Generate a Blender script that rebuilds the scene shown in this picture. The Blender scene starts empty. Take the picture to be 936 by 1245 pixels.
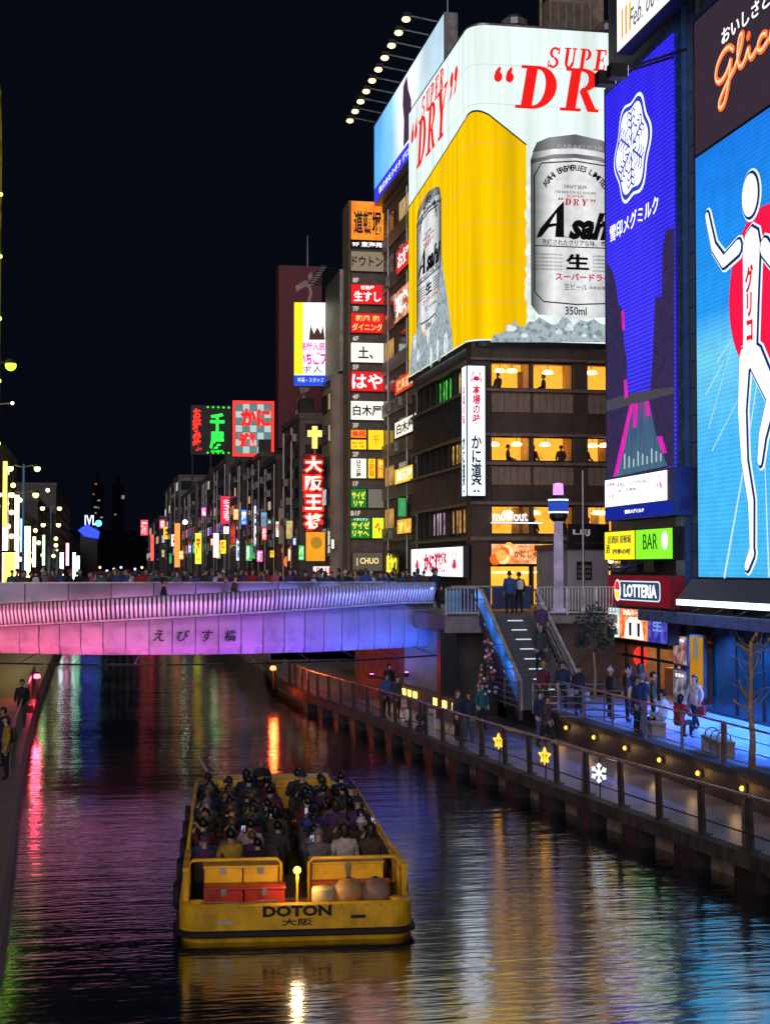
import bpy, bmesh, math, random
from math import sin, cos, pi, radians
from mathutils import Vector, Matrix
from mathutils.geometry import tessellate_polygon
random.seed(7)
SC = bpy.context.scene
COL = SC.collection

# ------------------------------------------------------------------ camera
F, PW, PH = 1850.0, 936, 1245
CAM = Vector((0, 0, 6.8)); YAW, PIT = radians(10.5), radians(2.1)
FW = Vector((sin(YAW)*cos(PIT), cos(YAW)*cos(PIT), sin(PIT)))
RT = Vector((cos(YAW), -sin(YAW), 0)); UP = RT.cross(FW)
cd = bpy.data.cameras.new('camera'); cam = bpy.data.objects.new('camera', cd); COL.objects.link(cam)
cam.matrix_world = Matrix.Translation(CAM) @ Matrix((RT, UP, -FW)).transposed().to_4x4()
cd.sensor_fit = 'HORIZONTAL'; cd.sensor_width = 36; cd.lens = F/PW*36; cd.clip_end = 4000; cd.clip_start = .1
SC.camera = cam
# ------------------------------------------------------------------ night sky, faint city glow, exposure
wd = bpy.data.worlds.new('World'); SC.world = wd; wd.use_nodes = True
bg = wd.node_tree.nodes['Background']
bg.inputs[0].default_value = (.0016, .0024, .0048, 1); bg.inputs[1].default_value = 1.0
sl = bpy.data.lights.new('sun', 'SUN'); sl.energy = .95; sl.angle = radians(45); sl.color = (.95, .82, .90)
sun = bpy.data.objects.new('sun', sl); COL.objects.link(sun)
sun.rotation_euler = (radians(75), 0, radians(-22))
SC.view_settings.view_transform = 'Standard'; SC.view_settings.look = 'None'
SC.view_settings.exposure = 0.25; SC.view_settings.gamma = 1
SC.render.engine = 'CYCLES'
SC.cycles.use_denoising = True
SC.cycles.max_bounces = 5; SC.cycles.diffuse_bounces = 2; SC.cycles.glossy_bounces = 3
SC.cycles.transmission_bounces = 4; SC.cycles.transparent_max_bounces = 6
SC.cycles.sample_clamp_indirect = 4; SC.cycles.sample_clamp_direct = 0
SC.cycles.caustics_reflective = False; SC.cycles.caustics_refractive = False

def ray(px, py):
    return (FW + RT*((px-PW/2)/F) + UP*((PH/2-py)/F))
def at(px, py, X=None, Y=None, Z=None):
    d = ray(px, py)
    if X is not None: t = (X-CAM.x)/d.x
    elif Y is not None: t = (Y-CAM.y)/d.y
    else: t = (Z-CAM.z)/d.z
    return CAM + d*t

# ------------------------------------------------------------------ materials
MATS = {}
def _new(name):
    m = bpy.data.materials.new(name); m.use_nodes = True
    nt = m.node_tree; nt.nodes.clear()
    out = nt.nodes.new('ShaderNodeOutputMaterial')
    return m, nt, out
def pm(name, col=(.5,.5,.5), rough=.6, metal=0, var=.3, scale=2.5, bump=.0, bscale=20, spec=.5, stretch=(1,1,1), grime=0):
    if name in MATS: return MATS[name]
    m, nt, out = _new(name); N, L = nt.nodes, nt.links
    b = N.new('ShaderNodeBsdfPrincipled'); L.new(b.outputs[0], out.inputs[0])
    b.inputs['Roughness'].default_value = rough; b.inputs['Metallic'].default_value = metal
    b.inputs['Specular IOR Level'].default_value = spec
    tc = N.new('ShaderNodeTexCoord'); mp = N.new('ShaderNodeMapping'); mp.inputs[3].default_value = stretch
    L.new(tc.outputs['Object'], mp.inputs[0])
    nz = N.new('ShaderNodeTexNoise'); nz.inputs['Scale'].default_value = scale; nz.inputs['Detail'].default_value = 6
    L.new(mp.outputs[0], nz.inputs[0])
    mr = N.new('ShaderNodeMapRange'); mr.inputs[1].default_value = .3; mr.inputs[2].default_value = .7
    mr.inputs[3].default_value = 1-var; mr.inputs[4].default_value = 1+var
    L.new(nz.outputs[0], mr.inputs[0])
    mx = N.new('ShaderNodeVectorMath'); mx.operation = 'SCALE'; mx.inputs[0].default_value = col
    L.new(mr.outputs[0], mx.inputs['Scale']); L.new(mx.outputs[0], b.inputs['Base Color'])
    if grime:
        n3 = N.new('ShaderNodeTexNoise'); n3.inputs['Scale'].default_value = 1.7; n3.inputs['Detail'].default_value = 9; n3.inputs['Roughness'].default_value = .68; L.new(mp.outputs[0], n3.inputs[0])
        g3 = N.new('ShaderNodeMapRange'); g3.inputs[1].default_value = .50; g3.inputs[2].default_value = .68; g3.inputs[3].default_value = 0; g3.inputs[4].default_value = grime; L.new(n3.outputs[0], g3.inputs[0])
        gx = N.new('ShaderNodeMix'); gx.data_type = 'RGBA'; gx.inputs[7].default_value = (col[0]*.22, col[1]*.2, col[2]*.2+.01, 1); L.new(g3.outputs[0], gx.inputs[0]); L.new(mx.outputs[0], gx.inputs[6]); L.new(gx.outputs[2], b.inputs['Base Color'])
    rr = N.new('ShaderNodeMapRange'); rr.inputs[3].default_value = max(.02, rough-.12); rr.inputs[4].default_value = min(1, rough+.12)
    L.new(nz.outputs[0], rr.inputs[0]); L.new(rr.outputs[0], b.inputs['Roughness'])
    if bump:
        n2 = N.new('ShaderNodeTexNoise'); n2.inputs['Scale'].default_value = bscale; n2.inputs['Detail'].default_value = 4
        L.new(mp.outputs[0], n2.inputs[0])
        bp = N.new('ShaderNodeBump'); bp.inputs['Strength'].default_value = bump; bp.inputs['Distance'].default_value = .03
        L.new(n2.outputs[0], bp.inputs['Height']); L.new(bp.outputs[0], b.inputs['Normal'])
    MATS[name] = m; return m
def em(name, col, s=1.0, var=0.0, scale=1.5, stretch=(1,1,1), col2=None, sample=True):
    """something that gives off light: lamp, lit sign face, screen, or a part given a glow; col2 = print variation"""
    if name in MATS: return MATS[name]
    m, nt, out = _new(name); N, L = nt.nodes, nt.links
    e = N.new('ShaderNodeEmission'); L.new(e.outputs[0], out.inputs[0])
    e.inputs[0].default_value = (*col, 1); e.inputs[1].default_value = s
    if var or col2:
        tc = N.new('ShaderNodeTexCoord'); mp = N.new('ShaderNodeMapping'); mp.inputs[3].default_value = stretch
        L.new(tc.outputs['Object'], mp.inputs[0])
        nz = N.new('ShaderNodeTexNoise'); nz.inputs['Scale'].default_value = scale; nz.inputs['Detail'].default_value = 3
        L.new(mp.outputs[0], nz.inputs[0])
        if col2:
            mr = N.new('ShaderNodeMapRange'); mr.inputs[1].default_value = .4; mr.inputs[2].default_value = .62
            L.new(nz.outputs[0], mr.inputs[0])
            mx = N.new('ShaderNodeMix'); mx.data_type = 'RGBA'
            mx.inputs[6].default_value = (*col, 1); mx.inputs[7].default_value = (*col2, 1)
            L.new(mr.outputs[0], mx.inputs[0]); L.new(mx.outputs[2], e.inputs[0])
        if var:
            mr = N.new('ShaderNodeMapRange'); mr.inputs[1].default_value = .3; mr.inputs[2].default_value = .7
            mr.inputs[3].default_value = s*(1-var); mr.inputs[4].default_value = s*(1+var)
            L.new(nz.outputs[0], mr.inputs[0]); L.new(mr.outputs[0], e.inputs[1])
    if not sample: m.cycles.emission_sampling = 'NONE'
    MATS[name] = m; return m
def ramp_em(name, axis, lo, hi, stops, s=1.0, lines=None, var=.0, vscale=1.5, vstretch=(1,1,1), interp='LINEAR'):
    """lit print / LED screen whose picture runs through colour stops along an object axis; lines = (axis, pitch, depth) LED rows"""
    if name in MATS: return MATS[name]
    m, nt, out = _new(name); N, L = nt.nodes, nt.links
    e = N.new('ShaderNodeEmission'); L.new(e.outputs[0], out.inputs[0]); e.inputs[1].default_value = s
    tc = N.new('ShaderNodeTexCoord'); sp = N.new('ShaderNodeSeparateXYZ'); L.new(tc.outputs['Object'], sp.inputs[0])
    mr = N.new('ShaderNodeMapRange'); mr.inputs[1].default_value = lo; mr.inputs[2].default_value = hi
    L.new(sp.outputs[axis], mr.inputs[0])
    cr = N.new('ShaderNodeValToRGB'); L.new(mr.outputs[0], cr.inputs[0]); el = cr.color_ramp.elements
    cr.color_ramp.interpolation = interp
    while len(el) < len(stops): el.new(.5)
    for q, (p, c) in zip(el, stops): q.position = p
    for q, (p, c) in zip(el, stops): q.color = (*c, 1)
    last = cr.outputs[0]
    def mul(sock):
        nonlocal last
        v = N.new('ShaderNodeVectorMath'); v.operation = 'SCALE'; L.new(last, v.inputs[0]); L.new(sock, v.inputs['Scale']); last = v.outputs[0]
    if lines:
        wa = N.new('ShaderNodeMath'); wa.operation = 'MULTIPLY'; wa.inputs[1].default_value = 2*pi/lines[1]; L.new(sp.outputs[lines[0]], wa.inputs[0])
        sn = N.new('ShaderNodeMath'); sn.operation = 'SINE'; L.new(wa.outputs[0], sn.inputs[0])
        m2 = N.new('ShaderNodeMapRange'); m2.inputs[1].default_value = -1; m2.inputs[2].default_value = 1
        m2.inputs[3].default_value = 1-lines[2]; m2.inputs[4].default_value = 1+lines[2]; L.new(sn.outputs[0], m2.inputs[0]); mul(m2.outputs[0])
    if var:
        mp = N.new('ShaderNodeMapping'); mp.inputs[3].default_value = vstretch; L.new(tc.outputs['Object'], mp.inputs[0])
        nz = N.new('ShaderNodeTexNoise'); nz.inputs['Scale'].default_value = vscale; nz.inputs['Detail'].default_value = 3; L.new(mp.outputs[0], nz.inputs[0])
        m3 = N.new('ShaderNodeMapRange'); m3.inputs[1].default_value = .3; m3.inputs[2].default_value = .7
        m3.inputs[3].default_value = 1-var; m3.inputs[4].default_value = 1+var; L.new(nz.outputs[0], m3.inputs[0]); mul(m3.outputs[0])
    L.new(last, e.inputs[0])
    MATS[name] = m; return m

# ------------------------------------------------------------------ mesh building
class MB:
    def __init__(s): s.v = []; s.f = []
    def add(s, vs, fs):
        o = len(s.v); s.v += [tuple(p) for p in vs]; s.f += [tuple(i+o for i in f) for f in fs]; return s
    def box(s, x0, x1, y0, y1, z0, z1, M=None):
        vs = [Vector(p) for p in ((x0,y0,z0),(x1,y0,z0),(x1,y1,z0),(x0,y1,z0),(x0,y0,z1),(x1,y0,z1),(x1,y1,z1),(x0,y1,z1))]
        if M: vs = [M @ p for p in vs]
        return s.add(vs, [(0,3,2,1),(4,5,6,7),(0,1,5,4),(1,2,6,5),(2,3,7,6),(3,0,4,7)])
    def bar(s, p, q, w, h, upv=(0,0,1)):
        p, q = Vector(p), Vector(q); d = (q-p).normalized(); u = Vector(upv)
        if abs(d.dot(u)) > .98: u = Vector((0,1,0))
        r = d.cross(u).normalized(); u = r.cross(d)
        vs = [b + r*(sx*w/2) + u*(sz*h/2) for b in (p, q) for sx, sz in ((-1,-1),(1,-1),(1,1),(-1,1))]
        return s.add(vs, [(3,2,1,0),(4,5,6,7),(0,1,5,4),(1,2,6,5),(2,3,7,6),(3,0,4,7)])
    def cyl(s, p, q, r0, r1=None, n=8):
        r1 = r0 if r1 is None else r1; p, q = Vector(p), Vector(q); d = (q-p).normalized()
        a = d.orthogonal().normalized(); b = d.cross(a); vs = []
        for c, r in ((p, r0), (q, r1)):
            vs += [c + a*(r*cos(2*pi*i/n)) + b*(r*sin(2*pi*i/n)) for i in range(n)]
        return s.add(vs, [(i, (i+1) % n, n+(i+1) % n, n+i) for i in range(n)] + [tuple(range(n-1, -1, -1)), tuple(range(n, 2*n))])
    def tube(s, pts, r, n=6):
        pts = [Vector(p) for p in pts]; rs = r if isinstance(r, (list, tuple)) else [r]*len(pts); vs = []; fs = []; a = None
        for i, p in enumerate(pts):
            d = (pts[min(i+1, len(pts)-1)] - pts[max(i-1, 0)]).normalized()
            if a is None: a = d.orthogonal().normalized()
            a = (a - d*a.dot(d)).normalized(); b = d.cross(a)
            vs += [p + a*(rs[i]*cos(2*pi*k/n)) + b*(rs[i]*sin(2*pi*k/n)) for k in range(n)]
        for i in range(len(pts)-1):
            fs += [(i*n+k, i*n+(k+1) % n, (i+1)*n+(k+1) % n, (i+1)*n+k) for k in range(n)]
        m = (len(pts)-1)*n
        return s.add(vs, fs + [tuple(range(n-1, -1, -1)), tuple(range(m, m+n))])
    def lathe(s, prof, n=12, c=(0,0,0)):
        c = Vector(c); vs = []; fs = []
        for r, z in prof: vs += [c + Vector((r*cos(2*pi*i/n), r*sin(2*pi*i/n), z)) for i in range(n)]
        for j in range(len(prof)-1):
            fs += [(j*n+i, j*n+(i+1) % n, (j+1)*n+(i+1) % n, (j+1)*n+i) for i in range(n)]
        fs += [tuple(range(n-1, -1, -1)), tuple(range((len(prof)-1)*n, len(prof)*n))]
        return s.add(vs, fs)
    def ball(s, c, r, n=10, sq=(1,1,1)):
        k = n//2+1; prof = [(max(.02, sin(pi*j/k))*1.0, -cos(pi*j/k)) for j in range(k+1)]
        o = len(s.v); s.lathe(prof, n)
        c = Vector(c)
        for i in range(o, len(s.v)):
            p = s.v[i]; s.v[i] = (c.x+p[0]*r*sq[0], c.y+p[1]*r*sq[1], c.z+p[2]*r*sq[2])
        return s
    def poly(s, pts, y=0.0, t=.02):
        """filled outline in the local xz plane, front at y, thickness t behind it"""
        n = len(pts); tri = tessellate_polygon([[Vector((x, z, 0)) for x, z in pts]])
        area = sum(pts[i][0]*pts[(i+1) % n][1]-pts[(i+1) % n][0]*pts[i][1] for i in range(n))
        vs = [(x, y, z) for x, z in pts] + [(x, y+t, z) for x, z in pts]; fs = []
        for a, b, c in tri:
            ar = (pts[b][0]-pts[a][0])*(pts[c][1]-pts[a][1])-(pts[c][0]-pts[a][0])*(pts[b][1]-pts[a][1])
            f = (a, b, c) if ar > 0 else (a, c, b)
            fs.append(f)
        for i in range(n):
            j = (i+1) % n
            fs.append((i, i+n, j+n, j) if area > 0 else (j, j+n, i+n, i))
        return s.add(vs, fs)
    def stroke(s, pts, w, y=0.0, t=.02):
        """round-capped ribbon along a 2d path"""
        P = [Vector(p) for p in pts]; ws = w if isinstance(w, (list, tuple)) else [w]*len(P); L = []; R = []
        for i, p in enumerate(P):
            d = (P[min(i+1, len(P)-1)]-P[max(i-1, 0)]).normalized(); nn = Vector((-d.y, d.x))
            L.append(p+nn*ws[i]/2); R.append(p-nn*ws[i]/2)
        d = (P[-1]-P[-2]).normalized(); nn = Vector((-d.y, d.x))
        capE = [P[-1]+nn*(ws[-1]/2*cos(a))+d*(ws[-1]/2*sin(a)) for a in (pi*.25, pi*.5, pi*.75)]
        d = (P[0]-P[1]).normalized(); nn = Vector((-d.y, d.x))
        capS = [P[0]+nn*(ws[0]/2*cos(a))+d*(ws[0]/2*sin(a)) for a in (pi*.25, pi*.5, pi*.75)]
        # strip faces avoid self-intersection trouble
        k = len(P); vs = [(q.x, y, q.y) for q in L] + [(q.x, y, q.y) for q in R]; fs = [(i, k+i, k+i+1, i+1) for i in range(k-1)]
        o = len(vs); vs += [(q.x, y, q.y) for q in capE]; fs.append((k-1, 2*k-1, o+2, o+1, o))
        o = len(vs); vs += [(q.x, y, q.y) for q in capS]; fs.append((k, 0, o+2, o+1, o))
        return s.add(vs, fs)
    def mesh(s, name):
        me = bpy.data.meshes.new(name); me.from_pydata(s.v, [], s.f); me.update(); return me
    def build(s, name, mat, parent=None, smooth=False, loc=None, bev=0):
        return mobj(name, s.mesh(name), mat, parent, smooth, loc, bev)

def mobj(name, me, mat, parent=None, smooth=False, loc=None, bev=0):
    o = bpy.data.objects.new(name, me); COL.objects.link(o)
    if mat and not me.materials: me.materials.append(mat)
    if parent: o.parent = parent
    if loc is not None: o.location = loc
    if smooth:
        for p in me.polygons: p.use_smooth = True
    if bev:
        b = o.modifiers.new('bevel', 'BEVEL'); b.width = bev; b.segments = 2; b.limit_method = 'ANGLE'
    return o
def tag(o, label, cat, group=None):
    o['label'] = label; o['category'] = cat
    if group: o['group'] = group
    return o
def thing(name, label, cat, loc=(0,0,0), rz=0.0, group=None):
    o = bpy.data.objects.new(name, None); COL.objects.link(o); o.empty_display_size = .2
    o.location = loc; o.rotation_euler = (0, 0, rz)
    return tag(o, label, cat, group)
def struct(o): o['kind'] = 'structure'; return o
def kids(o): return [c for c in bpy.data.objects if c.parent is o]
def copy_tree(o, parent=None, ch=None):
    c = o.copy(); COL.objects.link(c); c.parent = parent
    for k in (ch if ch is not None else kids(o)): copy_tree(k, c)
    return c

# ------------------------------------------------------------------ lettering (all glyphs are converted together at the end)
TXT = []
def txt(parent, s, cx, cz, w, h, mat, vert=False, off=0.0, shear=0.0, y=-.03, t=.012, rot=0.0, name='lettering', label=None):
    me = bpy.data.meshes.new(name); o = bpy.data.objects.new(name, me); COL.objects.link(o); o.parent = parent
    me.materials.append(mat)
    if label: o['label'] = label
    TXT.append((me, '\n'.join(s) if vert else s, cx, cz, w, h, off, shear, y, t, rot, vert)); return o
def fill_texts():
    obs = []
    for k in TXT:
        c = bpy.data.curves.new('t', 'FONT'); c.body = k[1]; c.size = 1; c.resolution_u = 2; c.align_x = 'CENTER'
        c.offset = k[6]; c.shear = k[7]; c.space_line = .92 if k[11] else 1.0
        o = bpy.data.objects.new('t', c); COL.objects.link(o); obs.append(o)
    bpy.context.view_layer.update(); dg = bpy.context.evaluated_depsgraph_get()
    for o, (me, s, cx, cz, w, h, off, sh, y, t, rot, vert) in zip(obs, TXT):
        m = o.evaluated_get(dg).to_mesh()
        vs = [v.co.copy() for v in m.vertices]; fs = [tuple(p.vertices) for p in m.polygons]
        o.evaluated_get(dg).to_mesh_clear()
        if not vs: continue
        x0 = min(v.x for v in vs); x1 = max(v.x for v in vs); z0 = min(v.y for v in vs); z1 = max(v.y for v in vs)
        sx = (w/(x1-x0)) if w else None; sz = (h/(z1-z0)) if h else None
        sx = sx or sz; sz = sz or sx; n = len(vs); out = []
        for v in vs:
            a = (v.x-(x0+x1)/2)*sx; b = (v.y-(z0+z1)/2)*sz
            out.append((cx+a*cos(rot)-b*sin(rot), y, cz+a*sin(rot)+b*cos(rot)))
        # front faces only need a thin body: add a rim
        ed = {}
        for f in fs:
            for i in range(len(f)):
                e = (f[i], f[(i+1) % len(f)]); ed[e] = ed.get(e, 0)+1
        rim = [e for e in ed if (e[1], e[0]) not in ed]
        if t: 
            out += [(p[0], p[1]+t, p[2]) for p in out]
            fs = fs + [(a, a+n, b+n, b) for a, b in rim]
        me.from_pydata(out, [], fs); me.update()
    for o in obs:
        c = o.data; bpy.data.objects.remove(o); bpy.data.curves.remove(c)

# ------------------------------------------------------------------ frames of flat signs: origin bottom centre, local x right, z up, -y towards the viewer
def front(px0, py0, px1, py1, Y):
    a = at(px0, py0, Y=Y); b = at(px1, py1, Y=Y)
    return dict(loc=((a.x+b.x)/2, Y, b.z), rz=0.0, w=b.x-a.x, h=a.z-b.z)
def side(px0, px1, pyt, pyb, X, pref=None):
    """facing the canal from the right bank; pyt/pyb read at pref (default px0)"""
    p = px0 if pref is None else pref
    y0 = at(px0, pyt, X=X).y; y1 = at(px1, pyt, X=X).y; zt = at(p, pyt, X=X).z; zb = at(p, pyb, X=X).z
    return dict(loc=(X, (y0+y1)/2, zb), rz=-pi/2, w=y0-y1, h=zt-zb)
def board(name, label, cat, fr, face, depth=.25, rim=.06, case=None, group=None):
    """a lit sign: casing, face panel; returns root"""
    t = thing(name, label, cat, fr['loc'], fr['rz'], group); w, h = fr['w'], fr['h']
    case = case or pm('sign_casing', (.05,.05,.055), .5, .3)
    MB().box(-w/2, w/2, 0, depth, 0, h).build('casing', case, t)
    MB().box(-w/2+rim, w/2-rim, -.015, -.002, rim, h-rim).build('face', face, t)
    return t

# ================================================================== THE SETTING
ZW, ZL, ZU, ZS = 0.0, .75, 1.65, 4.9          # water, lower walk, upper walk, street
def water_mat():
    m, nt, out = _new('canal_water'); N, L = nt.nodes, nt.links
    b = N.new('ShaderNodeBsdfGlossy'); b.inputs['Color'].default_value = (.92, .95, 1, 1); b.inputs['Roughness'].default_value = .11
    df = N.new('ShaderNodeBsdfDiffuse'); df.inputs[0].default_value = (.006, .007, .010, 1)
    fn = N.new('ShaderNodeFresnel'); fn.inputs[0].default_value = 8
    mx = N.new('ShaderNodeMixShader'); L.new(fn.outputs[0], mx.inputs[0]); L.new(df.outputs[0], mx.inputs[1]); L.new(b.outputs[0], mx.inputs[2]); L.new(mx.outputs[0], out.inputs[0])
    tc = N.new('ShaderNodeTexCoord')
    def noise(sc, st, det, rot=0):
        mp = N.new('ShaderNodeMapping'); mp.inputs[3].default_value = st; mp.inputs[2].default_value = (0, 0, rot); L.new(tc.outputs['Object'], mp.inputs[0])
        n = N.new('ShaderNodeTexNoise'); n.inputs['Scale'].default_value = sc; n.inputs['Detail'].default_value = det; L.new(mp.outputs[0], n.inputs[0]); return n.outputs[0]
    a = noise(1.0, (.15, 1.5, 1), 2, .05); c = noise(4.6, (.36, 1.4, 1), 2, -.06); d = noise(.22, (.6, 1.4, 1), 2)
    def mul(s, k):
        q = N.new('ShaderNodeMath'); q.operation = 'MULTIPLY'; q.inputs[1].default_value = k; L.new(s, q.inputs[0]); return q.outputs[0]
    def add(s, t):
        q = N.new('ShaderNodeMath'); q.operation = 'ADD'; L.new(s, q.inputs[0]); L.new(t, q.inputs[1]); return q.outputs[0]
    pt = noise(.11, (1, .8, 1), 2); ps_ = N.new('ShaderNodeMapRange'); ps_.inputs[1].default_value = .35; ps_.inputs[2].default_value = .65; ps_.inputs[3].default_value = .35; ps_.inputs[4].default_value = 1.5; L.new(pt, ps_.inputs[0])
    q_ = N.new('ShaderNodeMath'); q_.operation = 'MULTIPLY'; L.new(add(mul(a, .048), mul(c, .024)), q_.inputs[0]); L.new(ps_.outputs[0], q_.inputs[1])
    h = add(q_.outputs[0], mul(d, .03))
    bp = N.new('ShaderNodeBump'); bp.inputs['Strength'].default_value = 1; bp.inputs['Distance'].default_value = .55
    L.new(h, bp.inputs['Height']); L.new(bp.outputs[0], b.inputs['Normal']); L.new(bp.outputs[0], fn.inputs['Normal'])
    MATS['water'] = m; return m
struct(MB().add([(-60,-30,0),(60,-30,0),(60,900,0),(-60,900,0)], [(0,1,2,3)]).build('water', water_mat()))

M_conc = pm('weathered_concrete', (.20,.18,.16), .75, 0, .4, 1.2, .4, 14, grime=.5)
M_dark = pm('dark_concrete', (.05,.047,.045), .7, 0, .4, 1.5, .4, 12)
M_pave = pm('walk_paving', (.28,.25,.36), .36, 0, .3, .9, .2, 25)
M_black = pm('black_steel', (.02,.02,.022), .45, .4)
M_grey = pm('grey_steel', (.30,.29,.28), .38, .7)
M_rail = pm('brushed_rail', (.42,.38,.36), .32, .85)
M_wall = pm('stone_wall', (.16,.14,.12), .8, 0, .4, 2, .5, 10)

def strip(name, left, right, z, mat, zb=None):
    """sheet between two polylines; zb adds a skirt on the left polyline"""
    n = len(left); mb = MB(); vs = [(x, y, z) for x, y in left]+[(x, y, z) for x, y in right]
    fs = [(i, n+i, n+i+1, i+1) for i in range(n-1)]
    mb.add(vs, fs); return mb
# right lower walk, its edge bows out towards the bridge
EDGE = [(17.0,-6),(15.2,13),(13.55,29.7),(12.5,39.5),(11.55,50.2),(10.75,61),(9.55,72),(9.3,84),(10.5,100)]
WALL = [(15.9,-6),(15.9,13),(15.9,29.7),(15.9,39.5),(15.9,50.2),(15.9,61),(15.9,72),(15.9,84),(15.9,100)]
EDGE[0] = (15.0,-6); EDGE[1] = (14.6,13)
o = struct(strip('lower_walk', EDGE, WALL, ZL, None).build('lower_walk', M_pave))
def edge_at(y):
    for (x0, y0), (x1, y1) in zip(EDGE, EDGE[1:]):
        if y0 <= y <= y1: return x0+(x1-x0)*(y-y0)/(y1-y0)
    return EDGE[-1][0]
q = thing('quay_edge', 'weathered concrete quay of the lower riverside walk standing in the canal', 'quay', (0,0,0))
mb = MB()                      # slab fascia
for (x0, y0), (x1, y1) in zip(EDGE, EDGE[1:]):
    mb.add([(x0-.12,y0,ZL-.30),(x1-.12,y1,ZL-.30),(x1-.12,y1,ZL+.02),(x0-.12,y0,ZL+.02),(x0+.25,y0,ZL+.02),(x1+.25,y1,ZL+.02),(x0+.35,y0,ZL-.30),(x1+.35,y1,ZL-.30)],
           [(0,1,2,3)[::-1],(3,2,5,4)[::-1],(0,6,7,1)[::-1]])
mb.build('edge_slab', pm('stained_edge', (.075,.065,.055), .7, 0, .6, 3, .6, 16, stretch=(1,1,.35)), q)
mb = MB()
for (x0, y0), (x1, y1) in zip(EDGE, EDGE[1:]):
    mb.add([(x0+.35,y0,-1),(x1+.35,y1,-1),(x1+.35,y1,ZL-.3),(x0+.35,y0,ZL-.3)], [(0,3,2,1)])
mb.build('back_wall', pm('tan_wall', (.45,.34,.25), .75, 0, .45, 2, .5, 9), q)
fy = 14.0; pil = None
while fy < 74:
    x = edge_at(fy)
    if pil is None: pil = MB().box(0,.44,-.55,.55,-1,ZL-.29).mesh('fender_post')
    mobj('fender_post', pil, M_black if fy > 0 else None, q, loc=(x-.08, fy, 0)); fy += 2.75
# retaining wall between the two walks, and the upper walk
struct(MB().add([(15.9,-6,ZL-.5),(15.9,59.2,ZL-.5),(15.9,59.2,ZU-.16),(15.9,-6,ZU-.16)], [(0,1,2,3)]).build('retaining_wall', pm('dark_stone', (.07,.06,.055), .6, 0, .4, 2, .5, 8)))
struct(MB().box(15.75,16.25,-6,59.1,ZU-.16,ZU+.03).build('kerb', M_dark))
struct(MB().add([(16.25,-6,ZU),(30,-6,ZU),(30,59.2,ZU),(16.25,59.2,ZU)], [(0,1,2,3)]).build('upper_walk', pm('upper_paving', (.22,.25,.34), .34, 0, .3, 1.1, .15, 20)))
# street level beyond the stairs, right bank
g = MB().add([(13.4,59.2,ZS),(900,59.2,ZS),(900,70,ZS),(13.4,70,ZS)], [(0,1,2,3)])
g.add([(14.6,70,ZS),(900,70,ZS),(900,900,ZS),(14.6,900,ZS)], [(0,1,2,3)])
g.add([(30,-60,ZS),(900,-60,ZS),(900,59.2,ZS),(30,59.2,ZS)], [(0,1,2,3)])
struct(g.build('ground', pm('street_asphalt', (.05,.05,.055), .5, 0, .3, 1, .2, 30)))
struct(MB().box(10.4,10.9,100,900,-1,ZS-.02).build('canal_wall', M_wall))
struct(MB().box(10.9,14.6,100,900,ZS-.4,ZS-.01).build('pavement', M_pave))
# left bank
LE = [(-1.1,-6),(-1.45,15),(-1.72,27),(-1.78,30.3),(-2.5,51),(-3.05,78),(-3.3,110),(-3.3,900)]
mb = MB()
for (x0, y0), (x1, y1) in zip(LE, LE[1:]):
    mb.add([(x0,y0,-1),(x1,y1,-1),(x1,y1,.9),(x0,y0,.9)], [(0,1,2,3)])
    mb.add([(x0,y0,.9),(x1,y1,.9),(-9,y1,.9),(-9,y0,.9)], [(0,1,2,3)])
struct(mb.build('left_walk', pm('left_paving', (.20,.17,.18), .5, 0, .3, 1.2, .3, 20)))
struct(MB().box(-9.3,-9.0,-6,900,-1,ZS).build('canal_wall', M_wall))
struct(MB().add([(-900,-60,ZS),(-9,-60,ZS),(-9,900,ZS),(-900,900,ZS)], [(0,1,2,3)]).build('ground', MATS['street_asphalt']))

# ================================================================== THE ARCHED BRIDGE
BR = [(-16.,72.5),(-12.,69.2),(-8,66.2),(-4.1,63.9),(-1.5,62.4),(.9,61.6),(4,61.3),(6.8,61.7),(9.3,62.6),(11.8,64.2),(13.4,65.4),(14.3,66.2)]
def interp(path, n):
    """resample a polyline at n equal steps"""
    P = [Vector((x, y)) for x, y in path]; seg = [(b-a).length for a, b in zip(P, P[1:])]; T = sum(seg); out = []
    for i in range(n+1):
        d = T*i/n; k = 0
        while k < len(seg)-1 and d > seg[k]: d -= seg[k]; k += 1
        out.append(P[k].lerp(P[k+1], min(1, d/seg[k])))
    return out
def smooth(path, it=3):
    for _ in range(it):
        o = [path[0]]
        for a, b in zip(path, path[1:]): o += [(a[0]*.75+b[0]*.25, a[1]*.75+b[1]*.25), (a[0]*.25+b[0]*.75, a[1]*.25+b[1]*.75)]
        path = o+[path[-1]]
    return path
BRS = smooth(BR)
def zft(x): return 4.32 + .92*min(1, max(0, (x+5)/17))**.85 if x > -5 else 4.32-.05*(-5-x)*.6   # fascia top / rail foot
ZB = 3.32
br = thing('arched_bridge', 'curved canal bridge with pink to blue lit panels and a finned parapet', 'bridge', (0,0,0))
M_fas = pm('fascia_panel', (.28,.27,.31), .36, .0, .14, .6, .05, 8, grime=.4)
M_fin = pm('fin_metal', (.36,.36,.40), .38, .2, .12)
NPAN = 38; pp = interp(BRS, NPAN)
def face_n(a, b):
    d = (b-a).normalized(); return d, Vector((d.y, -d.x))
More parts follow.
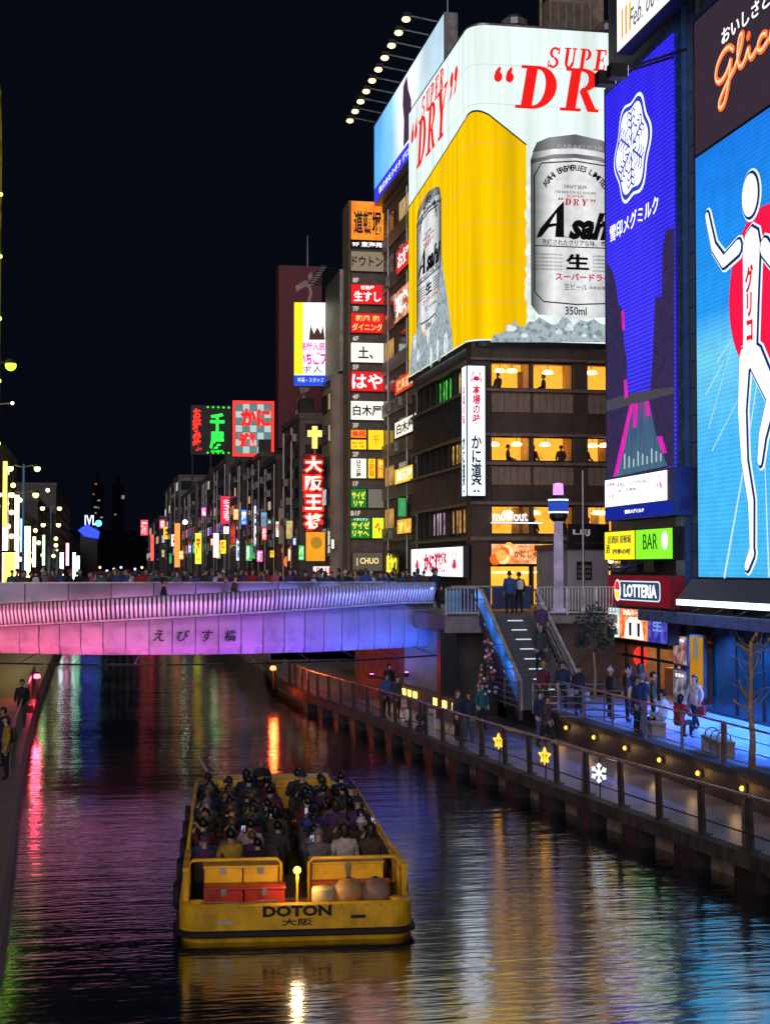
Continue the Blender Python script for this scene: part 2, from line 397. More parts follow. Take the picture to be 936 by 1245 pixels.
for a, b in zip(pp, pp[1:]):
    d, n = face_n(a, b); w = (b-a).length; g_ = .016; a2 = a+d*g_; b2 = b-d*g_
    za, zb_ = zft(a.x)-.03, zft(b.x)-.03; jit = random.uniform(-.006, .006)
    n2 = n*(.02+jit); vs = []
    for p, zt in ((a2, za), (b2, zb_)):
        for off in (0, .06):
            q2 = p+n2-n*off; vs += [(q2.x, q2.y, ZB), (q2.x, q2.y, ZB+.30), (q2.x, q2.y, zt)]
    # lower lip leans inwards a little
    for i in (0, 6): vs[i] = (vs[i][0]-n.x*.12, vs[i][1]-n.y*.12, vs[i][2])
    mb = MB().add(vs, [(0,6,7,1),(1,7,8,2),(2,8,11,5),(0,1,4,3),(1,2,5,4),(7,6,9,10),(8,7,10,11)])
    mb.build('panel', M_fas, br)
# backing, soffit, deck
mb = MB(); m2 = MB(); m3 = MB()
pb = interp(BRS, 60)
for a, b in zip(pb, pb[1:]):
    d, n = face_n(a, b); A = a-n*.09; B = b-n*.09
    mb.add([(A.x,A.y,ZB+.04),(B.x,B.y,ZB+.04),(B.x,B.y,zft(b.x)),(A.x,A.y,zft(a.x))], [(0,1,2,3)])
    m2.add([(A.x,A.y,ZB+.05),(B.x,B.y,ZB+.05),(B.x,80,ZB+.05),(A.x,80,ZB+.05)], [(0,3,2,1)])
    m3.add([(A.x,A.y,zft(a.x)-.25),(B.x,B.y,zft(b.x)-.25),(B.x,B.y+4.2,zft(b.x)-.25),(A.x,A.y+4.2,zft(a.x)-.25)], [(0,1,2,3)])
mb.build('backing', M_black, br); m2.build('soffit', M_dark, br); m3.build('ramp', M_pave, br)
# ledge with the coloured lamp strip under the fins
mb = MB()
for a, b in zip(pb, pb[1:]):
    d, n = face_n(a, b); za, zb_ = zft(a.x), zft(b.x); o0, o1 = n*.34, n*(-.1)
    A, B, C, D = a+o0, b+o0, a+o1, b+o1
    mb.add([(A.x,A.y,za),(B.x,B.y,zb_),(B.x,B.y,zb_+.07),(A.x,A.y,za+.07),(D.x,D.y,zb_+.07),(C.x,C.y,za+.07),(C.x,C.y,za),(D.x,D.y,zb_)],
           [(0,1,2,3),(3,2,4,5),(0,6,7,1)])
mb.build('ledge', M_fin, br)
NF = 196; pf = interp(BRS, NF); finm = {}
for i, p in enumerate(pf[1:-1], 1):
    d, n = face_n(pf[i-1], pf[i+1]); 
    if 'fin' not in finm:
        # each fin: thin blade, leaning out towards its top
        prof = [(.20,0),(.30,.02),(.44,.55),(.43,.80),(.33,.86),(.20,.80)]
        vs = [(sx*.045, -y, z) for sx in (-1,1) for y, z in prof]; k = len(prof)
        finm['fin'] = MB().add(vs, [tuple(range(k)), tuple(range(2*k-1,k-1,-1))]+[(j, k+j, k+(j+1)%k, (j+1)%k) for j in range(k)]).mesh('fin')
    f = mobj('fin', finm['fin'], M_fin, br, loc=(p.x-n.x*.02, p.y-n.y*.02, zft(p.x)+.075)); f.rotation_euler = (0, 0, math.atan2(d.y, d.x))
mb = MB(); m2 = MB()
for a, b in zip(pb, pb[1:]):
    d, n = face_n(a, b)
    for off, z0, z1, mm in ((.10,.62,.98,m2), ):
        A, B = a+n*off, b+n*off; A2, B2 = A-n*.14, B-n*.14; za, zb_ = zft(a.x), zft(b.x)
        mm.add([(A.x,A.y,za+.07),(B.x,B.y,zb_+.07),(B.x,B.y,zb_+.92),(A.x,A.y,za+.92),(B2.x,B2.y,zb_+.92),(A2.x,A2.y,za+.92),(A2.x,A2.y,za+.07),(B2.x,B2.y,zb_+.07)],
               [(0,1,2,3),(3,2,4,5),(6,5,4,7)])
m2.build('parapet_core', pm('parapet_core', (.10,.10,.12), .4, .5), br)
# long lamps along the fascia, fins and inner parapet, one hue after another, pink at one bank to blue at the other
def hue(x):
    st = [(-14,(1,.13,.26)),(-5,(1,.12,.25)),(-1.5,(1,.11,.30)),(1.5,(.80,.11,.50)),(4,(.62,.09,.72)),(7,(.36,.08,.95)),(9,(.13,.11,1)),(14.5,(.03,.16,1))]
    for (a, ca), (b, cb) in zip(st, st[1:]):
        if a <= x <= b: t = (x-a)/(b-a); return tuple(u+(v-u)*t for u, v in zip(ca, cb))
    return st[0][1] if x < 0 else st[-1][1]
pl = interp(BRS, 16)
for i, (a, b) in enumerate(zip(pl, pl[1:])):
    d, n = face_n(a, b); c = (a+b)/2
    if c.x < -9: continue
    for (off, zz, e, tilt) in ((1.25, ZB-.25, 52, 62), (.75, zft(c.x)+.35, 13, 250), (-.28, zft(c.x)+.55, 12, 0)):  # last row is added inside the fins to brighten the inner parapet
        la = bpy.data.lights.new('bridge_lamp_and_fill', 'AREA'); la.shape = 'RECTANGLE'; la.size = (b-a).length*(.5 if off > 1 else .98); la.size_y = .10
        la.energy = e*(b-a).length/1.9; la.color = hue(c.x) if off > 1 else tuple(.75*q_+.16 for q_ in hue(c.x))
        lo = bpy.data.objects.new('bridge_lamp_and_fill', la); COL.objects.link(lo); lo.parent = br
        q2 = c+n*off; lo.location = (q2.x, q2.y, zz)
        tgt = Vector((c.x, c.y, 4.3 if off > 1 else zft(c.x)+.5)) if off > 0 else Vector((c.x, 67.6, 5.6)); dirv = (tgt-lo.location).normalized()
        X_ = Vector((d.x, d.y, 0)); Z_ = -dirv; Y_ = Z_.cross(X_).normalized(); X_ = Y_.cross(Z_)
        lo.matrix_basis = Matrix.Translation(lo.location) @ Matrix((X_, Y_, Z_)).transposed().to_4x4()
    # the lamp housing on its bracket below the soffit line
    q2 = c+n*1.25; mb = MB().bar((a.x+n.x*1.27,a.y+n.y*1.27,ZB-.31), (b.x+n.x*1.27,b.y+n.y*1.27,ZB-.31), .12, .06)
    mb.bar((c.x+n.x*1.25,c.y+n.y*1.25,ZB-.31), (c.x-n.x*.1,c.y-n.y*.1,ZB+.02), .03, .03)
    mb.build('lamp_housing', M_black, br)
# name in brush characters, one on each of four panels
for ch, px in zip('えびす橋', (193, 223, 252, 280)):
    t = at(px, 773, Y=61.4); k = min(range(len(pb)-1), key=lambda i: abs((pb[i].x+pb[i+1].x)/2-t.x))
    d, n = face_n(pb[k], pb[k+1]); yy = pb[k].y+(t.x-pb[k].x)*d.y/d.x
    o = txt(br, ch, 0, 0, None, .46, pm('brush_ink', (.01,.01,.02), .5), off=.015, shear=.15)
    o.location = (t.x+n.x*.05, yy+n.y*.05, t.z); o.rotation_euler = (0, 0, math.atan2(d.y, d.x))
# inner parapet of clear dark panels and the main deck with its footway
ip = [(-18,67.9),(-10,67.7),(0,67.6),(8,67.8),(13.2,68.4)]
M_glassy = pm('parapet_glass', (.28,.28,.36), .18, .55, .2, .5)
pi_ = interp(ip, 17)
for a, b in zip(pi_, pi_[1:]):
    d, n = face_n(a, b); a2, b2 = a+d*.02, b-d*.02
    MB().add([(a2.x,a2.y,4.3),(b2.x,b2.y,4.3),(b2.x,b2.y,6.12),(a2.x,a2.y,6.12),(b2.x-n.x*.05,b2.y-n.y*.05,6.12),(a2.x-n.x*.05,a2.y-n.y*.05,6.12)], [(0,1,2,3),(3,2,4,5)]).build('parapet_panel', M_glassy, br)
mb = MB()
for a, b in zip(pi_, pi_[1:]): mb.bar((a.x,a.y,6.15), (b.x,b.y,6.15), .10, .06)
mb.build('handrail', M_rail, br)
MB().box(-18,14.6,67.8,80,4.55,ZS).build('deck', M_pave, br)
MB().box(-18,10.4,79.7,80,3.4,ZS).build('far_fascia', M_dark, br)
MB().box(-18,14.6,79.7,79.9,ZS,5.95).build('far_parapet', M_glassy, br)

# abutment under the right end of the bridge
ab = thing('bridge_abutment', 'stained beige abutment wall under the right end of the bridge', 'abutment', (0,0,0))
MB().box(13.2,16.2,66.5,80,ZL,ZB+.9).build('wall', pm('beige_wall', (.30,.26,.22), .7, 0, .4, 1.2, .3, 9), ab)
MB().box(13.25,13.9,59.35,60.0,ZU-1,4.35).build('pillar', M_black, ab)
MB().box(13.4,15.7,59.3,66.4,4.2,ZS-.02).build('landing_slab', pm('beige_slab', (.22,.20,.20), .6, 0, .25), ab)
MB().box(14.0,15.9,60.5,61.0,ZL,4.2).build('wall', M_dark, ab)
# low wall with three lit slots and lit lettering under the bridge
lw = thing('low_wall', 'low dark wall with small yellow lit slots beside the walk under the bridge', 'wall', (0,0,0))
M_slot = em('slot_light', (1,.72,.12), 3.0)
MB().add([(13.6,56,ZL),(12.3,72,ZL),(12.3,72,ZL+.95),(13.6,56,ZL+.95),(13.9,56,ZL+.95),(12.6,72,ZL+.95),(13.9,56,ZL),(12.6,72,ZL)],
         [(0,1,2,3)[::-1],(3,2,5,4)[::-1],(6,0,3,4),(6,4,5,7)]).build('wall', pm('slot_wall', (.17,.13,.10), .6), lw)
for k in range(3):
    for j in range(3):
        y = 57.6+k*1.25+j*.2; x = 13.6-(y-56)/16*1.3
        MB().box(-.02,.01,-.05,.05,0,.28).build('light_slot', M_slot, lw, loc=(x-.01, y, ZL+.5))
for k in range(7):
    y = 63.2+k*.85; x = 13.6-(y-56)/16*1.3
    MB().box(-.02,.01,-.3,.3,0,.26).build('light_slot', M_slot, lw, loc=(x-.01, y, ZL+.55))
# two purple flood spots on the abutment
for i, (px, py) in enumerate(((450, 808), (492, 806))):
    p = at(px, py, Y=66.4)
    s = thing('uplight', 'small pink uplight at the abutment nearer the water' if i == 0 else 'small pink uplight at the abutment nearer the steps', 'lamp', (p.x, 66.0, p.z-.6), 0, 'pink uplights under the bridge')
    MB().lathe([(.08,0),(.12,.05),(.12,.16),(.09,.2)], 10).build('housing', M_black, s)
    MB().lathe([(.07,0),(.085,.012),(.001,.02)], 10, (0,0,.2)).build('lens', em('pink_lens', (1,.08,.35), 14), s)

# ================================================================== STAIRCASE
st = thing('staircase', 'riverside steps with white lit nosings and a blue panelled balustrade', 'staircase', (0,0,0))
SX0, SX1, SY0, SY1, NS = 14.95, 17.05, 53.4, 59.2, 19
M_step = pm('step_stone', (.10,.10,.11), .5, 0, .3); M_nose = em('nosing_light', (.7,.85,1), .8)
stepm = nosem = None
for i in range(NS):
    y = SY0+(SY1-SY0)*i/NS; z = ZU+(ZS-ZU)*(i+1)/NS
    if not stepm: stepm = MB().box(0,SX1-SX0,0,.36,-.17,0).mesh('step'); nosem = MB().box(0,.62,-.012,.0,-.05,-.008).mesh('nosing_light')
    s = mobj('step', stepm, M_step, st, loc=(SX0, y, z))
    if i % 2 == 1 and 2 < i < NS-1: mobj('nosing_light', nosem, M_nose, s, loc=(.85, 0, 0))
MB().add([(SX0,SY0,ZU),(SX0,SY1,ZU),(SX0,SY1,ZS-.2),(SX0,SY0,ZU+.02),(SX1,SY0,ZU),(SX1,SY1,ZU),(SX1,SY1,ZS-.2),(SX1,SY0,ZU+.02),(SX0,SY1-.01,ZS-.25),(SX1,SY1-.01,ZS-.25)],
         [(0,3,2,1),(4,5,6,7)]).build('stringer', M_dark, st)
dy, dz = SY1-SY0, ZS-ZU
M_bp = pm('blue_panel', (.12,.38,.66), .3, .1, .15)
def slope(x, mat, name, h0, h1, t=.05):
    return MB().add([(x-t,SY0-.1,ZU+h0),(x-t,SY1,ZS+h0),(x-t,SY1,ZS+h1),(x-t,SY0-.1,ZU+h1),(x+t,SY0-.1,ZU+h0),(x+t,SY1,ZS+h0),(x+t,SY1,ZS+h1),(x+t,SY0-.1,ZU+h1)],
        [(0,3,2,1),(4,5,6,7),(0,4,7,3),(3,7,6,2),(0,1,5,4),(1,2,6,5)]).build(name, mat, st)
slope(SX0-.08, M_bp, 'balustrade_panel', .12, .92)
slope(SX0-.08, M_rail, 'handrail', .97, 1.05, .07); slope(SX0-.08, M_dark, 'stringer', -.35, .1, .07)
slope(SX1+.08, M_rail, 'handrail', .97, 1.06, .06); slope(SX1+.08, M_grey, 'rail', .62, .67, .025); slope(SX1+.08, M_grey, 'rail', .32, .37, .025); slope(SX1+.08, M_grey, 'rail', .79, .83, .02)
slope(SX1+.08, M_dark, 'stringer', -.35, .18, .07)
for i in range(9):
    y = SY0+dy*i/8; z = ZU+dz*i/8; MB().box(SX1+.06,SX1+.10,y-.02,y+.02,z,z+1.0).build('baluster', M_grey, st)
for i in range(7):
    y = SY0+dy*(i+.15)/7; z = ZU+dz*(i+.15)/7
    MB().box(SX0-.135,SX0-.13,y-.01,y+.01,z+.15,z+.9).build('panel_joint', M_black, st)
for x, y in ((SX0-.08,SY0-.12),(SX1+.08,SY0-.12)): MB().box(x-.05,x+.05,y-.05,y+.05,ZU,ZU+1.15).build('newel_post', M_rail, st)

def railing(name, label, p0, p1, z, h=1.1, step=.14, bar=.018, mat=None, posts=1.4, group=None):
    """barred railing between two points: handrail, foot rail, posts, balusters"""
    mat = mat or M_grey; t = thing(name, label, 'railing', (p0[0], p0[1], z), math.atan2(p1[1]-p0[1], p1[0]-p0[0]), group); L = math.hypot(p1[0]-p0[0], p1[1]-p0[1])
    MB().box(0,L,-.03,.03,h-.05,h).build('handrail', M_rail, t); MB().box(0,L,-.015,.015,.08,.12).build('foot_rail', mat, t)
    n = max(1, round(L/posts)); pmesh = MB().box(-.03,.03,-.03,.03,0,h-.05).mesh('post'); bm_ = MB().box(-bar/2,bar/2,-bar/2,bar/2,.12,h-.05).mesh('baluster')
    for i in range(n+1): mobj('post', pmesh, mat, t, loc=(L*i/n,0,0))
    if step:
        k = int(L/step)
        for i in range(1, k): mobj('baluster', bm_, mat, t, loc=(L*i/k,0,0))
    return t
railing('landing_railing', 'white barred railing on the landing right of the steps', (SX1+.2,59.25), (20.9,59.25), ZS, 1.15, .13, .03, pm('white_bars', (.6,.6,.65), .4, .2))
railing('landing_railing', 'short barred railing on the landing left of the steps beside blue panel', (13.45,59.25), (14.8,59.25), ZS, 1.12, .15, .03, MATS['white_bars'])
lp = thing('glass_screen', 'dark blue glass screen at the bridge end of the landing', 'panel', (13.45,59.35,ZS))
MB().box(.02,.62,0,.04,.1,1.0).build('pane', M_bp, lp); MB().box(0,.64,-.02,.06,.05,.1).build('frame', M_grey, lp)
b2 = thing('parapet_screen', 'row of dark blue parapet panels behind the top of the steps', 'panel', (14.9,64.6,ZS))
for i in range(4): MB().box(i*.9+.02,i*.9+.88,0,.05,.1,1.05).build('panel', pm('navy_panel', (.05,.07,.16), .3, .3), b2)
MB().box(0,3.6,-.03,.08,1.05,1.12).build('handrail', M_rail, b2)

# blue light strip clipped along the outside of the left balustrade
for k in range(4):
    y_ = SY0+dy*(k+.5)/4; z_ = ZU+dz*(k+.5)/4
    la = bpy.data.lights.new('strip_lamp', 'AREA'); la.shape = 'RECTANGLE'; la.size = 1.6; la.size_y = .05; la.energy = 8; la.color = (.06,.35,1)
    lo = bpy.data.objects.new('strip_lamp', la); COL.objects.link(lo); lo.parent = st
    d_ = Vector((.75,0,-.45)).normalized(); X_ = Vector((0,dy,dz)).normalized(); Z_ = -d_; Y_ = Z_.cross(X_).normalized(); X_ = Y_.cross(Z_)
    lo.matrix_basis = Matrix.Translation((SX0-.50, y_, z_+1.02)) @ Matrix((X_, Y_, Z_)).transposed().to_4x4()
    MB().bar((SX0-.50,y_-.8,z_+1.05-.8*dz/dy),(SX0-.50,y_+.8,z_+1.05+.8*dz/dy),.05,.03).build('strip_housing', M_black, st); MB().bar((SX0-.5,y_,z_+1.06),(SX0-.08,y_,z_+1.03),.02,.02).build('strip_bracket', M_black, st)

struct(MB().box(17.3,22,60.2,60.5,ZU,ZS-.03).build('landing_wall', pm('brick_wall', (.12,.085,.07), .75, 0, .4, 3, .5, 10)))
struct(MB().box(17.2,21.0,59.22,60.2,ZS-.35,ZS-.02).build('landing_edge', MATS['beige_slab']))

# ================================================================== helpers for facades
class Pl:
    """a vertical plane: 'F' faces the viewer's end of the canal (Y = c), 'S' faces the canal from the right bank (X = c)"""
    def __init__(s, kind, c): s.k, s.c = kind, c
    def uv(s, px, py):
        p = at(px, py, Y=s.c) if s.k == 'F' else at(px, py, X=s.c)
        return (p.x, p.z) if s.k == 'F' else (-p.y, p.z)
    def pts(s, L): return [s.uv(*p) for p in L]
    def put(s, o):
        if s.k == 'F': o.location = (0, s.c, 0)
        else: o.location = (s.c, 0, 0); o.rotation_euler = (0, 0, -pi/2)
        return o
    def rect(s, x0, y0, x1, y1, pref=None):
        a = s.uv(x0, y0); b = s.uv(x1, y1); zr = s.uv(x0 if pref is None else pref, y1)[1]; zt = s.uv(x0 if pref is None else pref, y0)[1]
        return a[0], b[0], zr, zt
    def box(s, r, y0, y1, name, mat, parent): return s.put(MB().box(r[0], r[1], y0, y1, r[2], r[3]).build(name, mat, parent))
    def poly(s, L, y, name, mat, parent, t=.02): return s.put(MB().poly(s.pts(L), y, t).build(name, mat, parent))
    def txt(s, parent, st, px, py, pw, ph, mat, **k):
        c = s.uv(px, py); l = s.uv(px-pw/2, py) if pw else None; r = s.uv(px+pw/2, py) if pw else None
        u = s.uv(px, py-ph/2) if ph else None; d = s.uv(px, py+ph/2) if ph else None
        return s.put(txt(parent, st, c[0], c[1], (r[0]-l[0]) if pw else None, (u[1]-d[1]) if ph else None, mat, **k))

def arc(cx, cz, rx, rz, a0, a1, th, tv, n=10):
    """thick elliptic arc as polygon"""
    A = [radians(a0+(a1-a0)*i/n) for i in range(n+1)]
    return [(cx+rx*cos(a), cz+rz*sin(a)) for a in A] + [(cx+(rx-th)*cos(a), cz+(rz-tv)*sin(a)) for a in reversed(A)]
R_ = lambda x0, x1, z0, z1: [(x0,z0),(x1,z0),(x1,z1),(x0,z1)]
SERIF = {   # bold serif capitals in a unit box
 'S': [arc(.45,.735,.36,.265,35,270,.20,.10), arc(.45,.26,.38,.26,-150,90,.20,.10), R_(.70,.80,.66,.98), R_(.06,.15,.02,.36)],
 'U': [R_(.12,.36,.3,1), R_(.0,.48,.93,1), R_(.68,.80,.3,1), R_(.58,.92,.93,1), arc(.46,.32,.34,.32,180,360,.22,.12)],
 'P': [R_(.14,.40,0,1), R_(0,.55,0,.07), R_(0,.5,.93,1), arc(.46,.72,.40,.28,-90,90,.24,.08)],
 'E': [R_(.14,.40,0,1), R_(0,.82,0,.08), R_(0,.80,.92,1), R_(.4,.66,.47,.54), R_(.72,.82,.0,.28), R_(.70,.80,.74,1), R_(.58,.66,.36,.66)],
 'R': [R_(.14,.40,0,1), R_(0,.54,0,.07), R_(0,.5,.93,1), arc(.46,.73,.40,.27,-90,90,.24,.08), [(.42,.48),(.62,.50),(.92,.07),(1.0,.07),(1.0,0),(.72,0)]],
 'D': [R_(.14,.42,0,1), R_(0,.5,0,.075), R_(0,.5,.925,1), arc(.44,.5,.54,.5,-90,90,.29,.08,14)],
 'Y': [R_(.36,.64,.05,.5), R_(.22,.78,0,.07), [(.08,.96),(.38,.96),(.64,.45),(.36,.45)], [(.80,.96),(.92,.96),(.60,.42),(.50,.48)], R_(0,.46,.93,1), R_(.66,1,.93,1)],
 '"': [arc(.22,.86,.16,.14,0,360,.155,.135), [(.06,.86),(.20,.74),(.30,1.1),(.24,1.16),(.10,1.02)], arc(.66,.86,.16,.14,0,360,.155,.135), [(.50,.86),(.64,.74),(.74,1.1),(.68,1.16),(.54,1.02)]],
 ',': [arc(.30,.9,.16,.14,0,360,.155,.135), [(.30,.76),(.46,.9),(.36,.58),(.16,.5)], arc(.74,.9,.16,.14,0,360,.155,.135), [(.74,.76),(.90,.9),(.80,.58),(.60,.5)]],
}
def serif(mb, s, u0, u1, z0, z1, shear=.22, gap=.10, y=-.03):
    wts = {'"': .85, ',': .85}; tot = sum(wts.get(c, 1)+gap for c in s)-gap; x = 0; H = z1-z0; k = 0
    sc = (u1-u0)/(tot)
    for c in s:
        for pg in SERIF[c]:
            k += 1; mb.poly([(u0+(x+px*.96)*sc+(pz-.5)*shear*H*.5, z0+pz*H) for px, pz in pg], y-.0015*k, .01)
        x += wts.get(c, 1)+gap
    return mb

M_red = em('sign_red', (.80,.012,.012), 1.0); M_ink = pm('sign_ink', (.012,.012,.014), .6, 0, .05)
M_white = em('sign_white', (.80,.92,1.0), 1.35); M_cream = em('sign_cream', (.95,.90,.74), .95)
M_whitetxt = em('white_letters', (1,1,1), 1.1, sample=False); M_redtxt = em('red_letters', (.85,.01,.015), .9, sample=False)
M_navy_e = em('sign_navy', (.01,.02,.30), .9); M_tower = pm('tower_wall', (.11,.095,.085), .7, 0, .3, .8, .3, 6)
M_glass, nt_, out_ = _new('window_glass')
g1 = nt_.nodes.new('ShaderNodeBsdfTransparent'); g2 = nt_.nodes.new('ShaderNodeBsdfGlossy'); g2.inputs[1].default_value = .05
gm = nt_.nodes.new('ShaderNodeMixShader'); gm.inputs[0].default_value = .10; g2.inputs[0].default_value = (.8,.85,.9,1)
nt_.links.new(g1.outputs[0], gm.inputs[1]); nt_.links.new(g2.outputs[0], gm.inputs[2]); nt_.links.new(gm.outputs[0], out_.inputs[0])
M_warm = em('room_wall_glow', (1,.42,.035), 1.6, .45, 1.3, col2=(.85,.27,.02)); M_globe = em('globe_lamp', (1,.68,.2), 6)  # wall glow stands in for light inside the dining rooms
M_ceil = pm('room_wood', (.50,.30,.13), .6)

# ================================================================== CRAB RESTAURANT BUILDING WITH THE BEER BILLBOARD
YA, XA = 75.0, 18.46
FA = Pl('F', YA); SA = Pl('S', XA)
zA = lambda py: at(650, py, Y=YA).z
kb = thing('restaurant_building', 'dark brown corner restaurant block with three warm window bands under the beer billboard', 'building', (XA, YA, ZS))
XR = 33.0; YB = 90.5
ZT = zA(417)                        # underside of the billboard
M_brown = pm('brown_cladding', (.085,.06,.045), .5, .1, .25, 1.2, .15, 9)
M_ledge = pm('ledge_metal', (.26,.20,.16), .45, .4); M_span = pm('spandrel_panel', (.30,.22,.15), .55, 0, .2, 3)
def kbp(mb, name, mat, **k): return mb.build(name, mat, kb, loc=(-XA, -YA, -ZS), **k)
xs = [FA.uv(p, 500)[0] for p in (597, 645, 648, 697, 714, 762)]
bays = [(xs[0], xs[1]), (xs[2], xs[3]), (xs[4], xs[5]), (xs[5]+.25, xs[5]+2.3)]
rows = [(441, 473), (531, 561), (615, 650)]
kbp(MB().box(XA+.5,XR,YA+3.2,YB,ZS,ZT).box(XR-.1,XR,YA+.05,YA+3.2,ZS,ZT), 'core', M_brown)
# columns and bands of the front
for x0, x1 in ((XA+.02, xs[0]-.05), (xs[1], xs[2]), (xs[3], xs[4]), (xs[5], xs[5]+.25), (bays[3][1], XR)):
    kbp(MB().box(x0, x1, YA-.06 if x1-x0 > .3 else YA-.03, YA+.35, ZS, ZT), 'column', M_brown)
for a, b in ((417,441),(473,477),(502,531),(561,567),(590,615),(650,660)):
    for x0, x1 in bays: kbp(MB().box(x0+.002, x1-.002, YA+.05, YA+.3, zA(b), zA(a)), 'band', M_brown)
for a, b in ((477,502),(567,590)):
    for x0, x1 in bays:
        n = 6
        for i in range(n):
            w = (x1-x0)/n; kbp(MB().box(x0+i*w+.012, x0+(i+1)*w-.012, YA+.0, YA+.2, zA(b)+.02, zA(a)-.02), 'panel', M_span)
for y_, h_ in ((438,.12),(475,.16),(529,.14),(564,.16),(612,.16),(655,.2)):
    kbp(MB().box(XA-.18, XR, YA-.22, YA+.02, zA(y_)-h_/2, zA(y_)+h_/2), 'ledge', M_ledge)
def room(x0, x1, z0, z1, k):
    """lit dining room behind a window bay: window > frame, pane; walls, lamps"""
    w = kbp(MB().box(x0, x1, YA+.12, YA+.18, z0, z0+.06).box(x0, x1, YA+.12, YA+.18, z1-.06, z1).box(x0, x0+.06, YA+.12, YA+.18, z0+.06, z1-.06).box(x1-.06, x1, YA+.12, YA+.18, z0+.06, z1-.06), 'window', M_black)
    MB().box(x0+.06, x1-.06, YA+.14, YA+.15, z0+.06, z1-.06).build('pane', M_glass, w)
    r = kbp(MB().add([(x0,YA+1.9,z0-.3),(x1,YA+1.9,z0-.3),(x1,YA+1.9,z1+.15),(x0,YA+1.9,z1+.15)], [(0,1,2,3)]), 'glowing_room_wall', M_warm)
    kbp(MB().box(x0, x1, YA+.3, YA+1.9, z1+.12, z1+.2).box(x0, x1, YA+.3, YA+1.9, z0-.35, z0-.3).box(x0-.03, x0, YA+.3, YA+1.9, z0-.3, z1+.12).box(x1, x1+.03, YA+.3, YA+1.9, z0-.3, z1+.12), 'room_shell', M_ceil)
    rnd = random.Random(k)
    for j in range(rnd.choice((1, 2, 2))):
        cx = x0+(x1-x0)*rnd.uniform(.2, .8); cy = YA+rnd.uniform(.7, 1.4)
        lm = kbp(MB().lathe([(.02,0),(.26,.03),(.30,.10),(.2,.2),(.02,.24)], 12, (cx, cy, z1-.42)), 'ceiling_lamp', M_globe); MB().cyl((cx, cy, z1-.2), (cx, cy, z1+.12), .02).build('cord', M_black, lm)
    for j in range(rnd.choice((0, 1, 2))):      # partitions, curtains, shelves
        cx = x0+(x1-x0)*rnd.uniform(.05, .95); ww = rnd.uniform(.08, .5)
        kbp(MB().box(max(x0+.02, cx), min(x1-.02, cx+ww), YA+1.5, YA+1.6, z0-.3, z1-rnd.uniform(-.1, .3)), 'partition', pm('partition%d' % (j % 3), ((.30,.13,.04),(.5,.3,.12),(.08,.04,.02))[j % 3], .7))
    kbp(MB().box(x0+.1, x1-.1, YA+.8, YA+1.6, z0+.02, z0+.08), 'table', M_brown)
for i, (a, b) in enumerate(rows):
    for j, (x0, x1) in enumerate(bays[:3]): room(x0, x1, zA(b), zA(a), i*7+j)
# ground floor shop front, glowing back wall for the warm light under the orange banner
kbp(MB().add([(xs[0],YA+1.9,ZS),(bays[2][1],YA+1.9,ZS),(bays[2][1],YA+1.9,zA(686)),(xs[0],YA+1.9,zA(686))], [(0,1,2,3)]), 'glowing_room_wall', M_warm)
kbp(MB().box(xs[0], bays[2][1], YA+.06, YA+.3, zA(689), zA(660)), 'band', M_brown)
for x in (xs[1]-.05, xs[3], 21.4): kbp(MB().box(x, x+.1, YA+.1, YA+.2, ZS, zA(689)), 'door_post', M_black)
for k in range(4): kbp(MB().box(xs[0]+.4+k*1.6, xs[0]+1.5+k*1.6, YA+1.2, YA+1.5, zA(697), zA(695)), 'tube_lamp', M_globe)
# canal-side face: bands, mullions, dark panes and a few lit ones
kbp(MB().box(XA+.3, XA+.5, YA+.3, YB, ZS, ZT), 'core', M_dark)
kbp(MB().box(XA-.1,XA+.4,YA-.05,YA+1.1,ZS,ZT), 'corner_column', M_brown)
zr = [(zA(b), zA(a)) for a, b in rows]
for z0, z1 in ((ZS+3.4, zA(650)), (zA(615), zA(561)), (zA(531), zA(473)), (zA(441), ZT)):
    n = 9
    for i in range(n):
        y0 = YA+1.1+(YB-YA-1.1)*i/n; y1 = YA+1.1+(YB-YA-1.1)*(i+1)/n
        kbp(MB().box(XA+.02, XA+.2, y0+.03, y1-.03, z0+.1, z1-.05), 'panel', pm('slate_panel', (.06,.06,.07), .3, .3))
for py in (438, 475, 529, 564, 612, 655): kbp(MB().box(XA-.14, XA+.02, YA+1.1, YB, zA(py)-.07, zA(py)+.07), 'ledge', M_ledge)
rr = random.Random(3)
litc = {(0,1):(.9,.75,.25),(0,3):(.1,.9,.1),(0,4):(.1,.9,.1),(0,0):(.9,.7,.2),(1,2):(1,.6,.12),(1,1):(.5,.3,.1),(2,0):(1,.55,.1),(2,1):(1,.5,.1),(2,2):(.8,.45,.15),(2,4):(.9,.6,.8),(2,5):(.9,.6,.8)}
for r, (z0, z1) in enumerate(zr):
    n = 9
    for i in range(n):
        y0 = YA+1.1+(YB-YA-1.1)*i/n+.08; y1 = YA+1.1+(YB-YA-1.1)*(i+1)/n-.08
        w = kbp(MB().box(XA+.02,XA+.12,y0-.08,y0,z0,z1).box(XA+.02,XA+.12,y1,y1+.08,z0,z1), 'window', M_black)
        MB().box(XA+.08,XA+.09,y0,y1,z0,z1).build('pane', M_glass, w)
        c = litc.get((r, i))
        if c: MB().box(XA+.24,XA+.25,y0+.1,y1-.1,z0+.15,z1-.1).build('lit_blind', em('lit_%d_%d' % (r, i), c, .55, .8, 2.2), w)

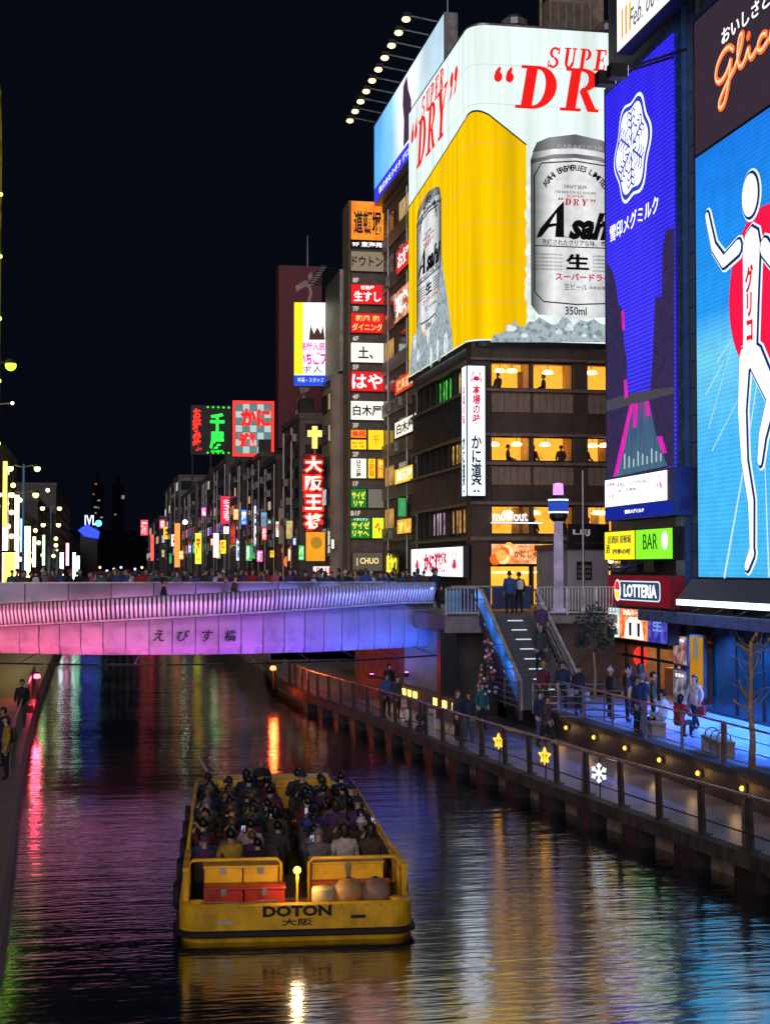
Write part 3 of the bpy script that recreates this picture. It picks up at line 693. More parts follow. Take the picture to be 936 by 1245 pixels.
# ---- the billboard that wraps the corner
bb = thing('beer_billboard', 'huge lit billboard wrapping the corner with beer glass, silver can and red lettering', 'billboard', (XA, YA, ZT))
YF, XS, RC = YA-.28, XA-.2, 1.0
FB = Pl('F', YF); SB = Pl('S', XS)
ZB1 = zA(36); UL = YB-(YF+RC); UA = pi/2*RC; UF = XR-(XS+RC)
def bpos(u, off=0):
    if u <= UL: return Vector((XS-off, YB-u)), 
    if u <= UL+UA:
        a = (u-UL)/RC; c = Vector((XS+RC, YF+RC)); return c+Vector((-cos(a), -sin(a)))*(RC+off),
    return Vector((XS+RC+(u-UL-UA), YF-off)),
us = sorted(set([UL*i/24 for i in range(25)]+[UL+UA*i/8 for i in range(9)]+[UL+UA+UF*i/30 for i in range(31)]))
def skin(name, mat, zb, zt, off, u0=0, u1=None):
    u1 = us[-1] if u1 is None else u1; L = [u for u in us if u0 < u < u1]; L = [u0]+L+[u1]; vs = []; fs = []
    for u in L:
        p = bpos(u, off)[0]; vs += [(p.x, p.y, zb(u)), (p.x, p.y, zt(u))]
    n = len(L); fs = [(2*i, 2*i+2, 2*i+3, 2*i+1) for i in range(n-1)]
    return MB().add(vs, fs).build(name, mat, bb, loc=(-XA, -YA, -ZT))
M_bw = em('board_white', (.78,.90,.87), .92, .16, .9, (1.3,1.3,.06))
M_by = em('board_yellow', (1.0,.60,.002), .84, .26, .8, (1.3,1.3,.05))
zl = lambda py, px=497: SB.uv(px, py)[1]
skin('face', M_bw, lambda u: ZT+.02, lambda u: ZB1, 0)
# yellow beer, its head line falling away on both sides of the corner
zpk = FB.uv(566, 138)[1]; zleft = SB.uv(497, 252)[1]; zright = FB.uv(645, 176)[1]
uR = UL+UA+(FB.uv(640, 300)[0]-(XS+RC))
def ytop(u):
    if u < UL: t = u/UL; return zleft+(zpk-zleft)*(t**1.15)
    if u < UL+UA: return zpk+.25*sin(pi*(u-UL)/UA)
    t = (u-UL-UA)/(uR-UL-UA); return zpk+(zright-zpk)*t
skin('beer_print', M_by, lambda u: ZT+.10, ytop, .012, 0, uR)
dk = em('beer_outline', (.05,.045,.02), .5, sample=False)
skin('outline_print', dk, lambda u: ytop(u)-.04, lambda u: ytop(u)+.06, .02, 0, uR)
# ragged foam edge of the glass beside the can, and the joints between the printed sheets
rf = random.Random(14); Lf = []
for i in range(34): Lf.append((640+rf.uniform(-3.5, 3)+(4 if i < 6 else 0), 172+i*(405-172)/33))
M_foam = em('foam_print', (.74,.84,.78), .9, .2, 2)
_fo = MB().poly(FB.pts(Lf+[(651,405),(651,172)]), -.022, .006).build('foam_print', M_foam, bb); FB.put(_fo); _fo.location = Vector(_fo.location)+Vector((-XA,-YA,-ZT))
M_seam = em('seam_print', (.45,.47,.40), .6, sample=False)
for i in range(1, 8): zq = ZT+(ZB1-ZT)*i/8; skin('sheet_joint', M_seam, lambda u, zq=zq: zq, lambda u, zq=zq: zq+.014, .016)
# frame at foot and top
skin('foot_frame', M_black, lambda u: ZT-.28, lambda u: ZT+.02, .05); 
skin('top_frame', M_grey, lambda u: ZB1, lambda u: ZB1+.1, .03)
MB().box(XS+1.1,XR,YF+1.1,YB,ZT-.3,ZB1-.4).build('roof_block', M_dark, bb, loc=(-XA,-YA,-ZT))
BO = (-XA, -YA, -ZT)
def bput(pl, o): pl.put(o); o.location = Vector(o.location)+Vector(BO); return o
def bpoly(pl, L, y, name, mat, t=.01): return bput(pl, MB().poly(pl.pts(L), y, t).build(name, mat, bb))
def btxt(pl, s, px, py, pw, ph, mat, **k):
    o = pl.txt(bb, s, px, py, pw, ph, mat, **k); o.location = Vector(o.location)+Vector(BO); return o
a0 = FB.uv(630, 131); a1 = FB.uv(786, 88); bput(FB, serif(MB(), 'DRY', a0[0], a1[0], a0[1], a1[1], .34).build('lettering', M_red, bb))
a0 = FB.uv(597, 131); a1 = FB.uv(625, 88); bput(FB, serif(MB(), '"', a0[0], a1[0], a0[1], a1[1], .2).build('lettering', M_red, bb))
a0 = FB.uv(666, 82); a1 = FB.uv(758, 62); bput(FB, serif(MB(), 'SUPER', a0[0], a1[0], a0[1], a1[1], .3).build('lettering', M_red, bb))
a0 = SB.uv(500, 205); a1 = SB.uv(553, 122); zz = SB.uv(500, 150)[1]
bput(SB, serif(MB(), '"DRY,', SB.uv(499, 200)[0], SB.uv(556, 100)[0], SB.uv(520, 189)[1], SB.uv(520, 133)[1], .5).build('lettering', M_red, bb))
bput(SB, serif(MB(), 'SUPER', SB.uv(513, 130)[0], SB.uv(541, 100)[0], SB.uv(526, 127)[1], SB.uv(526, 101)[1], .4).build('lettering', M_red, bb))
# cans
def can(pl, x0, x1, yt, yb, nm, full):
    X = lambda f: x0+(x1-x0)*f; Yp = lambda f: yt+(yb-yt)*f
    u0, u1 = pl.uv(x0, (yt+yb)/2)[0], pl.uv(x1, (yt+yb)/2)[0]
    # in plane coordinates: rows read at the middle column
    zc = lambda f: pl.uv((x0+x1)/2, Yp(f))[1]; uu = lambda f: u0+(u1-u0)*f
    def P(fx, fy, bow=.0): return (uu(fx), zc(fy)-bow)
    out = [P(.07,.055),(uu(.2),zc(.025)),P(.5,.0),(uu(.8),zc(.025)),P(.93,.055),P(1,.15),P(1,.93),P(.92,.98),P(.5,1.0),P(.08,.98),P(0,.93),P(0,.15)]
    w = u1-u0
    silver = ramp_em('can_silver_'+nm, 0, u0, u1, [(0,(.04,.04,.045)),(.08,(.22,.22,.23)),(.25,(.72,.73,.74)),(.42,(.52,.53,.54)),(.62,(.70,.71,.72)),(.85,(.42,.43,.44)),(1,(.04,.04,.045))], 1.05, var=.12, vscale=2)
    dark = ramp_em('can_rim_'+nm, 0, u0, u1, [(0,(.01,.01,.012)),(.25,(.25,.25,.26)),(.5,(.10,.10,.11)),(.75,(.22,.22,.23)),(1,(.01,.01,.012))], 1.0)
    def pol(L, y, name, mat): return bput(pl, MB().poly(L, y, .008).build(name, mat, bb))
    pol(out, -.03, 'can_print', silver)
    pol([P(.07,.055),(uu(.2),zc(.025)),P(.5,.0),(uu(.8),zc(.025)),P(.93,.055),P(.98,.11),P(.75,.085),P(.5,.075),P(.25,.085),P(.02,.11)], -.04, 'can_print', dark)
    pol([P(.0,.15),P(.25,.115),P(.5,.105),P(.75,.115),P(1,.15),P(1,.17),P(.75,.138),P(.5,.128),P(.25,.138),P(.0,.17)], -.041, 'can_print', dark)
    ik = em('can_ink', (.008,.008,.01), .5, sample=False); rd = em('can_red', (.55,.01,.02), .8, sample=False)
    fr_ = [(.04,.235),(.12,.165),(.5,.145),(.88,.165),(.96,.235),(.96,.86),(.86,.91),(.5,.92),(.14,.91),(.04,.86),(.04,.235)]
    bput(pl, MB().stroke([P(*p) for p in fr_], w*.014, -.045).build('can_frame', ik, bb))
    bput(pl, MB().stroke([P(.05,.61),P(.95,.61)], w*.012, -.046).build('can_frame', ik, bb))
    def t(s, fx, fy, fw, fh, mat, **k):
        o = txt(bb, s, uu(fx), zc(fy), w*fw, abs(zc(fy-fh/2)-zc(fy+fh/2)), mat, y=-.05, t=.006, **k); return bput(pl, o)
    # swept capital A, then the rest of the name
    bput(pl, MB().poly([P(.06,.57),(uu(.10),zc(.52)),P(.30,.40),P(.37,.365),P(.37,.555),P(.44,.56),P(.27,.56),P(.28,.50),P(.20,.51),P(.12,.56)], -.05, .006).build('lettering', ik, bb))
    bput(pl, MB().poly([P(.21,.49),P(.285,.43),P(.285,.485)], -.058, .004).build('can_print', silver, bb))
    t('sahi', .70, .495, .56, .15, ik, off=.05, shear=.35)
    t('KARAKUCHI', .55, .068, .5, .022, em('can_pale', (.4,.4,.42), .9, sample=False))
    s = 'ASAHI BREWERIES LIMITED'
    for i, ch in enumerate(s):
        if ch == ' ': continue
        a = radians(152-124*i/(len(s)-1)); bput(pl, txt(bb, ch, uu(.5)+cos(a)*w*.38, zc(.36)+sin(a)*w*.36, None, w*.065, ik, y=-.05, t=.004, off=.02, rot=a-pi/2))
    t('DRAFT BEER', .5, .285, .26, .018, ik); t('THE BEER FOR ALL SEASONS', .5, .315, .46, .014, ik)
    t('SUPER', .5, .335, .2, .014, rd)
    z0, z1 = zc(.385), zc(.35); bput(pl, serif(MB(), '"DRY,', uu(.30), uu(.72), z0, z1, .2, .25, -.05).build('lettering', rd, bb))
    t('洗練されたクリアな味、辛口。', .52, .588, .80, .032, ik, off=.01)
    t('生', .52, .69, .26, .085, ik, off=.035)
    for sx in (.2, .82):
        for k_ in range(5): t('ALC 5% BEER BREWED WITH CARE', sx, .655+k_*.02, .30 if sx < .5 else .26, .009, ik)
    t('スーパードライ', .58, .772, .62, .04, rd, off=.03); t('生ビール', .5, .825, .26, .035, ik); t('非熱処理', .74, .828, .18, .018, ik)
    t('350ml', .5, .955, .24, .045, ik, off=.015)
can(FB, 645, 753, 163, 388, 'front', True)
can(SB, 507, 537, 232, 402, 'side', False)
# crushed ice
M_ice = em('ice_print', (.62,.72,.75), .8, .45, 3.2, col2=(.16,.22,.25)); M_ice2 = em('ice_print_pale', (.85,.92,.93), .95, .2, 3, col2=(.4,.5,.55))
rnd = random.Random(5)
top = []; x = 600
while x < 770: top.append((x, 405-14*min(1, (x-600)/35)+rnd.uniform(-6, 6))); x += rnd.uniform(4, 9)
bpoly(FB, [(596,416)]+top+[(770,416)], -.06, 'ice_print', M_ice)
for k in range(26):
    cx, cy = rnd.uniform(612, 760), rnd.uniform(396, 411); r = rnd.uniform(2, 5)
    bpoly(FB, [(cx+r*1.5*cos(a+k)*rnd.uniform(.6, 1), cy+r*sin(a+k)*rnd.uniform(.5, 1)) for a in (0, 1.1, 2.2, 3.3, 4.4, 5.4)], -.075-.002*k, 'ice_print', M_ice2 if k % 2 else M_ice)
def sz(px, f):     # point on the side face, f = height fraction above its foot
    u = SB.uv(px, 430)[0]; return (u, ZT+.1+f)
L = [sz(499, 0)]
for i, (px, f) in enumerate(((500,1.2),(503,2.5),(506,1.7),(510,3.2),(514,2.2),(519,1.7),(524,2.0),(529,2.2),(533,3.2),(536,4.6),(538,5.6),(541,4.2),(545,3.0),(549,1.4),(552,.3))): L.append(sz(px, f))
L.append(sz(552, 0)); bput(SB, MB().poly(L, -.06, .01).build('ice_print', M_ice, bb))
for k in range(12):
    u, z = sz(rnd.uniform(503, 546), rnd.uniform(.2, 2.0)); r = rnd.uniform(.4, .9)
    bput(SB, MB().poly([(u+r*.8*cos(a), z+r*1.3*sin(a)*rnd.uniform(.5, 1)) for a in (0,1.2,2.3,3.4,4.6,5.5)], -.08-.002*k, .005).build('ice_print', M_ice2 if k % 2 else M_ice, bb))
# plant on the roof
hv = thing('rooftop_unit', 'rusty ventilation unit on the roof above the beer billboard', 'ventilation unit', (at(684, 36, Y=80).x, 80, ZB1-.4))
M_hv = pm('rust_box', (.32,.25,.18), .7, .2, .4)
MB().box(-1.0,1.4,-.8,.8,0,3.9).build('cabinet', M_hv, hv)
for k in range(5): MB().box(-.9+k*.45,-.55+k*.45,-.84,-.8,1.9,3.6).build('louvre', pm('louvre', (.15,.12,.09), .6), hv)
MB().tube([(-1.25,0,0),(-1.25,0,4.4),(-.9,0,4.95),(0,0,5.0),(.3,0,4.6)], .09).build('pipe', M_hv, hv)
MB().box(1.5,2.2,-.5,.5,0,4.2).build('side_box', M_hv, hv)
for px, lab in ((625, 'left'), (738, 'right')):
    d = thing('roof_vent', 'low grey mushroom vent on the billboard roof above the red lettering' if lab == 'left' else 'low grey mushroom vent on the billboard roof beside the white board', 'vent', (at(px, 36, Y=79).x, 79, ZB1-.4))
    MB().lathe([(.3,0),(.3,1.9),(.75,1.95),(.7,2.3),(.3,2.6),(.02,2.65)], 12).build('cowl', M_grey, d)

# ---- signs on the restaurant block
vs = thing('vertical_sign', 'tall white corner sign with red and navy brush characters and a crab', 'sign', (at(579, 604, Y=74.2).x, 74.2, at(579, 604, Y=74.2).z))
fr = front(567, 443, 591, 604, 74.2); w, h = fr['w'], fr['h']; vs.location = fr['loc']
MB().box(-w/2,w/2,0,1.0,0,h).build('casing', pm('sign_blue_case', (.03,.05,.12), .5), vs)
MB().box(-w/2+.06,w/2-.06,-.02,-.002,.06,h-.06).build('face', M_white, vs); MB().box(-w/2-.02,-w/2-.002,.08,.92,.06,h-.06).build('face', M_white, vs)
M_nv = em('navy_letters', (.012,.02,.07), .5, sample=False); M_rb = em('brush_red', (.75,.02,.06), .8, sample=False)
txt(vs, '本場の味', 0, h*.70, w*.42, h*.30, M_rb, True, off=.03, shear=.1); txt(vs, 'かに道楽', 0, h*.25, w*.56, h*.43, M_nv, True, off=.03)
o = txt(vs, '本場の味', 0, h*.70, .4, h*.30, M_rb, True, off=.012); o.rotation_euler = (0,0,-pi/2); o.location = (-w/2, .5, 0)
o = txt(vs, 'かに道楽', 0, h*.25, .55, h*.43, M_nv, True, off=.03); o.rotation_euler = (0,0,-pi/2); o.location = (-w/2, .5, 0)
def crab(mb, cx, cz, r, y=-.035):
    mb.poly([(cx+r*.5*cos(a), cz+r*.42*sin(a)) for a in [2*pi*i/10 for i in range(10)]], y, .006)
    for s in (-1, 1):
        for k, a in enumerate((-.75, -.35, .05)):
            p = (cx+s*r*.45*cos(a), cz+r*.4*sin(a)); mb.stroke([p, (p[0]+s*r*.38, p[1]+r*.12), (p[0]+s*r*.5, p[1]-r*.38)], r*.10, y-.002*(k+1))
        mb.stroke([(cx+s*r*.35, cz+r*.3), (cx+s*r*.75, cz+r*.55), (cx+s*r*.55, cz+r*.95)], [r*.12, r*.16, r*.24], y-.008); mb.stroke([(cx+s*r*.66, cz+r*.72), (cx+s*r*.38, cz+r*.95)], [r*.16, r*.05], y-.010)
    return mb
crab(MB(), 0, h*.895, w*.30).build('crab_emblem', M_rb, vs)
cs = board('crab_sign', 'white lit sign with red characters between two red crabs on the restaurant corner', 'sign', side(500, 563, 667, 701, XA-.5), M_white, .3)
fr = side(500, 563, 667, 701, XA-.5); w, h = fr['w'], fr['h']
txt(cs, 'かに道楽', 0, h*.5, w*.44, h*.66, M_rb, off=.06)
for s in (-1, 1): crab(MB(), s*w*.36, h*.42, h*.40).build('crab_emblem', M_rb, cs)
fr = front(596, 660, 673, 687, YA-.35); w, h = fr['w'], fr['h']
ob = board('banner_sign', 'wide orange backlit banner with food pictures over the restaurant door', 'sign', fr, em('banner_orange', (1,.30,.07), .9, .25, 2.2, col2=(1,.58,.30)), .2)
txt(ob, 'かにしゃぶ鍋', w*.16, h*.5, w*.58, h*.34, em('banner_brown', (.25,.05,.01), .6, sample=False), off=.02); txt(ob, '本場の味 かに料理', w*.1, h*.84, w*.35, h*.10, MATS['banner_brown']); txt(ob, 'ランチ営業しております', w*.14, h*.16, w*.5, h*.10, MATS['banner_brown'])
rnd = random.Random(2)
for k in range(7): MB().lathe([(.02,-.02),(.22,-.015),(.30,0)], 10).build('dish_print', em('dish%d' % (k % 3), ((1,.5,.1),(.9,.15,.02),(1,.8,.4))[k % 3], .9, .3, 6), ob, loc=(-w*.44+rnd.random()*w*.24, -.04-.012*k, h*(.2+.6*rnd.random()))).rotation_euler = (pi/2, 0, 0)
ns = thing('neon_script', 'white neon script and bar shining inside the first lit window band', 'neon sign', (at(620, 634, Y=YA-.3).x, YA-.3, at(620, 636, Y=YA-.3).z))
txt(ns, 'mowout', 0, .32, 1.85, .46, M_whitetxt, off=.02, shear=-.1); MB().box(-1,1.7,-.02,0,-.02,.04).build('neon_bar', M_white, ns); MB().box(-1,1.7,.02,.05,-.05,.05).build('bracket', M_black, ns)

# ================================================================== BLUE SCREEN BUILDING (dairy sign) AND RUNNER SCREEN BUILDING
XP = 21.1
SP = Pl('S', XP-.12)
zs = lambda px, py: at(px, py, X=XP).z
ys = lambda px: at(px, 600, X=XP).y
Y1, Y2, Y3 = ys(848), ys(822), ys(733)
ZTOP = 42.0
M_bt = pm('blue_grey_tile', (.09,.10,.13), .4, .1, .2, 1.2, .2, 4)
lb = thing('screen_building', 'slim tiled building carrying the blue dairy screen above the burger shop', 'building', (XP, Y2, ZU))
o_ = (-XP, -Y2, -ZU)
MB().box(XP+.35,XP+11,Y2,Y3,7.0,ZTOP).build('wall', M_bt, lb, loc=o_)
MB().box(XP+3.5,XP+11,Y2,Y3,ZU,7.0).build('wall', M_bt, lb, loc=o_)
MB().box(XP+.35,XP+.7,Y2,Y2+.6,ZU,7.0).build('pier', M_bt, lb, loc=o_)
MB().box(XP+.35,XP+.7,Y3-.5,Y3,ZU,7.0).build('pier', M_bt, lb, loc=o_)
rb = thing('runner_building', 'dark tiled building carrying the tall cyan runner screen', 'building', (XP, Y1, ZU))
o_ = (-XP, -Y1, -ZU)
MB().box(XP+.3,XP+11,36,Y2-.02,6.1,ZTOP).build('wall', M_bt, rb, loc=o_); MB().box(XP+2.2,XP+11,36,Y2-.02,ZU,6.1).build('wall', M_dark, rb, loc=o_)
# tiled corner strip between the screens: each tile course is a piece
for k in range(34):
    z = 6.4+k*1.0
    MB().box(XP+.18,XP+.3,Y1+.25,Y2-1.0,z+.015,z+.985).build('tile', M_bt, rb, loc=o_)
M_bluecol = pm('blue_lit_column', (.05,.16,.42), .25, .5, .15)  # blue light on the corner column is put into this colour
MB().box(XP-.05,XP+.3,Y2-.95,Y2-.06,6.2,ZTOP-8).build('pilaster', M_bluecol, rb, loc=o_)
for k, yy in enumerate((Y1+.08, Y1+.2)): MB().cyl((XP+.1,yy,6.2),(XP+.1,yy,34),.05,n=6).build('pipe', M_black, rb, loc=o_)

# ---- blue dairy screen
ds = thing('dairy_screen', 'tall blue LED screen with white snow crystal emblem and a canal picture', 'screen', (XP-.1, (ys(820)+ys(738))/2, zs(738, 583)))
do = Vector((-(XP-.1), -ds.location.y, -ds.location.z))
def dput(o): SP.put(o); o.location = Vector(o.location)+do; return o
def dpoly(L, y, name, mat, t=.01): return dput(MB().poly(SP.pts(L), y, t).build(name, mat, ds))
def drect(x0, x1, zt, zb): return [(SP.uv(x0, 500)[0], zb), (SP.uv(x1, 500)[0], zb), (SP.uv(x1, 500)[0], zt), (SP.uv(x0, 500)[0], zt)]
zt_, zb_ = zs(738, 118), zs(738, 583)
M_ledb = ramp_em('led_blue', 2, zb_, zt_, [(0,(.03,.03,.5)),(.35,(.045,.035,.85)),(1,(.03,.02,.80))], 1.0, lines=(2, .17, .42), var=.15, vscale=.7, vstretch=(1,1,.1))
dput(MB().poly(drect(738, 820, zt_, zb_), 0, .3).build('face', M_ledb, ds))
dput(MB().box(SP.uv(737,500)[0], SP.uv(738,500)[0], -.03, .3, zb_, zt_+.3).build('frame', M_black, ds)); dput(MB().box(SP.uv(738,500)[0], SP.uv(821,500)[0], -.05, .3, zt_, zt_+.3).build('frame', M_bluecol, ds))
# snow-crystal emblem
ec = SP.uv(769, 180); ew = (SP.uv(793, 180)[0]-SP.uv(747, 180)[0])/2; eh = (SP.uv(769, 113)[1]-SP.uv(769, 246)[1])/2
def lobed(k, n=72): return [(ec[0]+ew*k*(1+.075*cos(6*a-.3))*cos(a)/1.07, ec[1]+eh*k*(1+.075*cos(6*a-.3))*sin(a)/1.07) for a in [2*pi*i/n for i in range(n)]]
M_ew = em('emblem_white', (.95,.98,1), 1.1); M_eb = em('emblem_blue', (.03,.06,.55), .9)
for k, mt, y in ((1.0, M_ew, -.02), (.94, M_eb, -.035), (.84, M_ew, -.05)): dput(MB().poly(lobed(k), y, .008).build('emblem', mt, ds))
mb = MB()
for k in range(6):
    a = pi/2+k*pi/3; d = Vector((cos(a), sin(a))); n = Vector((-d.y, d.x)); S = lambda r, t: (ec[0]+ew*.8*(d.x*r+n.x*t), ec[1]+eh*.8*(d.y*r+n.y*t))
    mb.stroke([S(.12,0), S(.80,0)], .10, -.06-.001*k)
    for r in (.45, .62, .78):
        for s in (-1, 1): mb.stroke([S(r,0), S(r+.10,s*.16), S(r+.02, s*.24)], .09, -.068-.001*k)
    for s in (-1, 1): mb.stroke([S(.18,0), S(.34,s*.13)], .08, -.076-.001*k)
dput(mb.build('snow_crystal', M_eb, ds))
o = txt(ds, '雪印メグミルク', (SP.uv(742,280)[0]+SP.uv(801,262)[0])/2, (SP.uv(742,282)[1]+SP.uv(801,256)[1])/2+.1, SP.uv(801,262)[0]-SP.uv(742,262)[0], SP.uv(770,262)[1]-SP.uv(770,283)[1], M_whitetxt, off=.008); dput(o)
# picture of a canal between dark houses in the lower half of the screen
M_pic = em('pic_dark', (.05,.035,.10), .9, .5, 3, col2=(.02,.015,.06)); M_pink = em('pic_pink', (.85,.02,.5), .8, .4, 4, (4,4,.3)); M_teal = ramp_em('pic_teal', 2, zb_, zs(738,490), [(0,(.06,.14,.20)),(.6,(.05,.10,.20)),(1,(.30,.05,.30))], .9, var=.3, vscale=3, vstretch=(3,3,.2))
dpoly([(738,318),(745,330),(749,345),(752,370),(757,375),(759,420),(762,435),(763,482),(738,495)], -.02, 'house_print', M_pic)
dpoly([(820,276),(810,280),(806,300),(805,360),(797,362),(793,450),(790,478),(820,480)], -.02, 'house_print', M_pic)
dpoly([(738,487),(763,479),(790,474),(820,470),(820,478),(738,500)], -.04, 'bridge_print', em('pic_bridge', (.10,.09,.12), .6))
dpoly([(738,497),(820,478),(820,566),(738,584)], -.025, 'water_print', M_pic)
dpoly([(767,492),(790,487),(799,530),(812,566),(748,580),(757,540)], -.045, 'water_print', M_teal)
for L in ([(767,492),(771,491),(760,545),(752,577),(747,580),(755,545)], [(772,492),(776,490),(775,520),(771,520)], [(786,488),(790,487),(792,505),(788,506)], [(757,378),(760,377),(761,400),(758,401)],[(760,462),(763,461),(765,482),(761,484)], [(800,531),(806,530),(812,550),(808,552)]): dpoly(L, -.06, 'neon_print', M_pink)
for k in range(9): dpoly([(760+k*5.5,552-k*1.1+(k%3)*4),(761.6+k*5.5,552-k*1.1+(k%3)*4),(761.6+k*5.5,570-k*1.2),(760+k*5.5,570-k*1.2)], -.06, 'light_print', em('pic_pale', (.5,.65,.75), .7, sample=False))
# information panel under the screen
ip_ = side(735, 812, 582, 634, XP-.55); w, h = ip_['w'], ip_['h']
ifs = thing('info_sign', 'white lit notice in a deep blue box under the dairy screen', 'sign', ip_['loc'], ip_['rz'])
MB().box(-w/2,w/2+.6,0,.8,0,h).build('casing', pm('blue_box', (.02,.05,.32), .35), ifs)
MB().box(-w/2+.03,w/2+.5,-.012,-.002,.05,h*.30).build('lower_band', M_navy_e, ifs)
MB().box(-w/2+.1,w/2-.1,-.02,-.002,h*.33,h*.95).build('face', em('info_white', (.95,.92,1), 1.6), ifs)
txt(ifs, '雪印メグミルク', 0, h*.17, w*.30, h*.09, M_whitetxt, off=.02)
txt(ifs, '未来は、ミルクの中にある。', -w*.02, h*.80, w*.50, h*.10, M_nv); txt(ifs, '毎日を健康に', -w*.08, h*.66, w*.34, h*.07, M_nv); txt(ifs, '道頓堀', -w*.38, h*.84, w*.12, h*.07, M_rb); txt(ifs, 'ミルク', w*.38, h*.86, w*.12, h*.09, M_nv); txt(ifs, '大阪', w*.38, h*.66, w*.10, h*.16, M_rb); txt(ifs, '牛乳', -w*.38, h*.55, w*.10, h*.10, M_rb)
# white advertising board above it
tb = side(750, 832, 42, 66, XP-.9); tz = at(750, 66, X=XP-.9).z
tw = thing('white_board', 'large white lit board with colourful print above the blue screen', 'billboard', (XP-.9, tb['loc'][1], tz), -pi/2); w = tb['w']
MB().box(-w/2,w/2,0,.6,0,9).build('casing', M_black, tw); MB().box(-w/2+.06,w/2-.06,-.015,-.002,.08,8.9).build('face', em('top_white', (.95,.97,.98), 1.1), tw)
txt(tw, 'Feb. 06 Sun', w*.02, .85, w*.62, .8, em('grey_letters', (.15,.15,.18), .6, sample=False), shear=.3); txt(tw, 'ECO', w*.2, 2.2, w*.5, 1.2, em('blue_letters', (.05,.1,.6), .8, sample=False), off=.02)
for k, c in enumerate(((.9,.45,.02),(.9,.35,.02),(.95,.55,.05))): MB().stroke([(-w*.40+k*.45,.5),(-w*.40+k*.45,1.5)], .22, -.03).build('stripe_print', em('stripe%d' % k, c, .9, sample=False), tw)
MB().poly([(-w*.2+.5*cos(a)*.8, 2.4+.9*sin(a)) for a in [2*pi*i/14 for i in range(14)]], -.03, .01).build('balloon_print', em('balloon', (.1,.65,.15), .8, sample=False), tw)
# flood lamps on arms in front of the board
M_flood = em('flood_lens', (.9,.95,1), 6)
for k, px in enumerate((741, 756)):
    p = at(px, 96-k*9, X=XP-2.6)
    fl = thing('floodlight', 'black floodlight on a long arm below the white board' if k == 0 else 'second black floodlight on its arm beside the white board', 'floodlight', tuple(p))
    MB().box(-.5,.15,-.25,.25,-.25,.25).build('head', M_black, fl); MB().tube([(0,0,0),(.8,-.2,.35),(2.4,-.3,.9)], .05).build('arm', M_black, fl); MB().box(.15,.17,-.2,.2,-.2,.2).build('lens', M_flood, fl)

# ---- runner screen
GW = 10.4; gy = Y1-GW/2; gz0 = zs(848, 703); gzt = zs(848, 22); gzm = zs(848, 189)
gs = thing('runner_screen', 'tall cyan LED screen with white runner shape, red disc and orange script', 'screen', (XP, gy, gz0), -pi/2)
gh = gzt-gz0; gm_ = gzm-gz0
def G(px, py):
    p = at(px, py, X=XP-.02); return (gy-p.y, p.z-gz0)
MB().box(-GW/2,GW/2,0,.3,0,gh).build('casing', M_black, gs)
MB().box(-GW/2+.05,GW/2-.05,-.012,-.002,.05,gm_-.06).build('face', ramp_em('runner_sky', 2, 0, gm_, [(0,(.045,.36,.66)),(.3,(.05,.36,.70)),(.52,(.12,.46,.66)),(.62,(.015,.24,.66)),(1,(.008,.14,.58))], 1.2, lines=(2,.16,.10), var=.10, vscale=1.2), gs)
MB().box(-GW/2+.05,GW/2-.05,-.012,-.002,gm_+.06,gh-.05).build('header_face', em('header_dark', (.045,.028,.045), .8), gs)
MB().box(-GW/2-.1,GW/2,-.1,.3,gh,gh+.15).build('frame', M_bluecol, gs)
cx, cz = G(928, 352); 
MB().poly([(cx+2.75*cos(a), cz+2.75*sin(a)) for a in [2*pi*i/40 for i in range(40)]], -.03, .01).build('disc', em('disc_red', (.80,.01,.06), 1.0), gs)
M_line = em('track_white', (.62,.80,.86), .9, sample=False)
for a, b, w in ((( 881,701),(908,548),.16),((862,520),(890,420),.05),((872,440),(890,412),.05),((866,548),(905,470),.05),((908,548),(926,430),.10),((935,700),(930,560),.12),((858,480),(880,440),.05)):
    MB().stroke([G(*a), G(*b)], [w, w*.5], -.03).build('track_line', M_line, gs)
# a plain runner pictogram: round head, bent arms, one leg down, one lifted
def limb(mb, L, w, grow, y): return mb.stroke([G(*p) for p in L], [q+grow for q in w], y)
body = [([(916,300),(915,372),(914,430)], [1.35,1.12,1.02]), ([(900,300),(882,318)], [.52,.42]), ([(882,318),(870,300),(862,262)], [.40,.34,.26]),
        ([(932,300),(950,325)], [.62,.5]), ([(950,325),(962,290)], [.48,.36]),
        ([(908,436),(905,500),(908,560)], [.82,.62,.46]), ([(908,560),(916,610),(917,672)], [.44,.42,.26]), ([(917,672),(911,688)], [.40,.34]),
        ([(922,436),(942,480)], [.95,.75]), ([(942,480),(930,530),(927,560)], [.62,.5,.34])]
hd = G(915, 237); hr = .62
for grow, mt, y in ((.34, em('halo_white', (.75,.90,.97), 1.0, sample=False), -.045), (.20, em('outline_navy', (.01,.03,.16), .8, sample=False), -.075), (0, em('runner_white', (.93,.95,.96), 1.05), -.105)):
    mb = MB()
    for i, (L, w) in enumerate(body): limb(mb, L, w, grow, y-.0022*i)
    mb.poly([(hd[0]+(hr+grow/2)*cos(a), hd[1]+(hr*1.15+grow/2)*sin(a)) for a in [2*pi*i/24 for i in range(24)]], y-.025, .004)
    mb.build('runner_shape', mt, gs)
a = G(915, 322); b = G(915, 415); txt(gs, 'グリコ', a[0], (a[1]+b[1])/2, .62, (a[1]-b[1]), em('jersey_red', (.80,.01,.03), .95, sample=False), True, off=.04, y=-.16)
c = G(893, 40); d = G(936, 14)
o = txt(gs, 'おいしさと健康', G(878,46)[0]+2.75, G(878,50)[1]+.15, 5.6, .60, M_whitetxt, off=.015, y=-.03)
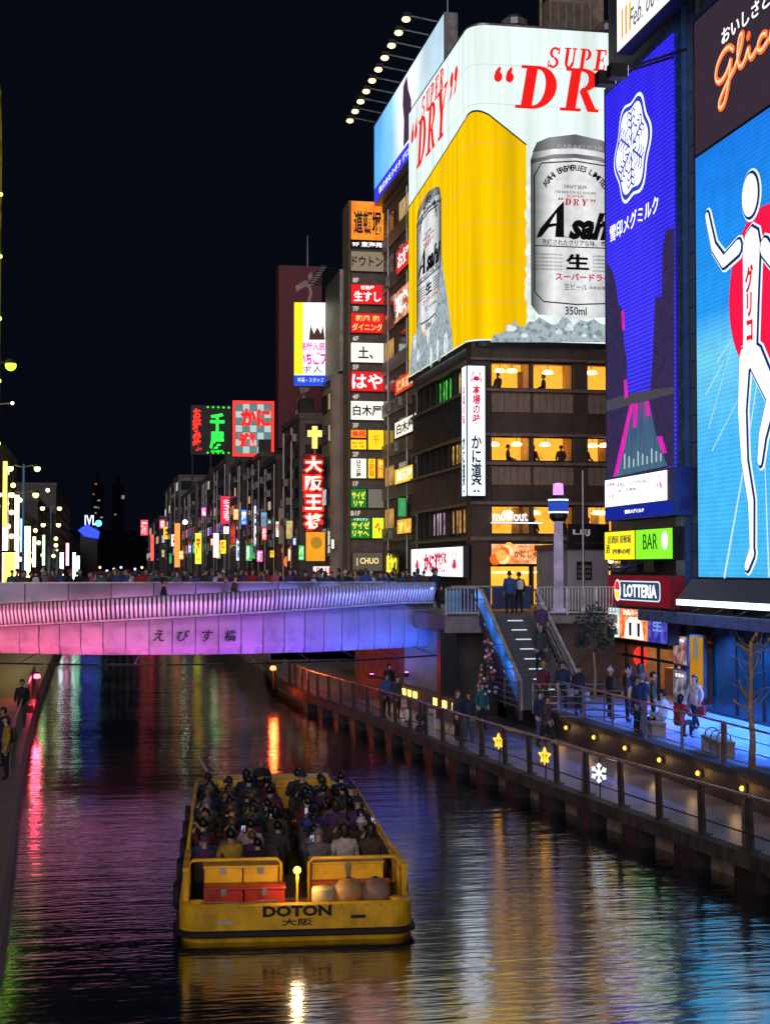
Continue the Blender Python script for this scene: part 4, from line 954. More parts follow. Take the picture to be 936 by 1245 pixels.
# orange neon script, bent tube
SCR = {'G': [(.62,.86),(.50,1.0),(.30,.98),(.10,.78),(.05,.52),(.18,.36),(.38,.42),(.52,.62),(.56,.72),(.50,.30),(.40,-.05),(.28,-.22),(.16,-.18),(.18,-.02),(.40,.22),(.66,.42)],
       'l': [(.0,.42),(.14,.62),(.26,.92),(.26,1.05),(.16,1.02),(.10,.72),(.12,.42),(.22,.34),(.36,.46)], 'i': [(.0,.46),(.10,.66),(.10,.44),(.18,.35),(.32,.46)],
       'c': [(.30,.62),(.20,.68),(.08,.58),(.06,.42),(.18,.34),(.36,.46)], 'o': [(.10,.60),(.20,.68),(.32,.58),(.30,.40),(.16,.34),(.06,.44),(.10,.60),(.24,.64),(.42,.62)]}
SH = 3.6; base = G(869, 138); x = base[0]; z0 = base[1]+.36
M_ns = em('script_orange', (1,.10,.015), 1.7); M_nc = em('script_core', (1,.42,.22), 1.6, sample=False); mo = MB(); mc = MB(); yk = 0
for ch, adv in zip('Glico', (.66,.34,.30,.34,.46)):
    P = smooth([(px, pz) for px, pz in SCR[ch]], 2); L = [(x+px*SH*.75, z0+pz*1.6) for px, pz in P]; yk += 1
    mo.stroke(L, .26, -.04-.002*yk); mc.stroke(L, .10, -.07-.002*yk); x += adv*SH*.75
    if ch == 'i': mo.stroke([(x-.58,z0+1.38),(x-.53,z0+1.4)], .30, -.06)
mo.build('script_neon', M_ns, gs); mc.build('script_core', M_nc, gs)

# ================================================================== SHOP STACK UNDER THE DAIRY SCREEN
fr = side(735, 818, 646, 682, XP-.45); w, h = fr['w'], fr['h']
yg = thing('yellow_green_sign', 'lit sign half yellow half green above the burger sign', 'sign', fr['loc'], fr['rz'])
MB().box(-w/2,w/2,0,.5,0,h).build('casing', M_black, yg)
MB().box(-w/2+.05,-w*.03,-.015,-.002,.05,h-.05).build('face', em('face_yellow', (.95,.80,.02), 1.05), yg)
MB().box(-w*.01,w/2-.05,-.015,-.002,.05,h-.05).build('face', em('face_green', (.25,.85,.03), 1.0), yg)
txt(yg, '居酒屋 道頓堀', -w*.26, h*.70, w*.36, h*.26, M_nv); txt(yg, '四季の味', -w*.22, h*.30, w*.28, h*.18, M_nv, off=.02); txt(yg, '酒', -w*.44, h*.4, w*.06, h*.3, M_ink)
txt(yg, 'BAR', w*.20, h*.58, w*.20, h*.48, em('dark_green', (.01,.12,.02), .6, sample=False)); MB().lathe([(.01,-.02),(.3,-.01),(.34,0)], 14).build('white_disc', M_white, yg, loc=(w*.40,-.03,h*.6)).rotation_euler = (pi/2,0,0)
vd = thing('vent_recess', 'dark recess with ducts and a small lit lamp above the burger sign', 'ducts', (XP-.1, (ys(737)+ys(818))/2, zs(737,699)), -pi/2)
MB().box(-w/2+.2,w/2,.2,.3,0,1.5).build('back_panel', M_dark, vd)
for k in range(3): MB().box(-2.6+k*1.9,-1.5+k*1.9,-.1,.2,.15,.9+.2*(k%2)).build('duct', M_grey if k == 0 else M_black, vd)
MB().tube([(-3,-.05,.25),(-1,-.15,.3),(1,-.05,.55),(3.2,-.1,1.2)], .09).build('pipe', M_bluecol, vd); MB().ball((-2.3,-.25,.6), .12).build('lamp', em('small_warm', (1,.7,.35), 4), vd)
fr = side(739, 815, 699, 735, XP-.6); w, h = fr['w'], fr['h']
bs = thing('burger_sign', 'dark red shop sign with white LOTTERIA letters on a navy plate', 'sign', fr['loc'], fr['rz'])
MB().box(-w/2,w/2,0,.6,0,h).build('casing', pm('maroon_case', (.28,.015,.03), .4), bs)
MB().box(-w/2+.04,w/2-.04,-.012,-.002,.04,h-.04).build('face', em('maroon_lit', (.17,.008,.016), .8), bs)
def rrect(x0, x1, z0, z1, r): return [(cx+r*cos(radians(a)), cz+r*sin(radians(a))) for cx, cz, a0 in ((x1-r,z1-r,0),(x0+r,z1-r,90),(x0+r,z0+r,180),(x1-r,z0+r,270)) for a in (a0, a0+30, a0+60, a0+90)]
MB().poly(rrect(-w*.30,w*.36,h*.18,h*.82,h*.16), -.03, .01).build('plate', em('plate_edge', (.75,.85,.95), .9), bs)
MB().poly(rrect(-w*.29,w*.35,h*.22,h*.78,h*.14), -.045, .01).build('plate', em('plate_navy', (.03,.07,.16), .8), bs)
txt(bs, 'LOTTERIA', w*.055, h*.5, w*.52, h*.42, M_whitetxt, off=.03, y=-.06)
MB().poly([(-w*.31+w*.055*cos(a), h*.5+h*.36*sin(a)) for a in [2*pi*i/20 for i in range(20)]], -.06, .01).build('roundel', em('roundel_white', (1,.97,.9), 1), bs)
MB().poly([(-w*.31+w*.04*cos(a), h*.56+h*.25*sin(a)) for a in [pi*i/10-.2 for i in range(12)]], -.075, .01).build('roundel', em('roundel_red', (.85,.03,.02), .9), bs)
MB().poly([(-w*.31+w*.04*cos(a), h*.46+h*.25*sin(a)) for a in [pi+pi*i/10 for i in range(11)]], -.075, .01).build('roundel', em('roundel_yellow', (.95,.75,.05), .9), bs)
fr = side(739, 812, 737, 775, XP-.5); w, h = fr['w'], fr['h']
ps = thing('menu_sign', 'lit picture sign in cyan, red, white and blue under the burger sign', 'sign', fr['loc'], fr['rz'])
MB().box(-w/2,w/2,0,.5,0,h).build('casing', M_black, ps)
for x0, x1, mt in ((-.49,-.29,em('pic_cyan', (.35,.75,.78), .95, .2, 4, col2=(.95,.9,.9))),(-.29,.19,em('pic_red', (.85,.10,.03), .95, .2, 3, col2=(1,.35,.10))),(.19,.49,em('pic_blue', (.03,.04,.45), .8, .3, 3, col2=(.12,.10,.5)))):
    MB().box(w*x0+.02,w*x1-.02,-.015,-.002,.05,h-.05).build('face', mt, ps)
MB().poly([(-w*.20,h*.06),(w*.13,h*.06),(w*.10,h*.55),(w*.04,h*.72),(-w*.11,h*.72),(-w*.17,h*.55)], -.03, .01).build('print', em('pic_white', (1,.97,.9), 1.05), ps)
for x in (-.09, .05): MB().poly([(w*x-.12,h*.15),(w*x+.12,h*.15),(w*x+.14,h*.55),(w*x-.14,h*.55)], -.045, .01).build('print', em('pic_black', (.03,.02,.03), .5), ps)
txt(ps, '絶品バーガー', -w*.04, h*.85, w*.36, h*.16, M_whitetxt, off=.03); txt(ps, '春の味', -w*.39, h*.5, w*.13, h*.4, M_redtxt, True); txt(ps, '生', w*.34, h*.55, w*.14, h*.36, em('pic_sky', (.2,.35,.9), .8, sample=False), off=.03)
# shop front: real room behind
y0s, y1s = ys(818), ys(741)
sf = thing('burger_shop', 'narrow burger shop front glowing orange under the stacked signs', 'shop', (XP, (y0s+y1s)/2, ZU))
so = (-XP, -(y0s+y1s)/2, -ZU); zsf = zs(741, 779)
def sfp(mb, n, mt, **k): return mb.build(n, mt, sf, loc=so, **k)
sfp(MB().box(XP+3.3,XP+3.35,y0s,y1s,ZU,zsf), 'glowing_room_wall', em('shop_wall_glow', (1,.40,.06), .55, .5, 1.0, col2=(.35,.07,.02)))  # back wall itself glows in place of the shop's inner light
sfp(MB().box(XP+.3,XP+3.3,y0s,y1s,zsf-.05,zsf), 'ceiling', pm('shop_ceiling', (.5,.4,.3), .7)); [sfp(MB().box(XP+.35,XP+3.3,q_,q_+.08,ZU,zsf-.05), 'side_wall', pm('shop_side', (.35,.20,.12), .7)) for q_ in (y1s-.08, y0s)]
for k in range(4): sfp(MB().box(XP+1.0,XP+2.6,y0s+.8+k*1.7,y0s+1.3+k*1.7,zsf-.12,zsf-.06), 'ceiling_lamp', em('shop_lamp', (1,.62,.22), 6))
for k in range(5):
    y = y0s+(y1s-y0s)*k/4; sfp(MB().box(XP+.02,XP+.12,y-.05,y+.05,ZU,zsf), 'frame_post', M_black)
sfp(MB().box(XP+.02,XP+.12,y0s,y1s,zsf-.55,zsf-.45), 'frame_rail', M_black)
for k in range(4):
    a = y0s+(y1s-y0s)*k/4+.05; b = y0s+(y1s-y0s)*(k+1)/4-.05; sfp(MB().box(XP+.06,XP+.07,a,b,ZU,zsf-.55), 'pane', M_glass)
sfp(MB().box(XP+1.4,XP+2.0,y0s+.6,y1s-2.6,ZU,ZU+1.1), 'counter', pm('counter', (.5,.28,.12), .4)); 
for k, c in enumerate(((.8,.05,.03),(1,.6,.1),(1,.8,.5))): sfp(MB().box(XP+3.2,XP+3.28,y0s+1.0+k*1.9,y0s+2.4+k*1.9,zsf-1.5,zsf-.5), 'menu_panel', em('menu_%d' % k, c, 1.2, .3, 3))
sfp(MB().ball((XP+.5,y1s-2.3,zsf-.55), .32, 10, (1,1,1.35)), 'paper_lantern', em('lantern_red', (.9,.03,.02), 1.1))
sfp(MB().box(XP-.25,XP+.3,y0s,y1s,zsf,zsf+.12), 'canopy', M_black)
# posters beside the shop, yellow banner, runner building base
for k, (a, b) in enumerate(((771, 808), (812, 855))):
    fr = side(818, 835, a, b, XP-.05); fr2 = fr
    p = board('poster', 'framed food poster in red tones on the dark pier beside the shop' if k == 0 else 'framed bluish poster below the red food poster beside the shop', 'poster', fr, em('poster_a', (.45,.12,.12), .5, .5, 2.5, col2=(.6,.45,.42)) if k == 0 else em('poster_b', (.10,.14,.22), .5, .5, 2.5, col2=(.45,.35,.45)), .12)
    txt(p, '大阪名物' if k == 0 else '営業中', 0, fr['h']*.82, fr['w']*.6, fr['h']*.1, M_whitetxt)
fr = side(838, 855, 771, 845, XP-.1); yb = board('yellow_banner', 'tall yellow banner with a grey figure shape beside the glass front', 'banner', fr, em('banner_yellow', (.70,.33,.02), .55, .2, 1), .12)
MB().poly([(.22*cos(a), fr['h']*.78+.45*sin(a)) for a in [2*pi*i/16 for i in range(16)]], -.03, .01).build('print', em('banner_grey', (.30,.30,.34), .5), yb)
o_ = (-XP, -Y1, -ZU)
zaw = zs(848, 748)
aw = thing('canopy', 'long blue steel canopy over the glass front below the runner screen', 'canopy', (XP, 46, zaw))
MB().box(-1.6,.3,-9,ys(826)-46,0,.12).build('roof', pm('canopy_blue', (.06,.10,.20), .25, .5), aw); MB().box(-1.66,-1.6,-9,ys(826)-46,-.22,.16).build('fascia', pm('canopy_edge', (.16,.22,.34), .3, .5), aw)
for k in range(8): MB().cyl((-1.5,-8+k*1.9,.1),(.25,-8+k*1.9,.75),.03,n=6).build('stay', M_black, aw)
lt = thing('light_bar', 'white light bar in a dark blue trough below the runner screen', 'lamp', (XP-.5, Y1-5.6, zs(862, 728)))
MB().add([(0,-5,.7),(0,5,.7),(-.55,5,0),(-.55,-5,0),(.3,-5,0),(.3,5,0)], [(0,1,2,3),(0,4,5,1),(3,2,5,4)]).build('trough', pm('trough', (.04,.08,.2), .35, .4), lt); MB().box(-.62,-.5,-5,4.9,-.22,-.02).build('tube', em('bar_white', (.75,.88,1), 2.5), lt)
gf = thing('shop_front', 'dark green glazed ground floor reflecting steps under the blue canopy', 'shop front', (XP, 45, ZU))
M_dg = pm('dark_green_glass', (.010,.028,.03), .06, .2, .2)
yy0, yy1 = 36, ys(857)
for k in range(7):
    a = yy0+(yy1-yy0)*k/7; b = yy0+(yy1-yy0)*(k+1)/7; MB().box(.2,.24,a-45+.03,b-45-.03,.1,zaw-ZU).build('pane', M_dg, gf); MB().box(.14,.26,a-45-.03,a-45+.03,.0,zaw-ZU).build('mullion', M_black, gf)
MB().box(.1,.3,yy0-45,yy1-45,0,.1).build('sill', M_black, gf)
for k in range(6): MB().box(1.0,1.3,yy1-45-1.8-k*.55,yy1-45-.9-k*.55,1.9-k*.28,1.94-k*.28).build('mirrored_step', em('mirrored_step_glow', (.55,.8,.9), .9), gf)  # glowing bars stand in for steps mirrored in the glass
M_dg2 = M_dg
# ================================================================== little grey house, lamp post monument, lamp
gx0, gx1 = at(690, 700, Y=66).x, at(740, 700, Y=66).x
gh_ = thing('grey_house', 'small grey rendered annex with a shuttered window beside the burger sign', 'building', ((gx0+gx1)/2, 66, ZS)); gw = (gx1-gx0)/2
M_gr = pm('grey_render', (.42,.40,.44), .75, 0, .2, 1, .2, 12); hh = at(700, 668, Y=66).z-ZS
MB().box(-gw,gw,0,5,0,hh).build('wall', M_gr, gh_); MB().box(-gw-.1,gw,-.15,5,hh,hh+.25).build('eaves', M_black, gh_)
wn = MB().box(-.55,.15,-.06,0,hh*.50,hh*.80).build('window', M_black, gh_)
for k in range(3): MB().box(-.5,.1,-.075,-.062,hh*.53+k*hh*.08,hh*.58+k*hh*.08).build('slat', M_grey, wn)
MB().box(-gw,gw,-.1,0,hh+.35,hh+1.15).build('upper_panel', M_black, gh_); txt(gh_, 'LEJ', -.35, hh+.75, .8, .3, em('dim_white', (.4,.4,.4), .6, sample=False), y=-.13, off=.02)
p = at(679, 716, Y=62.5)
mo_ = thing('lamp_monument', 'tall glowing white pillar with purple lantern top and banded collar', 'street lamp', (p.x, 62.5, ZS))
zz = lambda py: at(679, py, Y=62.5).z-ZS
MB().lathe([(.30,0),(.30,.15),(.21,.2),(.20,zz(660)),(.19,zz(634))], 14).build('shaft', em('shaft_glow', (.50,.42,.66), .38, .4, 1.2), mo_)
MB().lathe([(.24,zz(634)),(.38,zz(630)),(.42,zz(606)),(.26,zz(602))], 14).build('collar', M_black, mo_)
MB().lathe([(.423,zz(622)),(.433,zz(621)),(.433,zz(611)),(.423,zz(610))], 14).build('blue_band', em('blue_band', (.03,.08,.55), .8), mo_)
for py in (624, 609): MB().lathe([(.425,zz(py)),(.437,zz(py)),(.437,zz(py-2)),(.425,zz(py-2))], 14).build('white_band', M_white, mo_)
MB().lathe([(.22,zz(602)),(.23,zz(600)),(.21,zz(588)),(.02,zz(587))], 12).build('lantern', em('purple_lamp', (.65,.25,.95), 1.6), mo_)
p = at(688, 679, Y=70); ol = thing('wall_lantern', 'bright orange lantern hanging beside the restaurant entrance', 'lantern', (p.x, 70, p.z-.4))
MB().lathe([(.12,0),(.22,.08),(.25,.3),(.22,.55),(.1,.62)], 12).build('shade', em('lantern_orange', (1,.45,.05), 14), ol); MB().cyl((0,0,.62),(0,0,1.3),.02).build('cord', M_black, ol); MB().cyl((0,0,1.3),(.0,4.8,1.3),.03).build('bracket', M_black, ol)
p = at(709, 712, Y=64); pz = thing('thin_pole', 'slender grey pole beside the annex rising past the dining windows', 'pole', (p.x, 64, ZS)); MB().cyl((0,0,0),(0,0,at(709,572,Y=64).z-ZS),.07,.05).build('shaft', M_grey, pz); MB().cyl((0,0,0),(0,0,.2),.14,.12).build('foot', M_grey, pz)

# ================================================================== RIGHT BANK BEYOND: tall screen block, sign tower, dark billboard, street row
def block(name, label, x0, x1, y0, y1, zt, mat, parent_parts=None, zb=ZS, group=None):
    t = thing(name, label, 'building', ((x0+x1)/2, (y0+y1)/2, zb), 0, group)
    hx, hy = (x1-x0)/2, (y1-y0)/2
    MB().box(-hx,hx,-hy,hy,0,zt-zb).build('wall', mat, t); MB().box(-hx-.1,hx+.1,-hy-.1,hy+.1,zt-zb,zt-zb+.5).build('parapet', pm('parapet', (.10,.095,.09), .7), t)
    return t
def windows(t, hx, hy, zt, floors, nx, ny, lit=.2, seed=1, cols=None, z0=3.8, face='SW'):
    """window > pane grid on the canal face (-x) and the viewer's face (-y); lit panes glow"""
    rnd = random.Random(seed); fh = (zt-z0)/floors; cols = cols or ((1,.62,.25),(1,.8,.5),(.8,.9,1))
    for side_, n in (('x', nx), ('y', ny)):
        if not n: continue
        L = 2*(hy if side_ == 'x' else hx); cw = L/n
        key = (side_, round(cw, 2), round(fh, 2)); 
        a = MB(); a.box(-cw*.36,cw*.36,-.06,.05,fh*.2,fh*.78) ; me = a.mesh('window')
        pm_ = MB().box(-cw*.31,cw*.31,-.075,-.062,fh*.24,fh*.74).mesh('pane')
        for f in range(floors):
            for i in range(n):
                u = -L/2+cw*(i+.5); w = mobj('window', me, M_black, t)
                if side_ == 'x': w.location = (-hx, -u, z0+f*fh); w.rotation_euler = (0, 0, -pi/2)
                else: w.location = (u, -hy, z0+f*fh)
                if rnd.random() < lit:
                    k = rnd.randrange(len(cols)); m2 = em('lit_pane_%d_%d' % (hash(cols) % 97, k), cols[k], .45, .5, 1.5)
                else: m2 = pm('dark_pane', (.02,.022,.026), .12, .2)
                if not pm_.materials: pm_.materials.append(M_black)
                pn = bpy.data.objects.new('pane', pm_); COL.objects.link(pn); pn.parent = w
                pn.material_slots[0].link = 'OBJECT'; pn.material_slots[0].material = m2
def clutter(t, hx, hy, zt, floors, seed, n=9):
    """air conditioners, pipes, cable runs and small blade signs fixed to the canal face"""
    r_ = random.Random(seed); fh = (zt-3.8)/floors
    for k in range(n):
        y = r_.uniform(-hy*.9, hy*.9); z = 3.8+fh*r_.randrange(floors)+fh*.02; c = MB().box(-hx-.42,-hx-.02,y-.42,y+.42,z,z+.6).build('air_conditioner', pm('ac_grey', (.32,.31,.29), .6), t)
        MB().cyl((-hx-.43,y,z+.3),(-hx-.45,y,z+.3),.24,n=12).build('fan_grille', M_black, c)
    for k in range(3):
        y = r_.uniform(-hy*.95, hy*.95); MB().cyl((-hx-.12,y,0),(-hx-.12,y,zt-.3),.07,n=6).build('drain_pipe', M_grey, t)
    for k in range(1):
        y = r_.uniform(-hy*.8, hy*.6); z = r_.uniform(2.5, 6); h_ = r_.uniform(1.2, 2.6); c_ = r_.choice(((.9,.08,.05),(.95,.75,.3),(.35,.6,.95),(.9,.85,.8),(.1,.6,.2)))
        b_ = MB().box(-hx-.9,-hx-.3,y-.12,y+.12,z,z+h_).build('blade_sign', M_black, t); MB().box(-hx-.86,-hx-.34,y-.135,y-.122,z+.06,z+h_-.06).build('lit_face', em('blade_%02d%02d' % (int(c_[0]*99), int(c_[1]*99)), c_, .55, .5, 1.2), b_)
XL = 19.6
lz0, lz1 = at(455, 250, X=19.0).z, at(455, 152, X=19.0).z
yA_, yB_ = at(455, 200, X=19.0).y, at(540, 200, X=19.0).y
mb_ = block('screen_block', 'dark narrow block with balconies and red shop signs beside the beer billboard', XL, 30, YB+.4, yA_-.5, lz0-.6, M_tower)
hx, hy = (30-XL)/2, (yA_-.5-YB-.4)/2
windows(mb_, hx, hy, lz0-.6-ZS, 8, 3, 0, .35, 4, ((1,.5,.12),(.9,.6,.25),(.7,.35,.12)))
for f in range(8):
    z = 3.8+f*((lz0-.6-ZS-3.8)/8); MB().box(-hx-.14,-hx,-hy,hy,z-.1,z+.05).build('balcony', M_ledge, mb_); MB().box(-hx-.14,-hx-.10,-hy,hy,z+.05,z+.85).build('balcony_screen', pm('balcony_screen', (.16,.13,.11), .5), mb_)
clutter(mb_, hx, hy, lz0-.6-ZS, 8, 5, 8)
# LED screen on its roof, lamps on arms
ls = thing('roof_screen', 'pale blue roof screen with blue text strip and a row of arm lamps', 'screen', (19.0, (yA_+yB_)/2, lz0), -pi/2); lw_ = yA_-yB_; lh = lz1-lz0
MB().box(-lw_/2,lw_/2,0,.8,0,lh).build('casing', M_grey, ls)
MB().box(-lw_/2+.1,lw_/2-.1,-.02,-.002,lh*.2,lh-.1).build('face', ramp_em('roof_sky', 0, -lw_/2, lw_/2, [(0,(.06,.30,.70)),(.30,(.25,.60,.90)),(.45,(.95,.97,1)),(.6,(.85,.93,1)),(.8,(.45,.60,.70)),(1,(.5,.7,.85))], 1.05, var=.2, vscale=.25), ls)
MB().box(-lw_/2+.1,lw_/2-.1,-.02,-.002,.1,lh*.2-.03).build('face', em('strip_blue', (.04,.05,.75), .95), ls)
txt(ls, '株式会社クボタ グローバル', -lw_*.1, lh*.1, lw_*.62, lh*.08, M_whitetxt)
MB().poly([(-lw_*.02,lh*.22),(lw_*.10,lh*.22),(lw_*.09,lh*.62),(lw_*.05,lh*.78),(lw_*.03,lh*.95),(-.1*lw_*.2,lh*.9),(-lw_*.03,lh*.7),(-lw_*.01,lh*.5)], -.035, .01).build('print', em('dark_figure', (.10,.05,.10), .6), ls)
for k in range(10):
    x = -lw_/2+lw_*(k+.2)/10; 
    MB().cyl((x,0,lh+.1),(x,-1.75,lh+.35),.05,n=6).build('lamp_arm', M_grey, ls); b = MB().box(x-.22,x+.22,-2.05,-1.6,lh+.2,lh+.45).build('lamp_head', M_black, ls); MB().ball((x,-1.85,lh+.1), .26, 10, (1,1,.6)).build('bulb', em('arm_bulb', (1,.72,.30), 2.6), b)
mt_ = thing('mast', 'thin lightning mast behind the roof screen', 'mast', (19.9, yB_+3, lz1-.1)); MB().cyl((0,0,0),(0,0,3.2),.05,.03).build('rod', M_grey, mt_); MB().box(-.15,.15,-.15,.15,0,.3).build('foot', M_grey, mt_)
# small signs hung on the screen block's canal face
SB2 = XL-.3
def csign(label, px0, px1, a, b, mat, text, tmat, vert=False, off=.02, X=SB2, name='hanging_sign', group=None):
    f_ = side(px0, px1, a, b, X, px0); t = board(name, label, 'sign', f_, mat, .2, .04)
    if text: txt(t, text, 0, f_['h']/2, f_['w']*.78, f_['h']*.66, tmat, vert, off=off, y=-.03)
    return t
csign('red sign with bold white characters high on the balcony block', 482, 499, 306, 335, em('csign_red', (.75,.03,.03), .9), 'お好', M_whitetxt)
csign('orange red picture board halfway up the balcony block', 479, 499, 358, 395, em('csign_orange', (.80,.20,.06), .7, .5, 1.5, col2=(.9,.5,.35)), '鶏', M_whitetxt)
csign('red lettered strip sign beside the foot of the beer billboard', 480, 506, 462, 482, em('csign_red2', (.70,.06,.02), .9, .3, 2), '焼鳥道場', em('pale_orange', (1,.6,.3), .9, sample=False))
csign('white sign with black characters on the balcony block', 480, 506, 514, 534, M_cream, '白木屋', M_ink)
csign('yellow lit sign with white characters on the balcony block', 480, 504, 571, 590, em('csign_yellow', (.95,.62,.05), 1.0), '居酒屋', M_whitetxt)
csign('small orange sign above the yellow neon characters', 483, 500, 632, 650, em('csign_or', (1,.42,.04), 1.0, .3, 2), 'すし', em('pale_y', (1,.9,.3), 1, sample=False))
ny = thing('neon_characters', 'yellow neon characters at street level beside the white crab sign', 'neon sign', (SB2-.3, at(483, 690, X=SB2).y, at(483, 700, X=SB2).z), -pi/2)
txt(ny, '串かつ', 0, .75, 3.6, 1.5, em('neon_yellow', (1,.85,.05), 1.3), off=.03, y=-.1); MB().box(-1.9,1.9,0,.1,-.1,1.7).build('back_panel', M_black, ny)
# ---- sign tower (faces down the canal)
YT = 107.0
f_ = front(425, 243, 468, 704, YT); tw_, th_ = f_['w'], f_['h']
stw = thing('sign_tower', 'tall narrow tower stacked with restaurant floor signs', 'sign tower', (f_['loc'][0], YT, ZS))
dz_ = f_['loc'][2]-ZS
MB().box(-tw_/2-.05,tw_/2+.05,.25,3.0,0,dz_+th_).build('tower_body', pm('tower_brown', (.16,.13,.10), .6, .1, .25), stw)
MB().box(-tw_/2-.05,-tw_/2+.0,-.1,.25,0,dz_+th_).build('edge_trim', M_ledge, stw); MB().box(tw_/2,tw_/2+.05,-.1,.25,0,dz_+th_).build('edge_trim', M_ledge, stw)
zt2 = lambda py: at(446, py, Y=YT).z-ZS
xt2 = lambda px: at(px, 400, Y=YT).x-f_['loc'][0]
E_or = em('t_orange', (1,.36,.03), .95, .2, 1.2, col2=(.85,.18,.02)); E_rd = em('t_red', (.80,.018,.02), .95); E_wh = em('t_white', (.98,.93,.80), 1.0); E_ye = em('t_yellow', (1,.68,.02), 1.0); E_be = em('t_beige', (.34,.26,.17), .7); E_gr = em('t_green', (.015,.22,.03), .9); E_yg = em('t_yellowgreen', (.75,.85,.03), 1.0); E_gy = em('t_grey', (.26,.22,.18), .6)
E_yt = em('yellow_letters', (1,.85,.1), 1.1, sample=False); E_ot = em('orange_letters', (1,.55,.15), 1.1, sample=False)
PAN = [(244,292,426,467,E_or,[('道頓堀',.5,.45,.8,.6,M_ink)]), (293,301,426,467,M_black,[('9F 東海苑',.5,.5,.9,.8,M_whitetxt)]), (305,330,426,467,E_be,[('ドウトン',.5,.5,.92,.5,M_ink)]),
 (345,370,426,467,E_rd,[('生すし',.5,.40,.8,.5,M_whitetxt),('名物屋',.5,.82,.4,.2,M_whitetxt)]), (380,405,426,467,E_rd,[('和風 和',.5,.72,.7,.3,E_ot),('ダイニング',.5,.3,.9,.36,E_ot)]),
 (416,441,426,467,E_wh,[('土、',.45,.5,.45,.6,M_ink)]), (451,476,426,467,E_rd,[('はや',.5,.5,.9,.75,M_whitetxt)]), (487,511,426,467,E_wh,[('白木屋',.5,.5,.85,.55,M_ink)]),
 (522,533,426,446,E_or,[('魚民',.5,.5,.8,.6,E_rd)]), (534,547,426,446,E_ye,[('笑笑',.5,.5,.8,.5,E_rd)]), (522,547,447,467,E_ye,[('千',.5,.5,.4,.5,E_or)]),
 (557,582,426,446,E_wh,[('はなの舞',.5,.5,.3,.85,M_ink)]), (557,582,447,457,E_ye,[('三代目',.5,.5,.6,.8,E_rd)]), (557,582,458,467,E_or,[('鳥ころ',.5,.5,.6,.8,E_yt)]),
 (594,618,426,446,E_gr,[('サイゼ',.5,.65,.8,.4,E_yt),('リヤ',.5,.25,.6,.3,E_yt)]), (594,618,447,467,E_gy,[]), (629,655,426,451,E_gr,[('サイゼ',.5,.62,.85,.34,E_yt),('リヤへ',.5,.25,.8,.3,E_yt),('イタリアン',.5,.9,.7,.12,M_whitetxt)]), (629,655,452,467,E_yg,[('↑',.5,.5,.5,.5,E_rd)])]
for a, b, x0, x1, mt, tx in PAN:
    X0, X1, Z0, Z1 = xt2(x0), xt2(x1), zt2(b), zt2(a)
    MB().box(X0,X1,.02,.25,Z0,Z1).build('sign_box', M_black, stw) ; fc = MB().box(X0+.04,X1-.04,-.01,.0,Z0+.04,Z1-.04).build('sign_face', mt, stw)
    for s, fx, fz, fw, fh, tm in tx:
        vert = len(s) > 2 and fh > .75 and fw < .65
        txt(stw, s, X0+(X1-X0)*fx, Z0+(Z1-Z0)*fz, (X1-X0)*fw, (Z1-Z0)*fh, tm, vert, off=.025, y=-.03)
for s, py in (('8F',340),('7F',375),('6F',411),('5F',446),('4F',482),('3F',517),('2F',552),('1F',588),('B1F',624)):
    txt(stw, s, xt2(433), zt2(py), None, .34, em('floor_letters', (.7,.65,.55), .8, sample=False), off=.03, y=.2)
f2 = front(428, 671, 466, 695, YT-.4); lowb = board('street_board', 'dim beige board with warm lit script at the foot of the sign tower', 'sign', f2, em('dim_beige', (.13,.11,.085), .7), .2); txt(lowb, '| CHUO', 0, f2['h']*.5, f2['w']*.7, f2['h']*.4, em('warm_script', (1,.75,.3), 1.1, sample=False), off=.02)
# ---- pillar building with the unlit billboard
XD = 17.0; yd0, yd1 = at(422, 460, X=XD).y, at(397, 460, X=XD).y
pbk = block('pillar_building', 'concrete block with rounded pillar carrying the unlit grey billboard', XD+.3, 26, yd0+4.4, yd1+4.5, at(397, 468, X=XD).z, pm('pale_concrete', (.30,.25,.20), .7, 0, .25, .7, .3, 6))
windows(pbk, (26-XD-.3)/2, (yd1+4.5-yd0-4.4)/2, at(397,468,X=XD).z-ZS, 5, 3, 0, .25, 9)
MB().cyl((-(26-XD-.3)/2-.35,-(yd1+4.5-yd0-4.4)/2-.6,0),(-(26-XD-.3)/2-.35,-(yd1+4.5-yd0-4.4)/2-.6,at(397,468,X=XD).z-ZS),.62,n=16).build('pillar', MATS['pale_concrete'], pbk)
ub = thing('unlit_billboard', 'unlit grey roadside billboard with a row of dark lamp arms on top', 'billboard', (XD, (yd0+yd1)/2+2.0, at(397,462,X=XD).z), -pi/2)
uh = at(397,348,X=XD).z-at(397,462,X=XD).z; uw = yd1-yd0-2.6
MB().box(-uw/2,uw/2,0,.4,0,uh).build('panel', pm('unlit_panel', (.11,.12,.14), .45, .1, .15, .6), ub); MB().box(-uw/2-.08,uw/2+.08,-.04,.45,-.15,0).build('frame', M_grey, ub); MB().box(uw/2,uw/2+.1,-.04,.45,0,uh).build('frame', M_grey, ub)
for k in range(8): x = -uw/2+.5+k*uw/8; MB().cyl((x,0,uh),(x,-1.1,uh+.25),.05,n=6).build('lamp_arm', M_black, ub); MB().box(x-.2,x+.2,-1.4,-1.0,uh+.15,uh+.32).build('lamp_head', M_black, ub)
